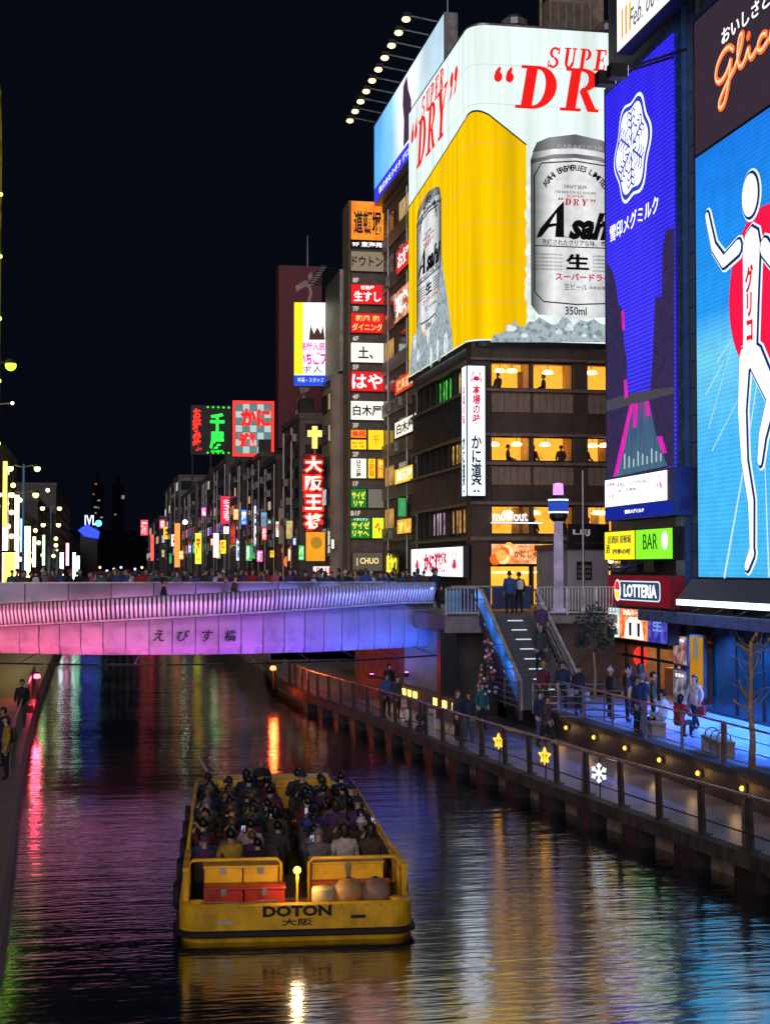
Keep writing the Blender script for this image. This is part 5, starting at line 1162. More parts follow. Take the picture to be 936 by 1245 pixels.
# ---- bright vertical advertising screen, dark maroon name tower
f_ = front(357, 366, 398, 470, 120); ad = board('ad_screen', 'bright vertical screen with pink characters, yellow edge and blue foot', 'screen', f_, em('ad_white', (.95,.90,.95), 1.15), .5); ad.rotation_euler = (0,0,radians(-8)); w, h = f_['w'], f_['h']
MB().box(-w/2+.06,w/2-.06,-.03,-.018,.06,h*.13).build('print', em('ad_blue', (.02,.08,.75), 1), ad); MB().box(-w/2+.06,-w*.22,-.03,-.018,h*.14,h-.06).build('print', em('ad_yellow', (1,.85,.02), 1.05), ad)
MB().poly([(-w*.05,h*.55),(w*.42,h*.55),(w*.36,h*.72),(w*.3,h*.62),(w*.2,h*.70),(w*.1,h*.62),(0,h*.72)], -.03, .01).build('print', em('ad_brown', (.12,.05,.04), .6), ad)
E_pk = em('pink_letters', (.85,.02,.45), 1, sample=False)
txt(ad, '高齢入居', w*.06, h*.47, w*.72, h*.10, E_pk, off=.02); txt(ad, 'いちごフ', w*.06, h*.33, w*.80, h*.15, E_pk, off=.04); txt(ad, '求人', w*.05, h*.2, w*.6, h*.08, M_ink); txt(ad, '特集・スタッフ', 0, h*.075, w*.75, h*.06, M_whitetxt, off=.02)
f_ = front(339, 322, 391, 545, 136); nz_ = thing('name_tower', 'unlit maroon roof tower sign with pale round characters', 'sign', (f_['loc'][0], 136, f_['loc'][2])); w, h = f_['w'], f_['h']
MB().box(-w/2,w/2,0,2.2,0,h).build('tower_body', pm('maroon_dull', (.17,.035,.045), .6, 0, .2, .5), nz_); txt(nz_, 'づぼらや', w*.1, h*.52, w*.44, h*.9, pm('dull_letters', (.45,.33,.30), .6), True, off=.03)
MB().cyl((w*.2,1,h),(w*.2,1,h+3),.06,.03).build('mast', M_grey, nz_)
# ---- red neon 大阪王将
f_ = front(368, 553, 394, 645, 117); os_ = thing('neon_sign', 'vertical red neon sign with four white characters', 'neon sign', f_['loc']); w, h = f_['w'], f_['h']
MB().box(-w*.42,w*.42,.02,.5,-.1,h+.1).build('casing', pm('red_case', (.25,.01,.01), .4), os_)
for k, ch in enumerate('大阪王将'):
    zc_ = h*(.875-.25*k); txt(os_, ch, 0, zc_, w*.98, h*.245, em('neon_red', (1,.015,.01), 2.4), off=.10, y=-.02); txt(os_, ch, 0, zc_, w*.78, h*.20, em('neon_core', (1,.80,.62), 1.5), off=.03, y=-.09)
f2 = front(371, 646, 396, 683, 116.5); op = board('orange_panel', 'orange lit panel with a round dish picture below the red neon sign', 'sign', f2, em('panel_orange', (1,.36,.02), .95, .2, .8), .3)
MB().poly([(f2['w']*.05+f2['w']*.28*cos(a), f2['h']*.62+f2['h']*.2*sin(a)) for a in [2*pi*i/18 for i in range(18)]], -.03, .01).build('dish_print', em('dish_brown', (.5,.25,.03), .8), op)
f2 = front(373, 518, 392, 552, 117); tl_ = thing('torch_lamp', 'golden cross shaped lamp above the red neon sign', 'lamp', f2['loc']); w, h = f2['w'], f2['h']
MB().box(-.08,.08,-.08,.08,0,h).build('stem', M_ledge, tl_); MB().box(-w*.45,w*.45,-.15,.05,h*.62,h*.85).build('bar', em('gold_lamp', (1,.62,.12), 1.6), tl_); MB().box(-.2,.2,-.15,.05,h*.2,h).build('bar', MATS['gold_lamp'], tl_)
# ---- the street row, nearest to farthest
ROW = [ # x face, y0, y1, top, floors, windows along canal, lit share, colour, label
 (15.6,122,134,at(370,505,X=15.6).z,6,4,.12,(.20,.17,.17),'grey block behind the red neon sign with the dark name tower on top'),
 (15.3,136,150,at(335,560,X=15.3).z,5,4,.12,(.13,.09,.08),'brown block past the name tower with few lit windows'),
 (15.5,152,168,at(310,560,X=15.5).z,6,5,.15,(.09,.075,.065),'dark block carrying the red framed crab board on its roof'),
 (15.4,172,188,at(283,570,X=15.4).z,5,5,.15,(.14,.12,.10),'tan brown block past the crab board block'),
 (15.3,192,214,at(262,572,X=15.3).z,5,5,.18,(.17,.15,.14),'pale narrow fronted block beside the red square sign'),
 (15.4,218,250,at(243,590,X=15.4).z,5,6,.2,(.12,.10,.09),'dim block beyond the red square sign'),
 (15.2,256,300,at(222,606,X=15.2).z,4,6,.2,(.22,.20,.18),'greyish low block far along the right bank'),
 (15.0,310,380,at(198,603,X=15.0).z,5,6,.2,(.26,.24,.22),'pale block with framed roof structure at the far end'),
 (14.5,400,520,at(182,640,X=14.5).z,3,4,.25,(.12,.11,.10),'lowest dim block at the vanishing end of the right bank')]
for i, (x, y0, y1, zt, fl, ny_, lit, col, lab) in enumerate(ROW):
    t = block('street_block', lab, x, x+12, y0, y1, zt, pm('row_%d' % i, tuple(.62*q_ for q_ in col), .75, 0, .3, .5, .2, 4), group='blocks along the right bank'); windows(t, 6, (y1-y0)/2, zt-ZS, fl, ny_, 4, lit*.7, 20+i); clutter(t, 6, (y1-y0)/2, zt-ZS, fl, 70+i)
    r_ = random.Random(i)
    for k in range(3): MB().box(-6+k*3+.4,-6+k*3+1.6,-3,-1.5,zt-ZS+.5,zt-ZS+1.2+r_.random()).build('roof_unit', M_dark, t)
# roof boards: red and green neon, crab board
f_ = front(232, 492, 281, 553, 205); nb = thing('neon_board', 'dark roof board with red column and green neon characters', 'neon sign', f_['loc']); w, h = f_['w'], f_['h']
MB().box(-w/2,w/2,.1,.6,0,h).build('casing', pm('neon_back', (.012,.015,.014), .4), nb)
for s in (-1, 0, 1): MB().box(s*w*.45-.1,s*w*.45+.1,.3,.6,-5,0).build('leg', M_black, nb)
txt(nb, 'お好み焼', -w*.35, h*.5, w*.22, h*.86, em('neon_r2', (1,.02,.015), 2.6), True, off=.04); txt(nb, '千房', w*.15, h*.48, w*.36, h*.72, em('neon_g2', (.02,1,.05), 2.2), True, off=.04); txt(nb, 'CHIBO', w*.15, h*.07, w*.3, h*.05, MATS['neon_g2'])
for k in range(10): MB().ball((-w*.08+(k%5)*w*.13, .05, h*.96 if k < 5 else h*.04), .12, 6).build('bulb', MATS['neon_g2'], nb)
f_ = front(283, 487, 333, 555, 160); kb2 = thing('crab_board', 'roof board with red neon frame and red characters over pale checks', 'neon sign', f_['loc']); w, h = f_['w'], f_['h']
MB().box(-w/2,w/2,.1,.6,0,h).build('casing', M_black, kb2); E_f = em('neon_frame', (1,.02,.015), 3)
MB().box(-w/2,w/2,-.05,.1,h-.25,h).box(-w/2,w/2,-.05,.1,0,.25).box(-w/2,-w/2+.25,-.05,.1,.25,h-.25).box(w/2-.25,w/2,-.05,.1,.25,h-.25).build('neon_frame', E_f, kb2)
chk = MB().box(0,1,0,.05,0,1)
for i in range(5):
    for j in range(7):
        x0 = -w/2+.3+(w-.6)*i/5; z0 = .3+(h-.6)*j/7
        MB().box(x0+.02,x0+(w-.6)/5-.02,.04,.1,z0+.02,z0+(h-.6)/7-.02).build('check', em('check_a', (.55,.75,.72), .75) if (i+j) % 2 else em('check_b', (.14,.30,.30), .7), kb2)
txt(kb2, 'かに', w*.05, h*.70, w*.72, h*.34, em('neon_r3', (1,.02,.015), 1.3), off=.06, y=-.06); txt(kb2, '道', -w*.15, h*.28, w*.44, h*.30, MATS['neon_r3'], off=.06, y=-.06); txt(kb2, '二条', w*.25, h*.24, w*.24, h*.12, M_whitetxt, off=.02, y=-.06)
for s in (-.4, .4): MB().box(s*w-.1,s*w+.1,.3,.6,-2.5,0).build('leg', M_black, kb2)
# small street signs further along
def fsign(label, px0, py0, px1, py1, Y, mat, text='', tm=None, vert=False, cat='sign', name='street_sign'):
    f_ = front(px0, py0, px1, py1, Y); t = board(name, label, cat, f_, mat, .3, .05)
    if text: txt(t, text, 0, f_['h']/2, f_['w']*.7, f_['h']*.75, tm or M_whitetxt, vert, off=.03)
    return t
RW = ['sushi','grilled meat','skewer','octopus ball','tavern','karaoke','bar','chicken','coffee','udon','ramen','pharmacy','pawn shop','noodle','pancake','dumpling','sake','seafood','hotplate','cocktail']
rn_ = random.Random(77); EC = [('red',(.85,.03,.03)),('yellow',(.85,.62,.03)),('white',(.9,.85,.75)),('orange',(.95,.32,.03)),('blue',(.05,.15,.8)),('green',(.05,.5,.08)),('pink',(.85,.08,.35))]
for i, tx_ in enumerate(('寿司','焼肉','串カツ','たこ焼','居酒屋','カラオケ','酒場','鶏料理','喫茶','うどん','ラーメン','薬','質','麺','お好み焼','餃子','地酒','海鮮','鉄板','バー')):
    px = 192+i*9.1+rn_.uniform(-3,3); py = rn_.uniform(612, 672); cn, cc = EC[i % 7]; Y_ = 15.0*1850/max(60, (px-125))*1.0*.97
    hh_ = rn_.uniform(9, 20); ww_ = rn_.uniform(4, 8) if len(tx_) > 1 else 8
    fsign('%s lit %s sign projecting over the right bank street' % (cn, RW[i]), px, py, px+ww_, py+hh_, Y_, em('rsign_'+cn, cc, 1.6, .25, 1.5), tx_, M_whitetxt if cn not in ('white','yellow') else M_redtxt, len(tx_) > 1)
fsign('red square sign with white characters and orange swoosh', 268, 603, 287, 637, 190, em('f_red', (.85,.02,.06), 1.5), 'ジャンカラ', M_whitetxt, True)
fsign('tall thin white lettered sign along the dark block', 308, 607, 312, 672, 150, em('f_dim', (.10,.08,.16), .6), '居酒屋道頓堀', M_whitetxt, True)
fsign('slim yellow green banner glowing at the street edge', 237, 648, 245, 686, 200, em('f_yg', (.70,.75,.03), 2.2, .2, 1), '薬', E_rd)
fsign('white upright lit box sign at the street edge', 259, 648, 266, 678, 195, em('f_ww', (1,.85,.6), 2.6))
fsign('blue white upright sign beside the dark block', 287, 657, 293, 682, 175, em('f_bw', (.4,.6,1), 2.2), '薬局', M_nv, True)
fsign('unlit beige vertical sign on the brown block', 338, 617, 350, 662, 134, em('f_beige_glow', (.22,.15,.09), .6))  # unlit sign, its face given a dim glow
fsign('white sign with small red print over the street crowd', 380, 688, 408, 700, 112, em('f_white2', (1,.97,.95), 1.1), 'SALE', M_redtxt)
fsign('small dark upright sign with pale ring beside the pillar', 397, 641, 406, 677, 111, em('f_dk', (.10,.09,.08), .6), '珈琲店', M_cream, True)
fsign('red upright sign on the far right bank corner', 171, 632, 180, 651, 330, em('f_red3', (.9,.04,.06), 2.4), '酒', M_whitetxt)
fsign('slim red light strip below the far red sign', 183, 650, 187, 682, 320, em('f_red4', (.95,.06,.05), 2.4))
fsign('orange lit upright sign on the far pale block', 212, 636, 219, 690, 300, em('f_or4', (.8,.25,.05), 1.5))
fsign('small warm white sign at the right edge of the red neon street', 402, 655, 407, 668, 109, M_cream)
for k, (px, py, Y) in enumerate(((356,680,128),(352,690,131),(349,676,134))):
    p = at(px, py, Y=Y); t = thing('paper_lantern', 'glowing red orange paper lantern hung at the street edge', 'lantern', tuple(p), 0, 'red paper lanterns'); MB().ball((0,0,.5), .5, 10, (1,1,1.25)).build('shade', em('red_lantern', (1,.12,.02), 1.8, .3, 3), t); MB().cyl((0,0,1.1),(0,0,1.5),.03).build('cord', M_black, t)

# street lamps: pole > arm, globe
def lamp(label, px, py, Y, h, col, s, arms=2, group=None, zb=ZS, r=.22, mat=None):
    p = at(px, py, Y=Y); t = thing('street_lamp', label, 'street lamp', (p.x, Y, zb), 0, group); H = p.z-zb
    MB().cyl((0,0,0),(0,0,H+.2),.10,.06).build('pole', mat or M_grey, t); MB().cyl((0,0,0),(0,0,.4),.18,.14).build('foot', M_grey, t)
    e_ = em('lamp_%s' % '_'.join('%02d' % int(c*99) for c in col), col, s)
    for k in range(arms):
        sx = (-1, 1, -.9, .9)[k]; dzz = -(k//2)*1.6
        MB().tube([(0,0,H+dzz),(sx*.5,0,H+.12+dzz),(sx*.8,0,H+dzz)], .035).build('arm', M_grey, t); g_ = MB().lathe([(.04,.22),(.2,.1),(.16,.02)], 10, (sx*.8,0,H+dzz)).build('lamp_shade', M_black, t); MB().ball((sx*.8,0,H-.08+dzz), r, 8).build('globe', e_, t)
    return t
W_ = (1,.85,.5); Gn = (.70,1,.12)
lamp('four globe street lamp on a blue lit pole by the left bank', 29, 568, 95, 8, (.85,.95,.25), 4, 4, None, ZS, .19, pm('blue_lit_pole', (.05,.2,.5), .4))  # blue light on the pole is put into its colour
lamp('two globe street lamp on a cyan lit pole farther down the left bank', 62, 617, 150, 8, (.9,.9,.25), 4, 4, None, ZS, .22, pm('cyan_lit_pole', (.1,.35,.5), .4))  # cyan light likewise put into the pole colour
lamp('greenish street lamp near the yellow banner on the right bank', 233, 634, 190, 7, (.85,1,.55), 12, 1, None, ZS, .28)
for k, (px, py, Y) in enumerate(((14,600,110),(45,640,180),(76,668,230),(88,672,300))): lamp('single globe lamp along the left bank street', px, py, Y, 6, (1,.72,.3), 3.5, 1, 'single globe lamps on the left bank', ZS, .17)
# ================================================================== LEFT BANK
XLB = -7.0
lby = at(2, 600, X=XLB).y
dq = thing('yellow_tower', 'tall yellow lit tower frame at the left bank', 'building', (XLB-2, 100, ZS))
dtop = 41
M_ylw = em('tower_yellow', (.55,.42,.02), .28, .6, .8, (1,1,1), col2=(.08,.06,.005))
MB().box(-6,1.4,-8,4.0,0,dtop-8).build('wall', M_tower, dq)
pts = [(1.9, 4.6, z) for z in (0,6,12,18,24,30)]+[(1.8,4.6,34),(1.3,4.6,37),(.4,4.6,39),(-1.6,4.6,40.5)]
MB().tube([(p[0],p[1],p[2]) for p in pts], .24, 8).build('lit_rim', M_ylw, dq)
for k in range(9): MB().box(1.42,1.5,-7+k*1.2,-6.1+k*1.2,4,27).build('lit_panel', em('dq_panel%d' % (k % 3), ((.9,.55,.05),(.6,.75,.08),(.95,.75,.25))[k % 3], .9, .5, .6), dq)
for k in range(6): MB().ball((2.1,4.4,6+k*4.2), .14, 8).build('bulb', em('dq_bulb', (.8,.95,.15), 3), dq)
p = at(13, 444, Y=96); gl = thing('green_lamp', 'bright green lamp on a bracket high on the left bank', 'lamp', tuple(p)); MB().ball((0,0,0), .34, 10).build('globe', em('lime_lamp', (.30,.95,.02), 5), gl); MB().cyl((0,0,.1),(-1.6,.3,.4),.06).build('bracket', M_black, gl); MB().lathe([(.36,.1),(.3,.3),(.05,.4)], 10).build('hood', M_black, gl)
p = at(15, 490, Y=97); gl = thing('bracket_lamp', 'small pale lamp on a thin bracket below the green lamp', 'lamp', tuple(p)); MB().ball((0,0,0), .10, 8).build('globe', em('small_pale', (1,.9,.5), 5), gl); MB().cyl((0,0,0),(-1.3,.2,-.1),.03).build('bracket', M_grey, gl)
LROW = [(112,128,at(17,560,X=-6.8).z,7,4,.25,(.20,.17,.15),'tall grey block behind the yellow tower'),(132,165,at(36,632,X=-6.8).z,5,4,.3,(.13,.11,.10),'dim block behind the blue poled lamp'),(170,230,at(62,625,X=-6.9).z,5,5,.25,(.15,.13,.12),'block behind the cyan poled lamp'),(235,330,at(78,608,X=-7.0).z,6,5,.2,(.18,.16,.15),'dark arched roof block on the left bank'),(340,460,at(95,660,X=-7.0).z,3,4,.3,(.10,.10,.10),'low block at the vanishing end of the left bank')]
for i, (y0, y1, zt, fl, nyy, lit, col, lab) in enumerate(LROW):
    t = block('left_bank_block', lab, XLB-11, XLB, y0, y1, zt, pm('lrow_%d' % i, tuple(.55*q_ for q_ in col), .75, 0, .3, .5), group='blocks along the left bank'); windows(t, -5.5, (y1-y0)/2, zt-ZS, fl, nyy, 0, lit, 50+i)
# lit columns and hanging lights at the left edge
for k, (px, py0, py1, Y, col, lab) in enumerate(((6,600,692,101,(1,.62,.62),'pinkish white lit column at the left bank edge'),(20,602,690,104,(1,.55,.40),'warm lit column next to the pinkish one'),(11,672,695,99,(1,.62,.05),'broad amber lit box at the foot of the lit columns'),(90,672,690,240,(.75,1,.95),'thin cyan white light post far on the left bank'),(95,676,690,250,(.3,1,.5),'thin green light post far on the left bank'),(75,672,692,210,(.9,.95,1),'thin white light post on the left bank'),(33,640,690,120,(.85,.85,.3),'yellowish lit strip beyond the blue poled lamp'))):
    a = at(px, py0, Y=Y); b = at(px, py1, Y=Y); hw = .10 if k not in (2,) else .9
    hw = {0:.16,1:.14,2:.35}.get(k, .22)
    t = thing('lit_column', lab, 'light column', (b.x, Y, ZS)); MB().box(-hw,hw,-hw,hw,0,a.z-ZS).build('tube', em('col_%d' % k, col, 5, .5, 1.2), t); MB().box(-hw-.05,hw+.05,-hw-.05,hw+.05,a.z-ZS,a.z-ZS+.15).build('cap', M_black, t)
for k, (px0, py0, px1, py1, Y, col, lab) in enumerate(((3,560,9,640,98,(.80,.75,.06),'tall yellow neon blade on the left bank under the green lamp'),(24,630,28,672,112,(.15,.35,1),'blue neon strip on the left bank beside the blue poled lamp'),(39,652,44,690,135,(1,.8,.35),'warm white blade sign on the left bank'),(51,650,55,688,150,(.3,.9,.35),'green blade sign beside the cyan poled lamp'),(80,660,84,688,230,(1,.3,.5),'pink blade sign far on the left bank'))):
    fsign(lab, px0, py0, px1, py1, Y, em('added_neon_%d' % k, col, 4.5, .3, 1), name='blade_sign')  # neon blades added for their colour streaks in the water
k = 0
rnd = random.Random(11)
for px, py, Y in ((16,590,100),(14,623,101),(14,652,101),(33,664,118),(34,648,116),(43,645,135),(68,655,160),(68,663,165),(65,676,170),(33,690,120),(58,596,150),(41,672,140),(24,608,100),(8,575,99),(8,612,99),(10,640,100),(21,655,105),(24,680,106),(38,682,130),(47,660,140),(52,675,150)):
    p = at(px, py, Y=Y); k += 1
    t = thing('hanging_bulb', 'bare glowing bulb on the left bank street string', 'bulb', tuple(p), 0, 'bulbs strung along the left bank'); MB().ball((0,0,0), .10+.0006*Y, 8).build('globe', em('string_bulb%d' % (k % 3), ((1,.66,.22),(.75,.9,.15),(1,.85,.5))[k % 3], 5), t); MB().cyl((0,0,.1),(0,0,.9),.02).build('cord', M_black, t)
# blue letter sign, far towers
f_ = front(95, 626, 121, 655, 470); iv = thing('blue_sign', 'blue rooftop sign with white letters IVL far down the canal', 'sign', f_['loc']); w, h = f_['w'], f_['h']
MB().poly([(-w/2,h*.35),(-w*.2,h*.1),(w*.45,0),(w*.5,h*.3),(w*.1,h*.5),(-w*.1,h*.6)], 0, .5).build('face', em('deep_blue', (.015,.03,.95), 3.5), iv); txt(iv, 'IVL', w*.08, h*.78, w*.55, h*.42, em('ivl', (.75,.85,1), 1.4), off=.02); MB().ball((w*.45,0,h*.65), 1.0, 8).build('lamp', em('cyan_lamp', (.1,.6,1), 3), iv); MB().box(-w*.4,w*.4,.6,1.6,-14,h*.5).build('support', M_black, iv)
M_ft = pm('far_tower', (.003,.003,.005), .9, spec=0)
for k, (px0, px1, py, Y) in enumerate(((112,126,588,1100),(136,151,590,1100))):
    a = at(px0, py, Y=Y); b = at(px1, py, Y=Y); t = thing('far_tower', 'dark tower with red lit top and few windows on the horizon' if k == 0 else 'dark tower with scattered white windows on the horizon', 'building', ((a.x+b.x)/2, Y, ZS)); hw = (b.x-a.x)/2
    MB().box(-hw,hw,0,2*hw,0,a.z-ZS).build('wall', M_ft, t); rnd = random.Random(k+3); MB().box(-hw*.4,hw*.4,hw*.5,hw,a.z-ZS,a.z-ZS+8).build('crown', M_ft, t)
    for j in range(7):
        x = rnd.uniform(-hw*.9, hw*.7); z = (a.z-ZS)*rnd.uniform(.25, .99)
        MB().box(x,x+rnd.uniform(.6,2.5),-.2,-.05,z,z+1.1).build('lit_window', em('far_r', (1,.25,.12), .4) if k == 0 and z > (a.z-ZS)*.8 else em('far_w', (1,.85,.7), .25), t)
fb = thing('far_bridge', 'dark far bridge closing the canal with tiny lights', 'bridge', (4, 560, 2.5)); MB().box(-12,12,0,10,0,3).build('deck', M_dark, fb)
for k in range(9): MB().ball((-10+k*2.5,-.2,3.2+(k%3)*.6), .5, 6).build('lamp', em('far_lamp%d' % (k % 2), ((1,.75,.4),(.5,.6,1))[k % 2], 1.5), fb)
struct(MB().box(-60,60,720,730,0,24).build('far_skyline', pm('skyline', (.003,.003,.005), .9, spec=0)))

# blue downlights added under the canopy to turn the upper walk blue
for k in range(6):
    yk_ = -7+k*2.6
    MB().lathe([(.16,0),(.16,-.06),(.13,-.07)], 12, (-.9, yk_, -.0)).build('added_downlight', M_black, aw)
    la = bpy.data.lights.new('added_walk_fill', 'SPOT'); la.energy = 2600; la.color = (.06,.22,1); la.spot_size = radians(135); la.spot_blend = .6; la.shadow_soft_size = .12
    lo = bpy.data.objects.new('added_walk_fill', la); COL.objects.link(lo); lo.parent = aw; lo.location = (-.9, yk_, -.1)

# ================================================================== PEOPLE: bodies grown over skeletons, shared by many figures
def skel(pose):
    V = {}; E = []
    sit = pose.startswith('sit')
    zp = .52 if sit else .93
    lean = {'sit_b': -.10, 'walk': -.03}.get(pose, 0)
    V['pelvis'] = ((0,0,zp), (.18,.14)); V['waist'] = ((0,lean*.3,zp+.20), (.165,.13)); V['chest'] = ((0,lean*.7,zp+.40), (.185,.14))
    V['nbase'] = ((0,lean,zp+.53), (.085,.075)); V['neck'] = ((0,lean-.01,zp+.60), .052); V['jaw'] = ((0,lean-.035,zp+.655), (.068,.075)); V['skull'] = ((0,lean-.02,zp+.74), (.076,.092)); V['crown'] = ((0,lean-.01,zp+.795), (.052,.06))
    E += [('pelvis','waist'),('waist','chest'),('chest','nbase'),('nbase','neck'),('neck','jaw'),('jaw','skull'),('skull','crown')]
    for s, S in ((-1,'l'),(1,'r')):
        sh = Vector((s*.185, lean, zp+.47)); V['sh'+S] = (tuple(sh), .082); E.append(('chest','sh'+S))
        if sit:
            if pose == 'sit_c' and s == 1: el, wr = (s*.25,lean-.20,zp+.30), (s*.14,lean-.36,zp+.50)
            elif pose == 'sit_b': el, wr = (s*.26,lean-.10,zp+.20), (s*.12,lean-.33,zp+.22)
            else: el, wr = (s*.25,lean-.03,zp+.18), (s*.16,lean-.28,zp+.10)
        elif pose == 'walk': el, wr = (s*.235,lean+s*.10,zp+.20), (s*.235,lean+s*.10-.13,zp-.01)
        elif pose == 'hold': el, wr = (s*.25,lean+.0,zp+.20), (s*.11,lean-.26,zp+.30)
        else: el, wr = (s*.235,lean+.03,zp+.20), (s*.225,lean-.05,zp-.04)
        V['el'+S] = (el, .066); V['wr'+S] = (wr, .042); E += [('sh'+S,'el'+S),('el'+S,'wr'+S)]
        d = (Vector(wr)-Vector(el)).normalized(); pm2 = Vector(wr)+d*.055; V['palm'+S] = (tuple(pm2), (.036,.022)); E.append(('wr'+S,'palm'+S))
        side_ = d.cross(Vector((1,0,0)));  side_ = side_.normalized() if side_.length > .1 else Vector((0,0,1))
        curl = side_.cross(d).normalized()*(-s)
        for k, (o_, L) in enumerate(((-.024,.062),(-.008,.072),(.008,.068),(.022,.054))):
            a = pm2+side_*o_+d*.045; b = a+d*(L*.5)+curl*.008; c = b+d*(L*.4)+curl*.022
            V['f%d%s' % (k, S)] = (tuple(a), .010); V['g%d%s' % (k, S)] = (tuple(b), .0095); V['h%d%s' % (k, S)] = (tuple(c), .008); E += [('palm'+S,'f%d%s' % (k, S)),('f%d%s' % (k, S),'g%d%s' % (k, S)),('g%d%s' % (k, S),'h%d%s' % (k, S))]
        a = pm2+side_*-.034-d*.01; b = a+side_*-.022+d*.035; V['t0'+S] = (tuple(a), .013); V['t1'+S] = (tuple(b), .0105); E += [('palm'+S,'t0'+S),('t0'+S,'t1'+S)]
        if sit: hp, kn, an, to = (s*.10,-.04,zp-.02), (s*.13,-.46,zp+.0), (s*.12,-.45,.09), (s*.12,-.60,.045)
        elif pose == 'walk': hp, kn, an, to = (s*.095,0,zp-.06), (s*.10,-.05-s*.16,.49), (s*.10,.06-s*.26,.10+(.05 if s < 0 else 0)), (s*.10,-.09-s*.26,.045)
        else: hp, kn, an, to = (s*.095,0,zp-.06), (s*.11,-.02,.50), (s*.12,.02,.09), (s*.13,-.13,.045)
        V['hip'+S] = (hp, .112); V['kn'+S] = (kn, .076); V['an'+S] = (an, .047); V['to'+S] = (to, (.045,.036)); E += [('pelvis','hip'+S),('hip'+S,'kn'+S),('kn'+S,'an'+S),('an'+S,'to'+S)]
    return V, E, zp, lean
BODY = {}; pend = []
for pose in ('stand', 'walk', 'hold', 'sit_a', 'sit_b', 'sit_c'):
    V, E, zp, lean = skel(pose); names = list(V); me = bpy.data.meshes.new('person')
    me.from_pydata([V[n][0] for n in names], [(names.index(a), names.index(b)) for a, b in E], [])
    bm = bmesh.new(); bm.from_mesh(me); lay = bm.verts.layers.skin.verify(); bm.verts.ensure_lookup_table()
    for i, n in enumerate(names):
        r = V[n][1]; bm.verts[i][lay].radius = r if isinstance(r, tuple) else (r, r); bm.verts[i][lay].use_root = (n == 'pelvis')
    bm.to_mesh(me); bm.free()
    ob = bpy.data.objects.new('person', me); COL.objects.link(ob); ob.modifiers.new('skin', 'SKIN').use_smooth_shade = True
    ss = ob.modifiers.new('sub', 'SUBSURF'); ss.levels = ss.render_levels = 1; pend.append((pose, ob, V, zp, lean))
bpy.context.view_layer.update(); dg = bpy.context.evaluated_depsgraph_get()
for pose, ob, V, zp, lean in pend:
    me = bpy.data.meshes.new_from_object(ob.evaluated_get(dg)); me.name = 'person_body'; me.materials.clear()
    for _ in range(4): me.materials.append(pm('cloth_base', (.1,.1,.1)))
    hands = [Vector(V['palm'+S][0]) for S in 'lr']; zn = zp+.575; hd = Vector((0, lean-.02, zp+.72))
    # face: nose, ears, eyes, mouth belong to the same mesh
    bm = bmesh.new(); bm.from_mesh(me)
    def blob(c, sx, sy, sz, mi):
        r = bmesh.ops.create_icosphere(bm, subdivisions=1, radius=1, matrix=Matrix.Translation(hd+Vector(c)) @ Matrix.Diagonal((sx,sy,sz,1)))
        for v in r['verts']:
            for f in v.link_faces: f.material_index = mi; f.smooth = True
    for f in bm.faces:
        c = f.calc_center_median(); mi = 0
        if c.z > zn and abs(c.x) < .16: mi = 2
        elif min((c-h).length for h in hands) < .125 and (c.z < zp+.16 or pose in ('hold','sit_b','sit_c')): 
            mi = 2 if min((c-h).length for h in hands) < .10 else 0
        elif pose.startswith('sit') and (c.y < -.19 and c.z < zp+.1 or c.z < .40): mi = 1
        elif not pose.startswith('sit') and c.z < zp-.10: mi = 1
        if c.z < .10: mi = 3
        f.material_index = mi; f.smooth = True
    blob((0,-.098,-.012), .014,.022,.026, 2); blob((-.085,.005,-.01), .014,.022,.032, 2); blob((.085,.005,-.01), .014,.022,.032, 2)
    blob((-.033,-.088,.018), .013,.008,.008, 3); blob((.033,-.088,.018), .013,.008,.008, 3); blob((0,-.088,-.062), .024,.008,.006, 3)
    bm.to_mesh(me); bm.free(); BODY[pose] = (me, hd); d0 = ob.data; bpy.data.objects.remove(ob); bpy.data.meshes.remove(d0)
def hair_mesh(kind):
    mb = MB(); n = 12; rings = 9; vs = []; fs = []
    for j in range(rings):
        th = pi*j/(rings-1)*(.98)
        for i in range(n):
            a = 2*pi*i/n; x, y, z = sin(th)*sin(a), sin(th)*cos(a), cos(th)     # y>0 back
            fx = max(0, -y)
            low = -.55 if kind != 'beanie' else .05
            zmin = (.12 if fx > .25 else low)
            rr = 1.0+.05*sin(5*a+j*1.7)*(kind != 'beanie')
            px, py, pz = x*.104*rr, y*.122*rr+.008, z*.128
            if z < zmin:
                px *= .6; py = py*.6+(.01 if fx < .25 else .045); pz = zmin*.128-.004*(j-4)
                if kind == 'long' and y > -.1: px, py, pz = x*.125+(.0), max(y*.10, .0)+.055, -.05-.035*(j-4)
            vs.append((px, py, pz))
    for j in range(rings-1): fs += [(j*n+i, (j+1)*n+i, (j+1)*n+(i+1) % n, j*n+(i+1) % n) for i in range(n)]
    mb.add(vs, fs)
    if kind == 'beanie': mb.ball((0,0,.15), .035, 8); mb.lathe([(.108,-.0),(.116,.005),(.116,.035),(.108,.04)], 12, (0,.008,0))
    if kind == 'bun': mb.ball((0,.11,.06), .05, 8)
    me = mb.mesh('hair'); 
    for p in me.polygons: p.use_smooth = True
    return me
HAIR = {k: hair_mesh(k) for k in ('short', 'long', 'beanie', 'bun')}
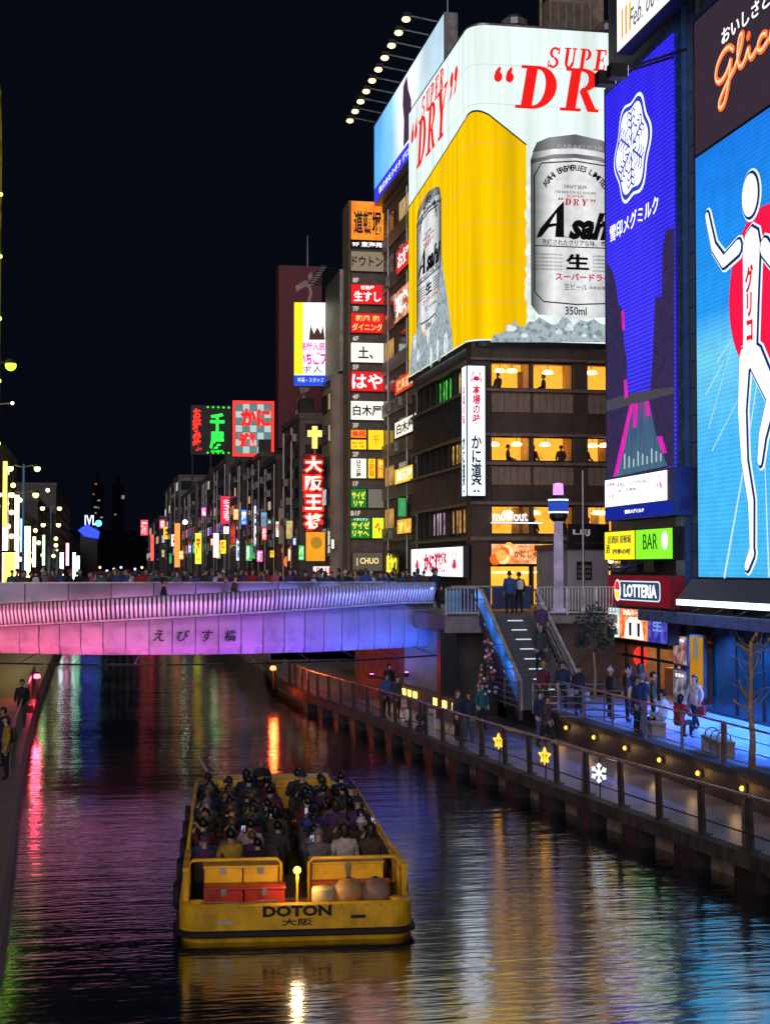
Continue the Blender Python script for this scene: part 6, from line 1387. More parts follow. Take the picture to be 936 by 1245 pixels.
CL = {'black': (.012,.012,.014), 'navy': (.015,.022,.06), 'charcoal': (.04,.04,.045), 'brown': (.07,.04,.025), 'maroon': (.12,.015,.025), 'purple': (.09,.03,.12), 'teal': (.02,.12,.14), 'cream': (.55,.48,.42), 'mustard': (.45,.28,.03), 'blue': (.03,.08,.28), 'olive': (.06,.06,.03), 'grey': (.16,.16,.17), 'pink': (.45,.12,.20), 'white': (.62,.62,.65), 'red': (.35,.02,.02), 'denim': (.06,.09,.16)}
def cloth(c): return pm('cloth_'+c, CL[c], .8, 0, .35, 9, .3, 40)
SKIN = [pm('skin_%d' % i, c, .5, 0, .12, 8) for i, c in enumerate(((.52,.32,.23),(.42,.25,.17),(.58,.38,.28)))]
HCOL = {'black hair': pm('hair_black', (.008,.007,.007), .45), 'brown hair': pm('hair_brown', (.04,.02,.012), .45), 'light brown hair': pm('hair_light', (.14,.075,.03), .45), 'grey hair': pm('hair_grey', (.25,.25,.25), .5)}
def person(pose, loc, rz, top, legs, hair, hk, label, group=None, scale=1.0, seed=0):
    me, hd = BODY[pose]; o = bpy.data.objects.new('person', me); COL.objects.link(o); o.location = loc; o.rotation_euler = (0, 0, rz); o.scale = (scale,)*3
    for i, m in enumerate((cloth(top), cloth(legs), SKIN[seed % 3], pm('shoe_black', (.015,.014,.014), .5))):
        o.material_slots[i].link = 'OBJECT'; o.material_slots[i].material = m
    tag(o, label, 'person', group)
    hm = HAIR[hk]; h = bpy.data.objects.new('hat' if hk == 'beanie' else 'hair', hm); COL.objects.link(h); h.parent = o; h.location = hd+Vector((0,.006,.012))
    if not hm.materials: hm.materials.append(pm('hair_black', (.01,.01,.01)))
    h.material_slots[0].link = 'OBJECT'; h.material_slots[0].material = HCOL[hair] if hair in HCOL else cloth(hair)
    return o

# ================================================================== THE TOUR BOAT
BA = radians(-4.4); BL = Vector((3.52, 27.75, 0))
bt = thing('tour_boat', 'open yellow sightseeing barge lettered DOTON full of passengers', 'boat', tuple(BL), BA)
LB, HB = 15.6, 2.14
def plan(inset=0.0, n=6):
    """outline: stern at y=0 with rounded corners, blunt bow"""
    b = HB-inset; r = .40; P = []
    for i in range(n+1): a = -pi/2+pi/2*i/n; P.append((b-r+r*cos(a), inset+r+r*sin(a)))
    P += [(b, 4), (b, LB-4.0), (b*.96, LB-2.6), (b*.82, LB-1.2), (b*.62, LB-.25-inset), (b*.4, LB-inset)]
    return P+[(-x, y) for x, y in reversed(P)]
def ringloft(mb, rings):
    n = len(rings[0]); vs = [p for r in rings for p in r]; fs = []
    for j in range(len(rings)-1): fs += [(j*n+i, j*n+(i+1) % n, (j+1)*n+(i+1) % n, (j+1)*n+i) for i in range(n)]
    return mb.add(vs, fs)
M_yel = pm('boat_yellow', (.95,.54,.012), .42, 0, .25, 2.6, .10, 12, grime=.55); M_bred = pm('locker_red', (.45,.03,.015), .42, 0, .2, 2, grime=.5)
M_rub = pm('rubber_black', (.015,.014,.014), .7)
def shead(y): return 1.0+.0*y
def R(inset, z, rise=0): return [(x, y, z+rise*max(0, (y-10)/6)) for x, y in plan(inset)]
ringloft(MB(), [R(.25,-.35), R(.06,.0), R(0,.16), R(0,.66,.25), R(.05,.70,.25), R(.12,.68,.25), R(.14,.2)]).build('hull', M_yel, bt)
ringloft(MB(), [R(-.02,.10), R(-.06,.13), R(-.06,.20), R(-.02,.23)]).build('rubbing_strake', M_rub, bt)
fl_ = plan(.13); MB().add([(x, y, .22) for x, y in fl_], [tuple(range(len(fl_)))]).build('deck', pm('deck_grey', (.10,.09,.08), .6), bt)
txt(bt, 'DOTON', 0, .555, 1.25, .20, M_rub, off=.045, y=-.012, t=.01); txt(bt, '大阪', 0, .355, .56, .13, M_rub, off=.02, y=-.012, t=.01)
MB().poly(rrect(.98,1.25,.40,.46,.02), -.008, .01).build('slot', M_rub, bt); MB().poly([(-1.3+.16*cos(a),.38+.035*sin(a)) for a in [2*pi*i/12 for i in range(12)]], -.008, .01).build('drain_ring', M_grey, bt)
# stern deck lockers
def locker(x0, x1, y0, y1, z0, z1, name, mat, lid=True):
    l = MB().box(x0, x1, y0, y1, z0, z1).build(name, mat, bt, bev=.02)
    if lid: MB().box(x0-.02, x1+.02, y0-.02, y1+.02, z1, z1+.05).build('lid', mat, l, bev=.015); MB().box((x0+x1)/2-.05, (x0+x1)/2+.05, y0-.035, y0-.021, z1-.10, z1+.03).build('latch', M_grey, l)
    return l
MB().box(-1.95,1.95,.2,2.3,.22,.30).build('stern_deck', M_yel, bt); MB().box(.25,1.78,.28,.86,.30,.48).build('fender_tray', M_rub, bt)
locker(-1.68,-.98,.62,1.1,.30,.82,'locker',M_bred); locker(-.95,-.20,.62,1.1,.30,.82,'locker',M_bred)
locker(-1.70,-.98,1.25,1.85,.30,1.10,'locker',M_yel); locker(-.96,-.30,1.25,1.85,.30,1.10,'locker',M_yel)
locker(.35,1.10,.95,1.2,.30,.82,'locker',M_bred); locker(1.12,1.80,.95,1.2,.30,.82,'locker',M_bred)
locker(.33,1.72,1.35,1.95,.30,1.12,'locker',M_yel)
MB().box(1.0,1.06,1.31,1.33,.9,1.15).build('strap', M_grey, bt)
M_fen = pm('fender_tan', (.40,.24,.09), .55, 0, .35, 3)
MB().lathe([(.19,0),(.23,.03),(.23,.34),(.20,.37)], 14, (.52,.55,.50)).build('drum', pm('drum_cream', (.58,.48,.22), .5), bt, smooth=True)
for x, c in ((.98, (.45,.27,.08)), (1.48, (.30,.19,.13))):
    b_ = MB().ball((0,0,0), .29, 16).build('ball_fender', pm('fender_%d' % (x*10), c, .5, 0, .3, 3), bt, smooth=True, loc=(x,.55,.74)); MB().lathe([(.05,.22),(.06,.28),(.03,.30)], 8).build('eye', M_rub, b_)
for x in (-1.82, 1.86): MB().lathe([(.10,.30),(.10,.62),(.14,.64),(.14,.70),(.05,.72)], 10, (x,.35,0)).build('bollard', M_yel, bt, smooth=True)
# stern lamp on its post
lp_ = MB().cyl((.02,.45,.30),(.02,.45,1.12),.025).build('lamp_post', M_yel, bt); MB().ball((.02,.45,1.20), .075, 10).build('lamp', em('boat_lamp', (1,.55,.12), 3), lp_)
la = bpy.data.lights.new('boat_lamp_light', 'POINT'); la.energy = 40; la.color = (1,.6,.25); la.shadow_soft_size = .08; lo = bpy.data.objects.new('boat_lamp_light', la); COL.objects.link(lo); lo.parent = bt; lo.location = (.02,.36,1.20)
# hoop rails over the stern, rail boards down both sides
for x0, x1 in ((-1.98,-.25),(.28,2.0)):
    MB().tube([(x0,1.2,.3),(x0,1.2,1.20),(x0+.08,1.2,1.28),(x1-.08,1.2,1.28),(x1,1.2,1.20),(x1,1.2,.3)], .035, 8).build('rail_hoop', M_yel, bt, smooth=True)
for s in (-1, 1):
    for k in range(3): MB().box(s*2.02-.05,s*2.02+.05,.55+k*.8-.05,.55+k*.8+.05,.6,1.22-.02*k).build('corner_post', M_yel, bt)
    MB().box(s*2.02-.06,s*2.02+.06,.45,2.3,1.2,1.28).build('side_rail', M_yel, bt)
    for k in range(9):
        y0 = 2.35+k*1.12; x = s*2.04
        MB().box(x-.035,x+.035,y0,y0+1.08,.66,1.02).build('side_board', M_yel, bt); MB().box(x-s*.0-.04,x+.04,y0+.18,y0+.90,.76,.90).build('scupper', M_rub, bt)
    MB().tube([(s*2.04,2.3,1.16),(s*2.04,8,1.16),(s*2.04,12.4,1.16)], .035, 8).build('handrail', M_yel, bt, smooth=True)
    for k in range(10): MB().cyl((s*2.04,2.4+k*1.1,1.0),(s*2.04,2.4+k*1.1,1.16),.02,n=6).build('stanchion', M_yel, bt)
# aisle, benches, bow deck with hatches, boarding poles
MB().box(-.16,.30,2.4,11.6,.22,.24).build('aisle', pm('aisle_yellow', (.30,.18,.03), .6), bt)
for r in range(13):
    for x0, x1 in ((-1.92,-.22),(.36,1.92)):
        b_ = MB().box(x0,x1,2.75+r*.715,3.12+r*.715,.55,.62).build('bench', pm('bench_dark', (.07,.05,.04), .6), bt); MB().box(x0,x1,2.70+r*.715,2.75+r*.715,.60,1.02).build('bench_back', MATS['bench_dark'], b_); MB().box(x0,x1,2.85+r*.715,3.05+r*.715,.23,.55).build('bench_base', M_rub, b_)
MB().add([(-1.9,12.2,1.0),(1.9,12.2,1.0),(1.35,15.0,1.0),(-1.35,15.0,1.0),(-1.9,12.2,.5),(1.9,12.2,.5)], [(0,1,2,3),(0,4,5,1)]).build('bow_deck', M_yel, bt)
for x0, x1 in ((-1.5,-.85),(-.2,.62),(.7,1.5)): MB().box(x0,x1,12.35,13.6,1.0,1.22).build('hatch', M_yel, bt, bev=.03)
for k in range(2): MB().cyl((-1.55+k*.35,12.0,1.15),(-2.0+k*.3,14.6,1.55),.04,n=8).build('pole', pm('striped_pole', (.6,.35,.32), .5), bt)
# passengers, bench by bench
JK = ['black','navy','charcoal','brown','maroon','purple','black','navy','teal','grey','olive','black','blue','charcoal']
HR = ['black hair','black hair','brown hair','black hair','light brown hair','black hair']; HKs = ['short','short','long','short','long','bun','short']
ROWN = ['first','second','third','fourth','fifth','sixth','seventh','eighth','ninth','tenth','eleventh','twelfth','thirteenth']
SPOT = {(0,5):('brown','long','brown hair',None),(0,4):('cream','long','brown hair',None),(0,3):('grey','beanie','grey',None),(0,2+10):None,
        (0,1):('mustard','short','black hair',None),(0,0):('purple','beanie','purple',None),(1,0):('teal','short','black hair',None),(0,6):None,(9,3):('navy','beanie','teal',None),(1,5):('black','short','black hair',None),(2,2):('cream','short','black hair',None),(3,4):('maroon','long','black hair',None)}
BM = Matrix.Translation(BL) @ Matrix.Rotation(BA, 4, 'Z')
rnd = random.Random(21); cnt = 0; SEEN = set()
for r in range(13):
    xsn = (-1.70,-1.20,-.70,.62,1.14,1.68)+((-.20,) if r > 1 and r % 4 != 3 else ())
    for c, x in enumerate(xsn):
        if rnd.random() < .07: continue
        sp = SPOT.get((r, c)); jk = rnd.choice(JK); hk = rnd.choice(HKs); hr = rnd.choice(HR)
        if sp: jk, hk, hr = sp[0], sp[1], sp[2]
        elif rnd.random() < .10: hk = 'beanie'; hr = rnd.choice(('white','maroon','grey','navy'))
        pose = rnd.choice(('sit_a','sit_a','sit_b','sit_c'))
        p = BM @ Vector((x+rnd.uniform(-.06,.06), 2.98+r*.715+rnd.uniform(-.08,.08), .16))
        turn = rnd.choice((0,0,0,.35,-.4,.8,-.8,2.4)) if rnd.random() < .6 else rnd.uniform(-.2,.2)
        seat = ('port gunwale seat','middle port seat','port aisle seat','starboard aisle seat','middle starboard seat','starboard gunwale seat','aisle jump seat')[c]
        hn = {'short':'short ','long':'long ','bun':'tied '}.get(hk, '')+(hr if hk != 'beanie' else hr+' knit hat')
        person(pose, p, pi+BA+turn, jk, rnd.choice(('black','denim','charcoal')), hr, hk, 'passenger in %s coat with %s, %s bench from stern, %s' % (jk, hn, ROWN[r], seat), 'passengers seated on the tour boat', rnd.uniform(.88,1.08), cnt); cnt += 1
phm = MB().box(-.04,.04,-.005,.005,-.075,.075).mesh('phone')
for i, o in enumerate([o for o in bpy.data.objects if o.get('group') == 'passengers seated on the tour boat' and o.data is BODY['sit_c'][0]][::3][:5]):
    m_ = Matrix.Translation(o.location) @ Matrix.Rotation(o.rotation_euler.z, 4, 'Z'); ph = bpy.data.objects.new('phone', phm); COL.objects.link(ph)
    ph.location = m_ @ Vector((.11,-.42,1.09)); ph.rotation_euler = (radians(-25),0,o.rotation_euler.z)
    if not phm.materials: phm.materials.append(em('phone_screen', (.45,.6,.9), .55))
    tag(ph, 'lit phone held up by the %s' % o['label'].split(' with ')[0]+', '+o['label'].split(', ')[1], 'phone', 'phones held up on the boat')
p = BM @ Vector((-.35,11.75,.24)); person('hold', p, BA+.2, 'black', 'black', 'pink', 'beanie', 'boat guide in black coat and pink hat standing at the bow deck', None, .93, 1)

# mooring ropes, tyres along the side, scuffed plates
M_rope = pm('rope', (.30,.24,.16), .9, 0, .3, 30)
MB().tube([(-1.82,.35,.66),(-1.5,.12,.72),(-1.0,.06,.70),(-.4,.10,.73),(.1,.25,.36)], .025, 6).build('rope', M_rope, bt, smooth=True)
MB().tube([(1.86+.16*cos(a)*.8,.35+.16*sin(a),.40+.02*a/6.28) for a in [2*pi*i/10 for i in range(34)]], .022, 6).build('rope_coil', M_rope, bt, smooth=True)
for s in (-1, 1):
    for k in range(5): MB().lathe([(.16,-.07),(.26,-.07),(.29,0),(.26,.07),(.16,.07),(.13,0),(.16,-.07)], 14).build('tyre_fender', M_rub, bt, loc=(s*2.24,2.5+k*2.4,.36), smooth=True).rotation_euler = (0,pi/2,0)
for k in range(16):
    x = -1.75+k*.233
    MB().lathe([(.018,0),(.016,.008),(.002,.012)], 8).build('rivet', M_grey, bt, loc=(x,-.001,.645)).rotation_euler = (pi/2,0,0)

# ================================================================== RIVERSIDE FURNITURE
# lower walk railing: flat posts, handrail, mid rail
lr = thing('riverside_railing', 'long metal railing with flat posts along the lower walk edge', 'railing', (0,0,0))
def ex(y, off=.22): return edge_at(y)+off
ysx = [14+2.1*i for i in range(34)]
ysx = [y for y in ysx if y < 80]
M_post = pm('post_steel', (.09,.08,.08), .5, .4); pmesh = MB().add([(-.04,-.10,0),(.04,-.10,0),(.04,.10,0),(-.04,.10,0),(-.08,-.08,1.12),(.0,-.08,1.12),(.0,.08,1.12),(-.08,.08,1.12)], [(0,3,2,1),(4,5,6,7),(0,1,5,4),(1,2,6,5),(2,3,7,6),(3,0,4,7)]).mesh('post')
fm = MB().box(-.14,.14,-.2,.2,0,.04).mesh('foot_plate')
for y in ysx:
    p = mobj('post', pmesh, M_post, lr, loc=(ex(y), y, ZL)); p.rotation_euler = (0,0,.25); f = mobj('foot_plate', fm, M_post, p, loc=(0,0,.0))
path = [(ex(y)-.04, y) for y in [10]+ysx+[81]]
MB().tube([(x, y, ZL+1.15) for x, y in path], .05, 8).build('handrail', pm('pink_steel', (.50,.42,.44), .25, .8), lr, smooth=True)
for z in (.35, .0): 
    if z: MB().tube([(x+.02, y, ZL+z) for x, y in path], .022, 6).build('mid_rail', M_post, lr)
# bright slim end posts on every fourth bay
for y in ysx[4::4]: MB().box(-.03,.03,-.03,.03,0,1.0).build('bright_post', M_rail, lr, loc=(ex(y)-.02, y+.3, ZL))
# light ornaments on the railing: two golden stars, one white snow crystal
def ornament(label, px, py, kind, mat):
    y = 40
    for _ in range(30):
        p = at(px, py, X=ex(y)-.12); y = .5*y+.5*p.y
    t = thing('light_ornament', label, 'light ornament', (ex(y)-.12, y, ZL+.25), radians(-55)); r = .21; mb = MB(); c = Vector((0,.45))
    if kind == 'star':
        P = [(c.x+(r if i % 2 == 0 else r*.42)*sin(pi*i/5), c.y+(r if i % 2 == 0 else r*.42)*cos(pi*i/5)) for i in range(11)]
        for a, b in zip(P, P[1:]): mb.cyl((a[0],0,a[1]), (b[0],0,b[1]), .03, n=6)
        mb.cyl((0,0,.2),(0,0,.7),.02,n=6)
    else:
        for k in range(3):
            a = pi/2+pi*k/3; d = Vector((cos(a), sin(a))); n = Vector((-d.y, d.x))
            mb.cyl((c.x-d.x*r*1.2,0,c.y-d.y*r*1.2), (c.x+d.x*r*1.2,0,c.y+d.y*r*1.2), .026, n=6)
            for s in (-1, 1):
                for u in (-1, 1): q = c+d*(s*r*.65); e = q+d*(s*r*.35)+n*(u*r*.3); mb.cyl((q.x,0,q.y), (e.x,0,e.y), .02, n=6)
    mb.build('light_tube', mat, t); MB().cyl((0,.05,-.2),(0,.05,.9),.02,n=6).build('stake', M_black, t)
    return t
ornament('golden star light on the railing beside the couple', 606, 893, 'star', em('star_gold', (1,.42,.03), 1.9)); ornament('golden star light on the railing next to the white crystal', 662, 911, 'star', MATS['star_gold']); ornament('white snow crystal light on the riverside railing', 728, 933, 'flake', em('flake_white', (.85,.95,1), 1.5))
# lamps in the retaining wall
WL = ['first','second','third','fourth','fifth','sixth','seventh']
for k, px in enumerate((691,725,763,805,852,906,965)):
    p = at(px, 906+(px-691)*.275, X=15.86); t = thing('wall_lamp', 'round amber lamp set in the retaining wall, %s one from the steps' % WL[k], 'wall lamp', (15.86, p.y, ZL+.52), -pi/2, 'amber lamps in the retaining wall')
    MB().lathe([(.10,0),(.10,.05),(.075,.07)], 12).build('bezel', M_grey, t).rotation_euler = (pi/2,0,0); MB().ball((0,-.09,0), .068, 8).build('lens', em('amber_lens', (1,.48,.06), 2.4), t)
    la = bpy.data.lights.new('wall_lamp_light', 'POINT'); la.energy = 3.5; la.color = (1,.58,.2); la.shadow_soft_size = .07; lo = bpy.data.objects.new('wall_lamp_light', la); COL.objects.link(lo); lo.parent = t; lo.location = (0,-.25,0)
# upper walk railing: double posts, thin rails
ur = thing('upper_railing', 'steel railing with paired posts and thin rails along the upper walk', 'railing', (0,0,0))
yu = [20+2.95*i for i in range(11)]; yu = [y for y in yu if y < 53]
for i, y in enumerate(yu):
    for d in ((-.09,.09) if i % 2 == 0 else (0,)):
        MB().box(16.0-.035,16.0+.035,y+d-.03,y+d+.03,ZU,ZU+1.12).build('post', M_rail if i % 2 == 0 else M_grey, ur)
MB().box(15.97,16.03,18,52.6,ZU+1.08,ZU+1.13).build('handrail', M_rail, ur)
for z in (.2,.5,.8): MB().box(15.99,16.01,18,52.6,ZU+z,ZU+z+.02).build('rail', M_grey, ur)
# ramp rails at the foot of the steps
for k, (a, b, lab) in enumerate((((15.0,52.2),(17.6,51.6),'bright rails crossing the foot of the steps'),((15.2,49.6),(17.2,48.6),'second set of bright rails beside the waiting people'),((14.7,53.0),(14.7,58.8),'rails running beside the steps under the blue panels'))):
    t = thing('ramp_railing', lab, 'railing', (*a, ZU), math.atan2(b[1]-a[1], b[0]-a[0])); L = math.hypot(b[0]-a[0], b[1]-a[1])
    for j in range(5): MB().cyl((0,0,.15+j*.22),(L,0,.15+j*.22),.022,n=6).build('rail', M_rail, t)
    for j in range(4): MB().cyl((L*j/3,0,0),(L*j/3,0,1.1),.03,n=6).build('post', M_rail, t)
# benches with three hoop arm rests
M_bw_ = pm('bench_wood', (.34,.25,.13), .55, 0, .3, 4)
for k, (px, py, lab) in enumerate(((872,917,'wooden box bench with three steel hoops beside the bare tree'),(778,893,'wooden box bench with steel hoops behind the standing people'))):
    p = at(px, py, Z=ZU); t = thing('bench', lab, 'bench', (max(p.x, 16.75), p.y, ZU), radians(82))
    MB().box(-.95,.95,-.24,.24,.36,.44).build('seat', M_bw_, t, bev=.01)
    for x in (-.88,-.05,.88): MB().box(x-.07,x+.07,-.22,.22,0,.36).build('leg', M_bw_, t)
    for x in (-.62,0,.62): MB().tube([(x,-.2,.44),(x,-.17,.58),(x,-.08,.66),(x,.08,.66),(x,.17,.58),(x,.2,.44)], .022, 6).build('arm_hoop', M_rail, t, smooth=True)
# bare pollarded tree, bluish shrub by the landing, decorated tree
p = at(914, 935, Z=ZU); tr = thing('bare_tree', 'bare pollarded young tree lit warm on the upper walk', 'tree', (p.x, p.y, ZU)); M_bark = pm('pale_bark', (.36,.25,.13), .8, 0, .4, 5, .6, 18)
H = 3.25; MB().tube([(0,0,0),(.03,0,.8),(-.03,.02,1.6),(.0,0,2.4),(.0,.0,H)], [.10,.08,.07,.06,.05], 8).build('trunk', M_bark, tr, smooth=True)
for L in ([(0,0,1.75),(-.22,0,1.95),(-.32,0,2.25)],[(0,0,1.5),(-.28,.05,1.6),(-.44,.05,1.75)],[(0,0,2.95),(-.2,0,3.1),(-.42,-.1,3.2)],[(0,0,3.1),(.2,.1,3.2),(.42,.1,3.12),(.55,.1,3.3)],[(0,0,2.5),(.2,.1,2.65),(.26,.1,2.95)],[(0,0,H),(.1,-.1,H+.2)]):
    b_ = MB().tube(L, [.045]+[.03]*(len(L)-2)+[.02], 6).build('branch', M_bark, tr, smooth=True); MB().ball(L[-1], .045, 6).build('knob', M_bark, b_)
rnd = random.Random(15)
for k in range(22):
    z = rnd.uniform(1.5, 3.2); a = rnd.uniform(0, 2*pi); r = rnd.uniform(.25, .6); p0_ = Vector((0,0,z)); p1_ = Vector((cos(a)*r*.5, sin(a)*r*.5, z+rnd.uniform(.05,.2))); p2_ = Vector((cos(a+.3)*r, sin(a+.3)*r, z+rnd.uniform(.15,.5)))
    MB().tube([p0_, p1_, p2_], [.014,.010,.005], 5).build('twig', M_bark, tr)
def leafcloud(mb, c, r, n, sz, rnd, sq=(1,1,1)):
    for _ in range(n):
        v = Vector((rnd.gauss(0,1), rnd.gauss(0,1), rnd.gauss(0,1))).normalized()*r*(rnd.random()**.45); q = Vector(c)+Vector((v.x*sq[0], v.y*sq[1], v.z*sq[2]))
        a = Vector((rnd.uniform(-1,1), rnd.uniform(-1,1), rnd.uniform(-.6,.6))).normalized(); b = a.orthogonal().normalized(); s = sz*rnd.uniform(.6,1.3)
        mb.add([q-a*s, q+b*s*.45, q+a*s, q-b*s*.45], [(0,1,2,3)])
p = at(722, 790, Y=57.5); sh = thing('leafy_tree', 'small leafy tree tinted cyan beside the right balustrade', 'tree', (p.x, 57.5, ZU)); rnd = random.Random(8)
MB().tube([(0,0,0),(.05,0,1),(-.03,0,1.9)], [.07,.05,.04], 6).build('trunk', M_bark, sh); mb = MB()
for c, r in (((0,0,2.4),.55),((.4,.1,2.9),.45),((-.35,0,3.0),.45),((.1,.1,3.4),.4),((.5,0,2.2),.35),((-.5,.1,2.3),.35),((.75,.1,2.65),.25)): leafcloud(mb, c, r, 150, .09, rnd)
mb.build('crown', pm('leaf_cyan_lit', (.015,.05,.055), .5, 0, .5, 4), sh)  # cyan light on the crown is put into the leaf colour
p = at(591, 845, Z=ZU); dt = thing('decorated_tree', 'slim decorated tree with white, red and purple ornaments beside the steps', 'decorated tree', (14.2, 55.5, ZU)); rnd = random.Random(4); mb = MB()
for k in range(9): leafcloud(mb, (0,0,.5+k*.22), .34-.025*k, 60, .06, rnd, (1,1,.5))
mb.build('foliage', pm('fir_dark', (.03,.06,.04), .6), dt); MB().cyl((0,0,0),(0,0,2.5),.04).build('trunk', M_bark, dt)
for k in range(46):
    z = .35+rnd.random()*2.1; a = rnd.uniform(0,2*pi); r = .38*(1-(z-.35)/2.6)+.03; MB().ball((0,0,0), rnd.uniform(.05,.085), 8).build('ornament', pm('orn_%d' % (k % 4), ((.75,.72,.78),(.6,.08,.12),(.45,.22,.55),(.7,.35,.25))[k % 4], .25, .2), dt, loc=(r*cos(a), r*sin(a), z))
# dark cabinet sign at the edge of the upper walk, life ring, board
p = at(930, 925, Z=ZU); cb = thing('cabinet_sign', 'dark upright cabinet with faint letters on a short post by the bare tree', 'sign', (p.x+.1, p.y-1.2, ZU), -pi/2+.5)
MB().box(-.12,.12,.05,.2,0,.8).build('post', M_bw_, cb); MB().box(-.5,.5,0,.25,.75,2.1).build('cabinet', pm('cabinet', (.05,.035,.035), .5), cb); txt(cb, 'HOUSE', 0, 1.7, .7, .16, pm('faint_letters', (.4,.38,.36), .5)); MB().box(-.54,.54,-.03,.28,2.1,2.15).build('cap', M_black, cb)
y = 56.3; lr_ = thing('life_ring', 'white life ring hung on the riverside railing', 'life ring', (ex(y)-.14, y, ZL+.55), -pi/2+.2)
mb = MB(); n = 20; L = [(.30*cos(2*pi*i/n), 0, .30*sin(2*pi*i/n)) for i in range(n+1)]; mb.tube(L, .075, 8).build('ring', pm('ring_white', (.75,.72,.72), .5), lr_, smooth=True)
for k in range(4): a = pi/4+k*pi/2; MB().tube([(.30*cos(a+d), 0, .30*sin(a+d)) for d in (-.16,0,.16)], .08, 8).build('red_band', pm('ring_red', (.5,.05,.04), .5), lr_)
y = 54.0; rb_ = thing('reflector_post', 'black post with two round reflectors on the walk edge', 'post', (ex(y)-.2, y, ZL-.3)); MB().box(-.04,.04,-.04,.04,0,1.5).build('post', M_black, rb_)
for z in (.55,.95): MB().cyl((-.02,-.06,z),(-.02,-.12,z),.16,n=14).build('reflector', M_rub, rb_)
y = 52.9; nb_ = thing('notice_board', 'white notice panel fixed to the riverside railing', 'notice', (ex(y)-.1, y, ZL+.1), -pi/2+.2); MB().box(-.28,.28,0,.04,0,.95).build('panel', pm('notice_white', (.62,.60,.64), .5), nb_); txt(nb_, '遊歩道', 0, .75, .4, .12, M_ink, y=-.01, t=.004); MB().box(-.28,.28,.04,.06,.4,.45).build('batten', M_grey, nb_)
# red beacons on both banks
def beacon(label, px, py, Y, col, zb, s):
    p = at(px, py, Y=Y); t = thing('beacon', label, 'beacon', (p.x, Y, zb)); h = p.z-zb
    MB().cyl((0,0,0),(0,0,h),.05,.04).build('post', M_black, t); MB().lathe([(.10,0),(.15,.05),(.15,.10)], 10, (0,0,h-.16)).build('base', M_black, t); MB().ball((0,0,h), .15, 12).build('lens', em('beacon_%d' % Y, col, 16), t); la = bpy.data.lights.new('beacon_light', 'POINT'); la.energy = s; la.color = col; la.shadow_soft_size = .2; lo = bpy.data.objects.new('beacon_light', la); COL.objects.link(lo); lo.parent = t; lo.location = (0,-.42,h); MB().lathe([(.13,.13),(.10,.20),(.02,.22)], 10, (0,0,h)).build('cap', M_black, t)
beacon('bright orange red beacon under the bridge at the walk corner', 332, 813, 75.5, (1,.09,.02), ZL, 260); beacon('pink red beacon on the left bank under the bridge', 45, 823, 70, (1,.04,.09), .9, 160)
# left bank rail and things at its edge
l2 = thing('left_railing', 'curved dark railing along the left bank walk', 'railing', (0,0,0))
def lx(y):
    for (x0, y0), (x1, y1) in zip(LE, LE[1:]):
        if y0 <= y <= y1: return x0+(x1-x0)*(y-y0)/(y1-y0)
ys2 = [46+2.0*i for i in range(17)]
MB().tube([(lx(y)-.25, y, .9+1.05) for y in ys2], .04, 6).build('handrail', pm('pale_rail', (.5,.36,.33), .3, .6), l2); MB().tube([(lx(y)-.25, y, .9+.5) for y in ys2], .025, 6).build('mid_rail', M_post, l2)
for y in ys2: MB().box(-.04,.04,-.04,.04,0,1.05).build('post', M_post, l2, loc=(lx(y)-.25, y, .9))
# ================================================================== PEOPLE ON THE BANKS AND THE BRIDGE
def P_(pose, loc, face, top, legs, hair, hk, label, **k): return person(pose, loc, face, top, legs, hair, hk, label, **k)
def on(px, py, Z, X=None): p = at(px, py, Z=Z); return Vector((p.x if X is None else X, p.y, Z))
q = on(760, 895, ZU); P_('stand', (16.35, q.y+.6, ZU), .8, 'navy', 'black', 'black hair', 'short', 'person in dark navy coat leaning at the upper railing before the bench', seed=1)
P_('hold', (16.9, 46.3, ZU), pi+.4, 'black', 'black', 'grey hair', 'short', 'person in black jacket facing the burger shop', seed=2)
P_('stand', (16.9, 49.4, ZU), pi/2, 'black', 'charcoal', 'white', 'beanie', 'person in white hat and black coat by the menu board'); P_('stand', (17.2, 48.5, ZU), pi/2-.4, 'charcoal', 'black', 'cream', 'beanie', 'person in cream hat and charcoal coat by the menu board', seed=1)
P_('sit_a', (17.05, 44.8, ZU), pi+.9, 'white', 'black', 'black hair', 'short', 'seated person in white patterned top on the bench', seed=2); P_('sit_b', (17.0, 43.4, ZU), 2.2, 'red', 'black', 'black hair', 'long', 'seated person in red top on the bench behind the railing')
P_('walk', (15.6, 53.0, ZU), .1, 'maroon', 'black', 'mustard', 'beanie', 'person in maroon coat and mustard hat at the foot of the steps', seed=1)
P_('walk', (16.3, 52.9, ZU), -.2, 'navy', 'black', 'black hair', 'short', 'person in navy jacket stepping off the stairs'); P_('stand', (14.9, 51.0, ZL), .5, 'navy', 'denim', 'black hair', 'short', 'person in navy jacket on the lower walk below the rails', seed=2)
P_('stand', (ex(51.3)+.75, 51.3, ZL), -.6, 'navy', 'denim', 'black hair', 'short', 'person in navy coat and jeans at the riverside notice panel', seed=1); P_('stand', (ex(51.8)+.55, 52.0, ZL), .9, 'charcoal', 'black', 'light brown hair', 'long', 'person with light brown hair beside the one in jeans', seed=2)
P_('walk', (12.6, 67, ZL), .2, 'black', 'black', 'black hair', 'short', 'person in black walking under the bridge'); P_('stand', (11.3, 60.6, ZL), .3, 'blue', 'black', 'black hair', 'short', 'person in blue coat at the railing near the life ring', seed=1); P_('stand', (11.5, 59.4, ZL), .6, 'charcoal', 'black', 'black hair', 'long', 'long haired person in charcoal beside the life ring', seed=2)
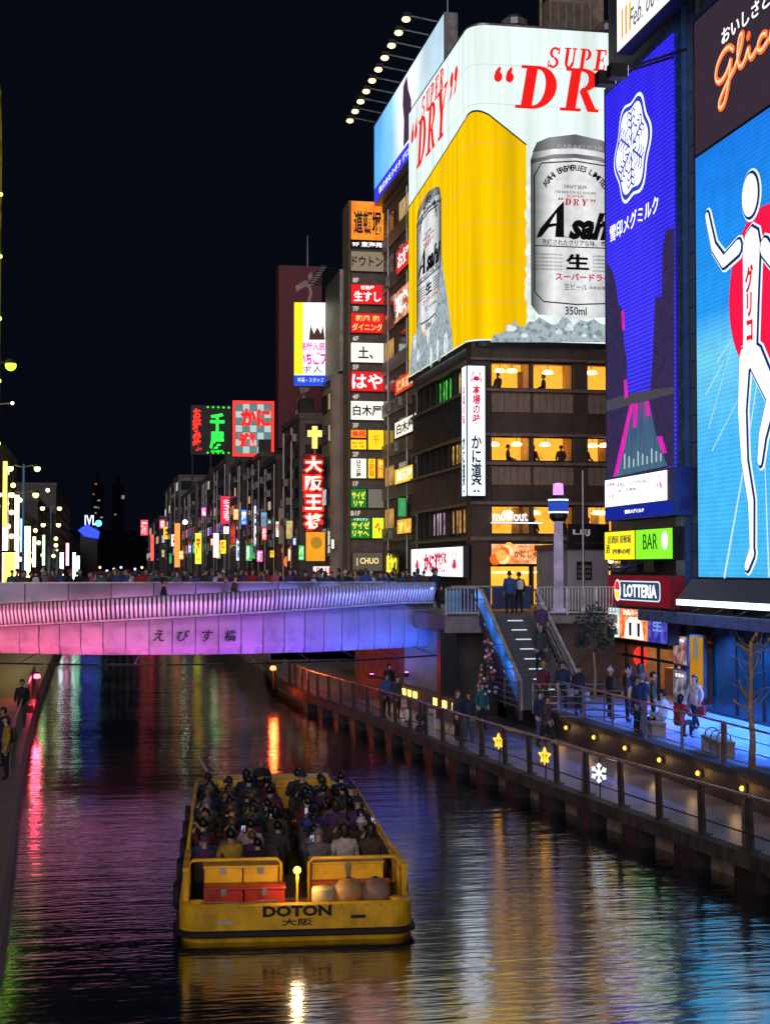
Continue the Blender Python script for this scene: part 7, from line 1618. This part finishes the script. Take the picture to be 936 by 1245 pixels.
P_('stand', (16.35, 60.3, ZS), pi, 'blue', 'black', 'black hair', 'short', 'person in pale blue shirt standing on the landing', seed=1) ; P_('stand', (17.0, 61.2, ZS), pi, 'black', 'black', 'black hair', 'short', 'person in black on the landing beside the blue shirt', scale=.97)
P_('walk', (-2.9, 58, .9), 0, 'black', 'charcoal', 'black hair', 'short', 'person in black walking on the left bank under the bridge'); P_('stand', (-2.85, 46.5, .9), -1.2, 'navy', 'black', 'black hair', 'short', 'person in navy leaning on the left bank railing', seed=1); P_('stand', (-2.6, 43.8, .9), -1.4, 'mustard', 'black', 'brown hair', 'long', 'person in mustard coat on the left bank walk', seed=2)
for k, (x, y, f, top, hk, hr, lab) in enumerate(((18.0,50.6,2.0,'black','short','black hair','person in black waiting at the shop door'),(18.6,51.2,2.6,'brown','long','brown hair','person in brown coat with long hair at the shop door'),(17.6,47.2,1.2,'olive','short','black hair','person in olive jacket looking at the menu'),(18.4,45.6,-1.0,'cream','long','black hair','person in cream coat walking past the posters'),(16.2,55.4,.1,'charcoal','short','grey hair','grey haired person coming down the steps in charcoal'),(16.7,56.9,.0,'purple','beanie','white','person in purple coat and white hat high on the steps'),(16.3,51.0,.4,'black','beanie','maroon','person in maroon hat at the foot rails'),(14.6,49.2,.7,'brown','short','black hair','person in brown jacket strolling on the lower walk'),(13.9,55.2,.1,'teal','long','black hair','person in teal coat on the lower walk by the decorated tree'))):
    zq = ZU if x > 15.9 or y > 51.4 and x > 15 else ZL
    if SX0 < x < SX1 and y > SY0: zq = ZU+(ZS-ZU)*(int((y-SY0)/(SY1-SY0)*NS)+1)/NS
    P_('walk' if k % 2 else 'stand', (x, y, zq), f, top, 'black', hr, hk, lab, seed=k)
# dark diners in the windows
for k, (px, row) in enumerate(((622,1),(655,1),(687,1),(668,0),(610,0),(655,2),(690,2),(720,1),(720,2))):
    z = zA(rows[row][1])-.45; x = FA.uv(px, 500)[0]
    P_('sit_a', (x, YA+.75+.3*(k % 2), z), 1.2+k, ('black','charcoal','brown')[k % 3], 'black', 'black hair', 'short', 'diner in %s at the %s of the restaurant windows, %s' % (('black','charcoal','brown')[k % 3], ('top band','middle band','lowest band')[row], ('near the corner','beside the mullion','near the second mullion')[min(2, (px-597)//45)]), group='diners in the restaurant windows', seed=k)
# the crowd crossing the bridge
rnd = random.Random(33); DEP = ['near the inner parapet','mid deck','by the far parapet']; cr = 0
for k in range(84):
    px = 14+k*6.2+rnd.uniform(-4,4); d = rnd.randrange(3); y = (69.2, 72.6, 76.8)[d]+rnd.uniform(-.8,.8)
    x = at(px, 700, Y=y).x; jk = rnd.choice(JK+['pink','white','red','blue']); hk = rnd.choice(('short','short','long','beanie')); hr = rnd.choice(HR) if hk != 'beanie' else rnd.choice(('white','maroon','navy'))
    person(rnd.choice(('stand','walk')), (x, y, ZS), rnd.choice((pi/2,-pi/2,0,pi))+rnd.uniform(-.4,.4), jk, 'black', hr, hk, 'pedestrian in %s with %s crossing the bridge %s' % (jk, ('long ' if hk == 'long' else '')+hr if hk != 'beanie' else 'a %s hat' % hr, DEP[d]), 'pedestrians on the bridge deck', rnd.uniform(.95,1.06), k)
for px in (198, 284): p = at(px, 720, Y=65.6); person('walk', (p.x, 65.6, zft(p.x)-.25), pi/2, 'black' if px < 200 else 'charcoal', 'black', 'black hair' if px < 200 else 'brown hair', 'short', 'person walking down the bridge ramp behind the fins %s' % ('in black' if px < 200 else 'in charcoal'), None, 1.0, px)

# backpacks and hand bags carried by some of the walkers
bpm = MB().lathe([(.10,0),(.15,.04),(.16,.26),(.13,.38),(.05,.42)], 10).mesh('backpack'); bgm = MB().box(-.15,.15,-.06,.06,0,.28).tube([(-.1,0,.28),(-.07,0,.42),(.07,0,.42),(.1,0,.28)], .012, 5).mesh('hand_bag')
for i, o in enumerate([o for o in bpy.data.objects if o.name.startswith('person') and o.data in (BODY['stand'][0], BODY['walk'][0])]):
    if i % 3 == 0: c = mobj('backpack', bpm, None, o, loc=(0,.19,1.02)); c.scale = (1,.6,1)
    elif i % 3 == 1: c = mobj('hand_bag', bgm, None, o, loc=(.26,-.06,.52))
    else: continue
    if not c.data.materials: c.data.materials.append(cloth('black'))
    c.material_slots[0].link = 'OBJECT'; c.material_slots[0].material = cloth(('white','red','black','brown','cream','denim')[i % 6])

# ================================================================== finish: glyphs, bases
fill_texts()
bpy.context.view_layer.update()
for r in [o for o in bpy.data.objects if o.parent is None and o.type == 'EMPTY' and o.get('label') and o.location.length < 1e-6]:
    ch = kids(r); lo = Vector((1e9,)*3); hi = -lo
    for c in ch:
        if c.type == 'MESH':
            for v in c.bound_box:
                p = c.matrix_basis @ Vector(v); lo = Vector(map(min, lo, p)); hi = Vector(map(max, hi, p))
    b = Vector(((lo.x+hi.x)/2, (lo.y+hi.y)/2, lo.z)); r.location = b
    for c in ch: c.location = c.location-b
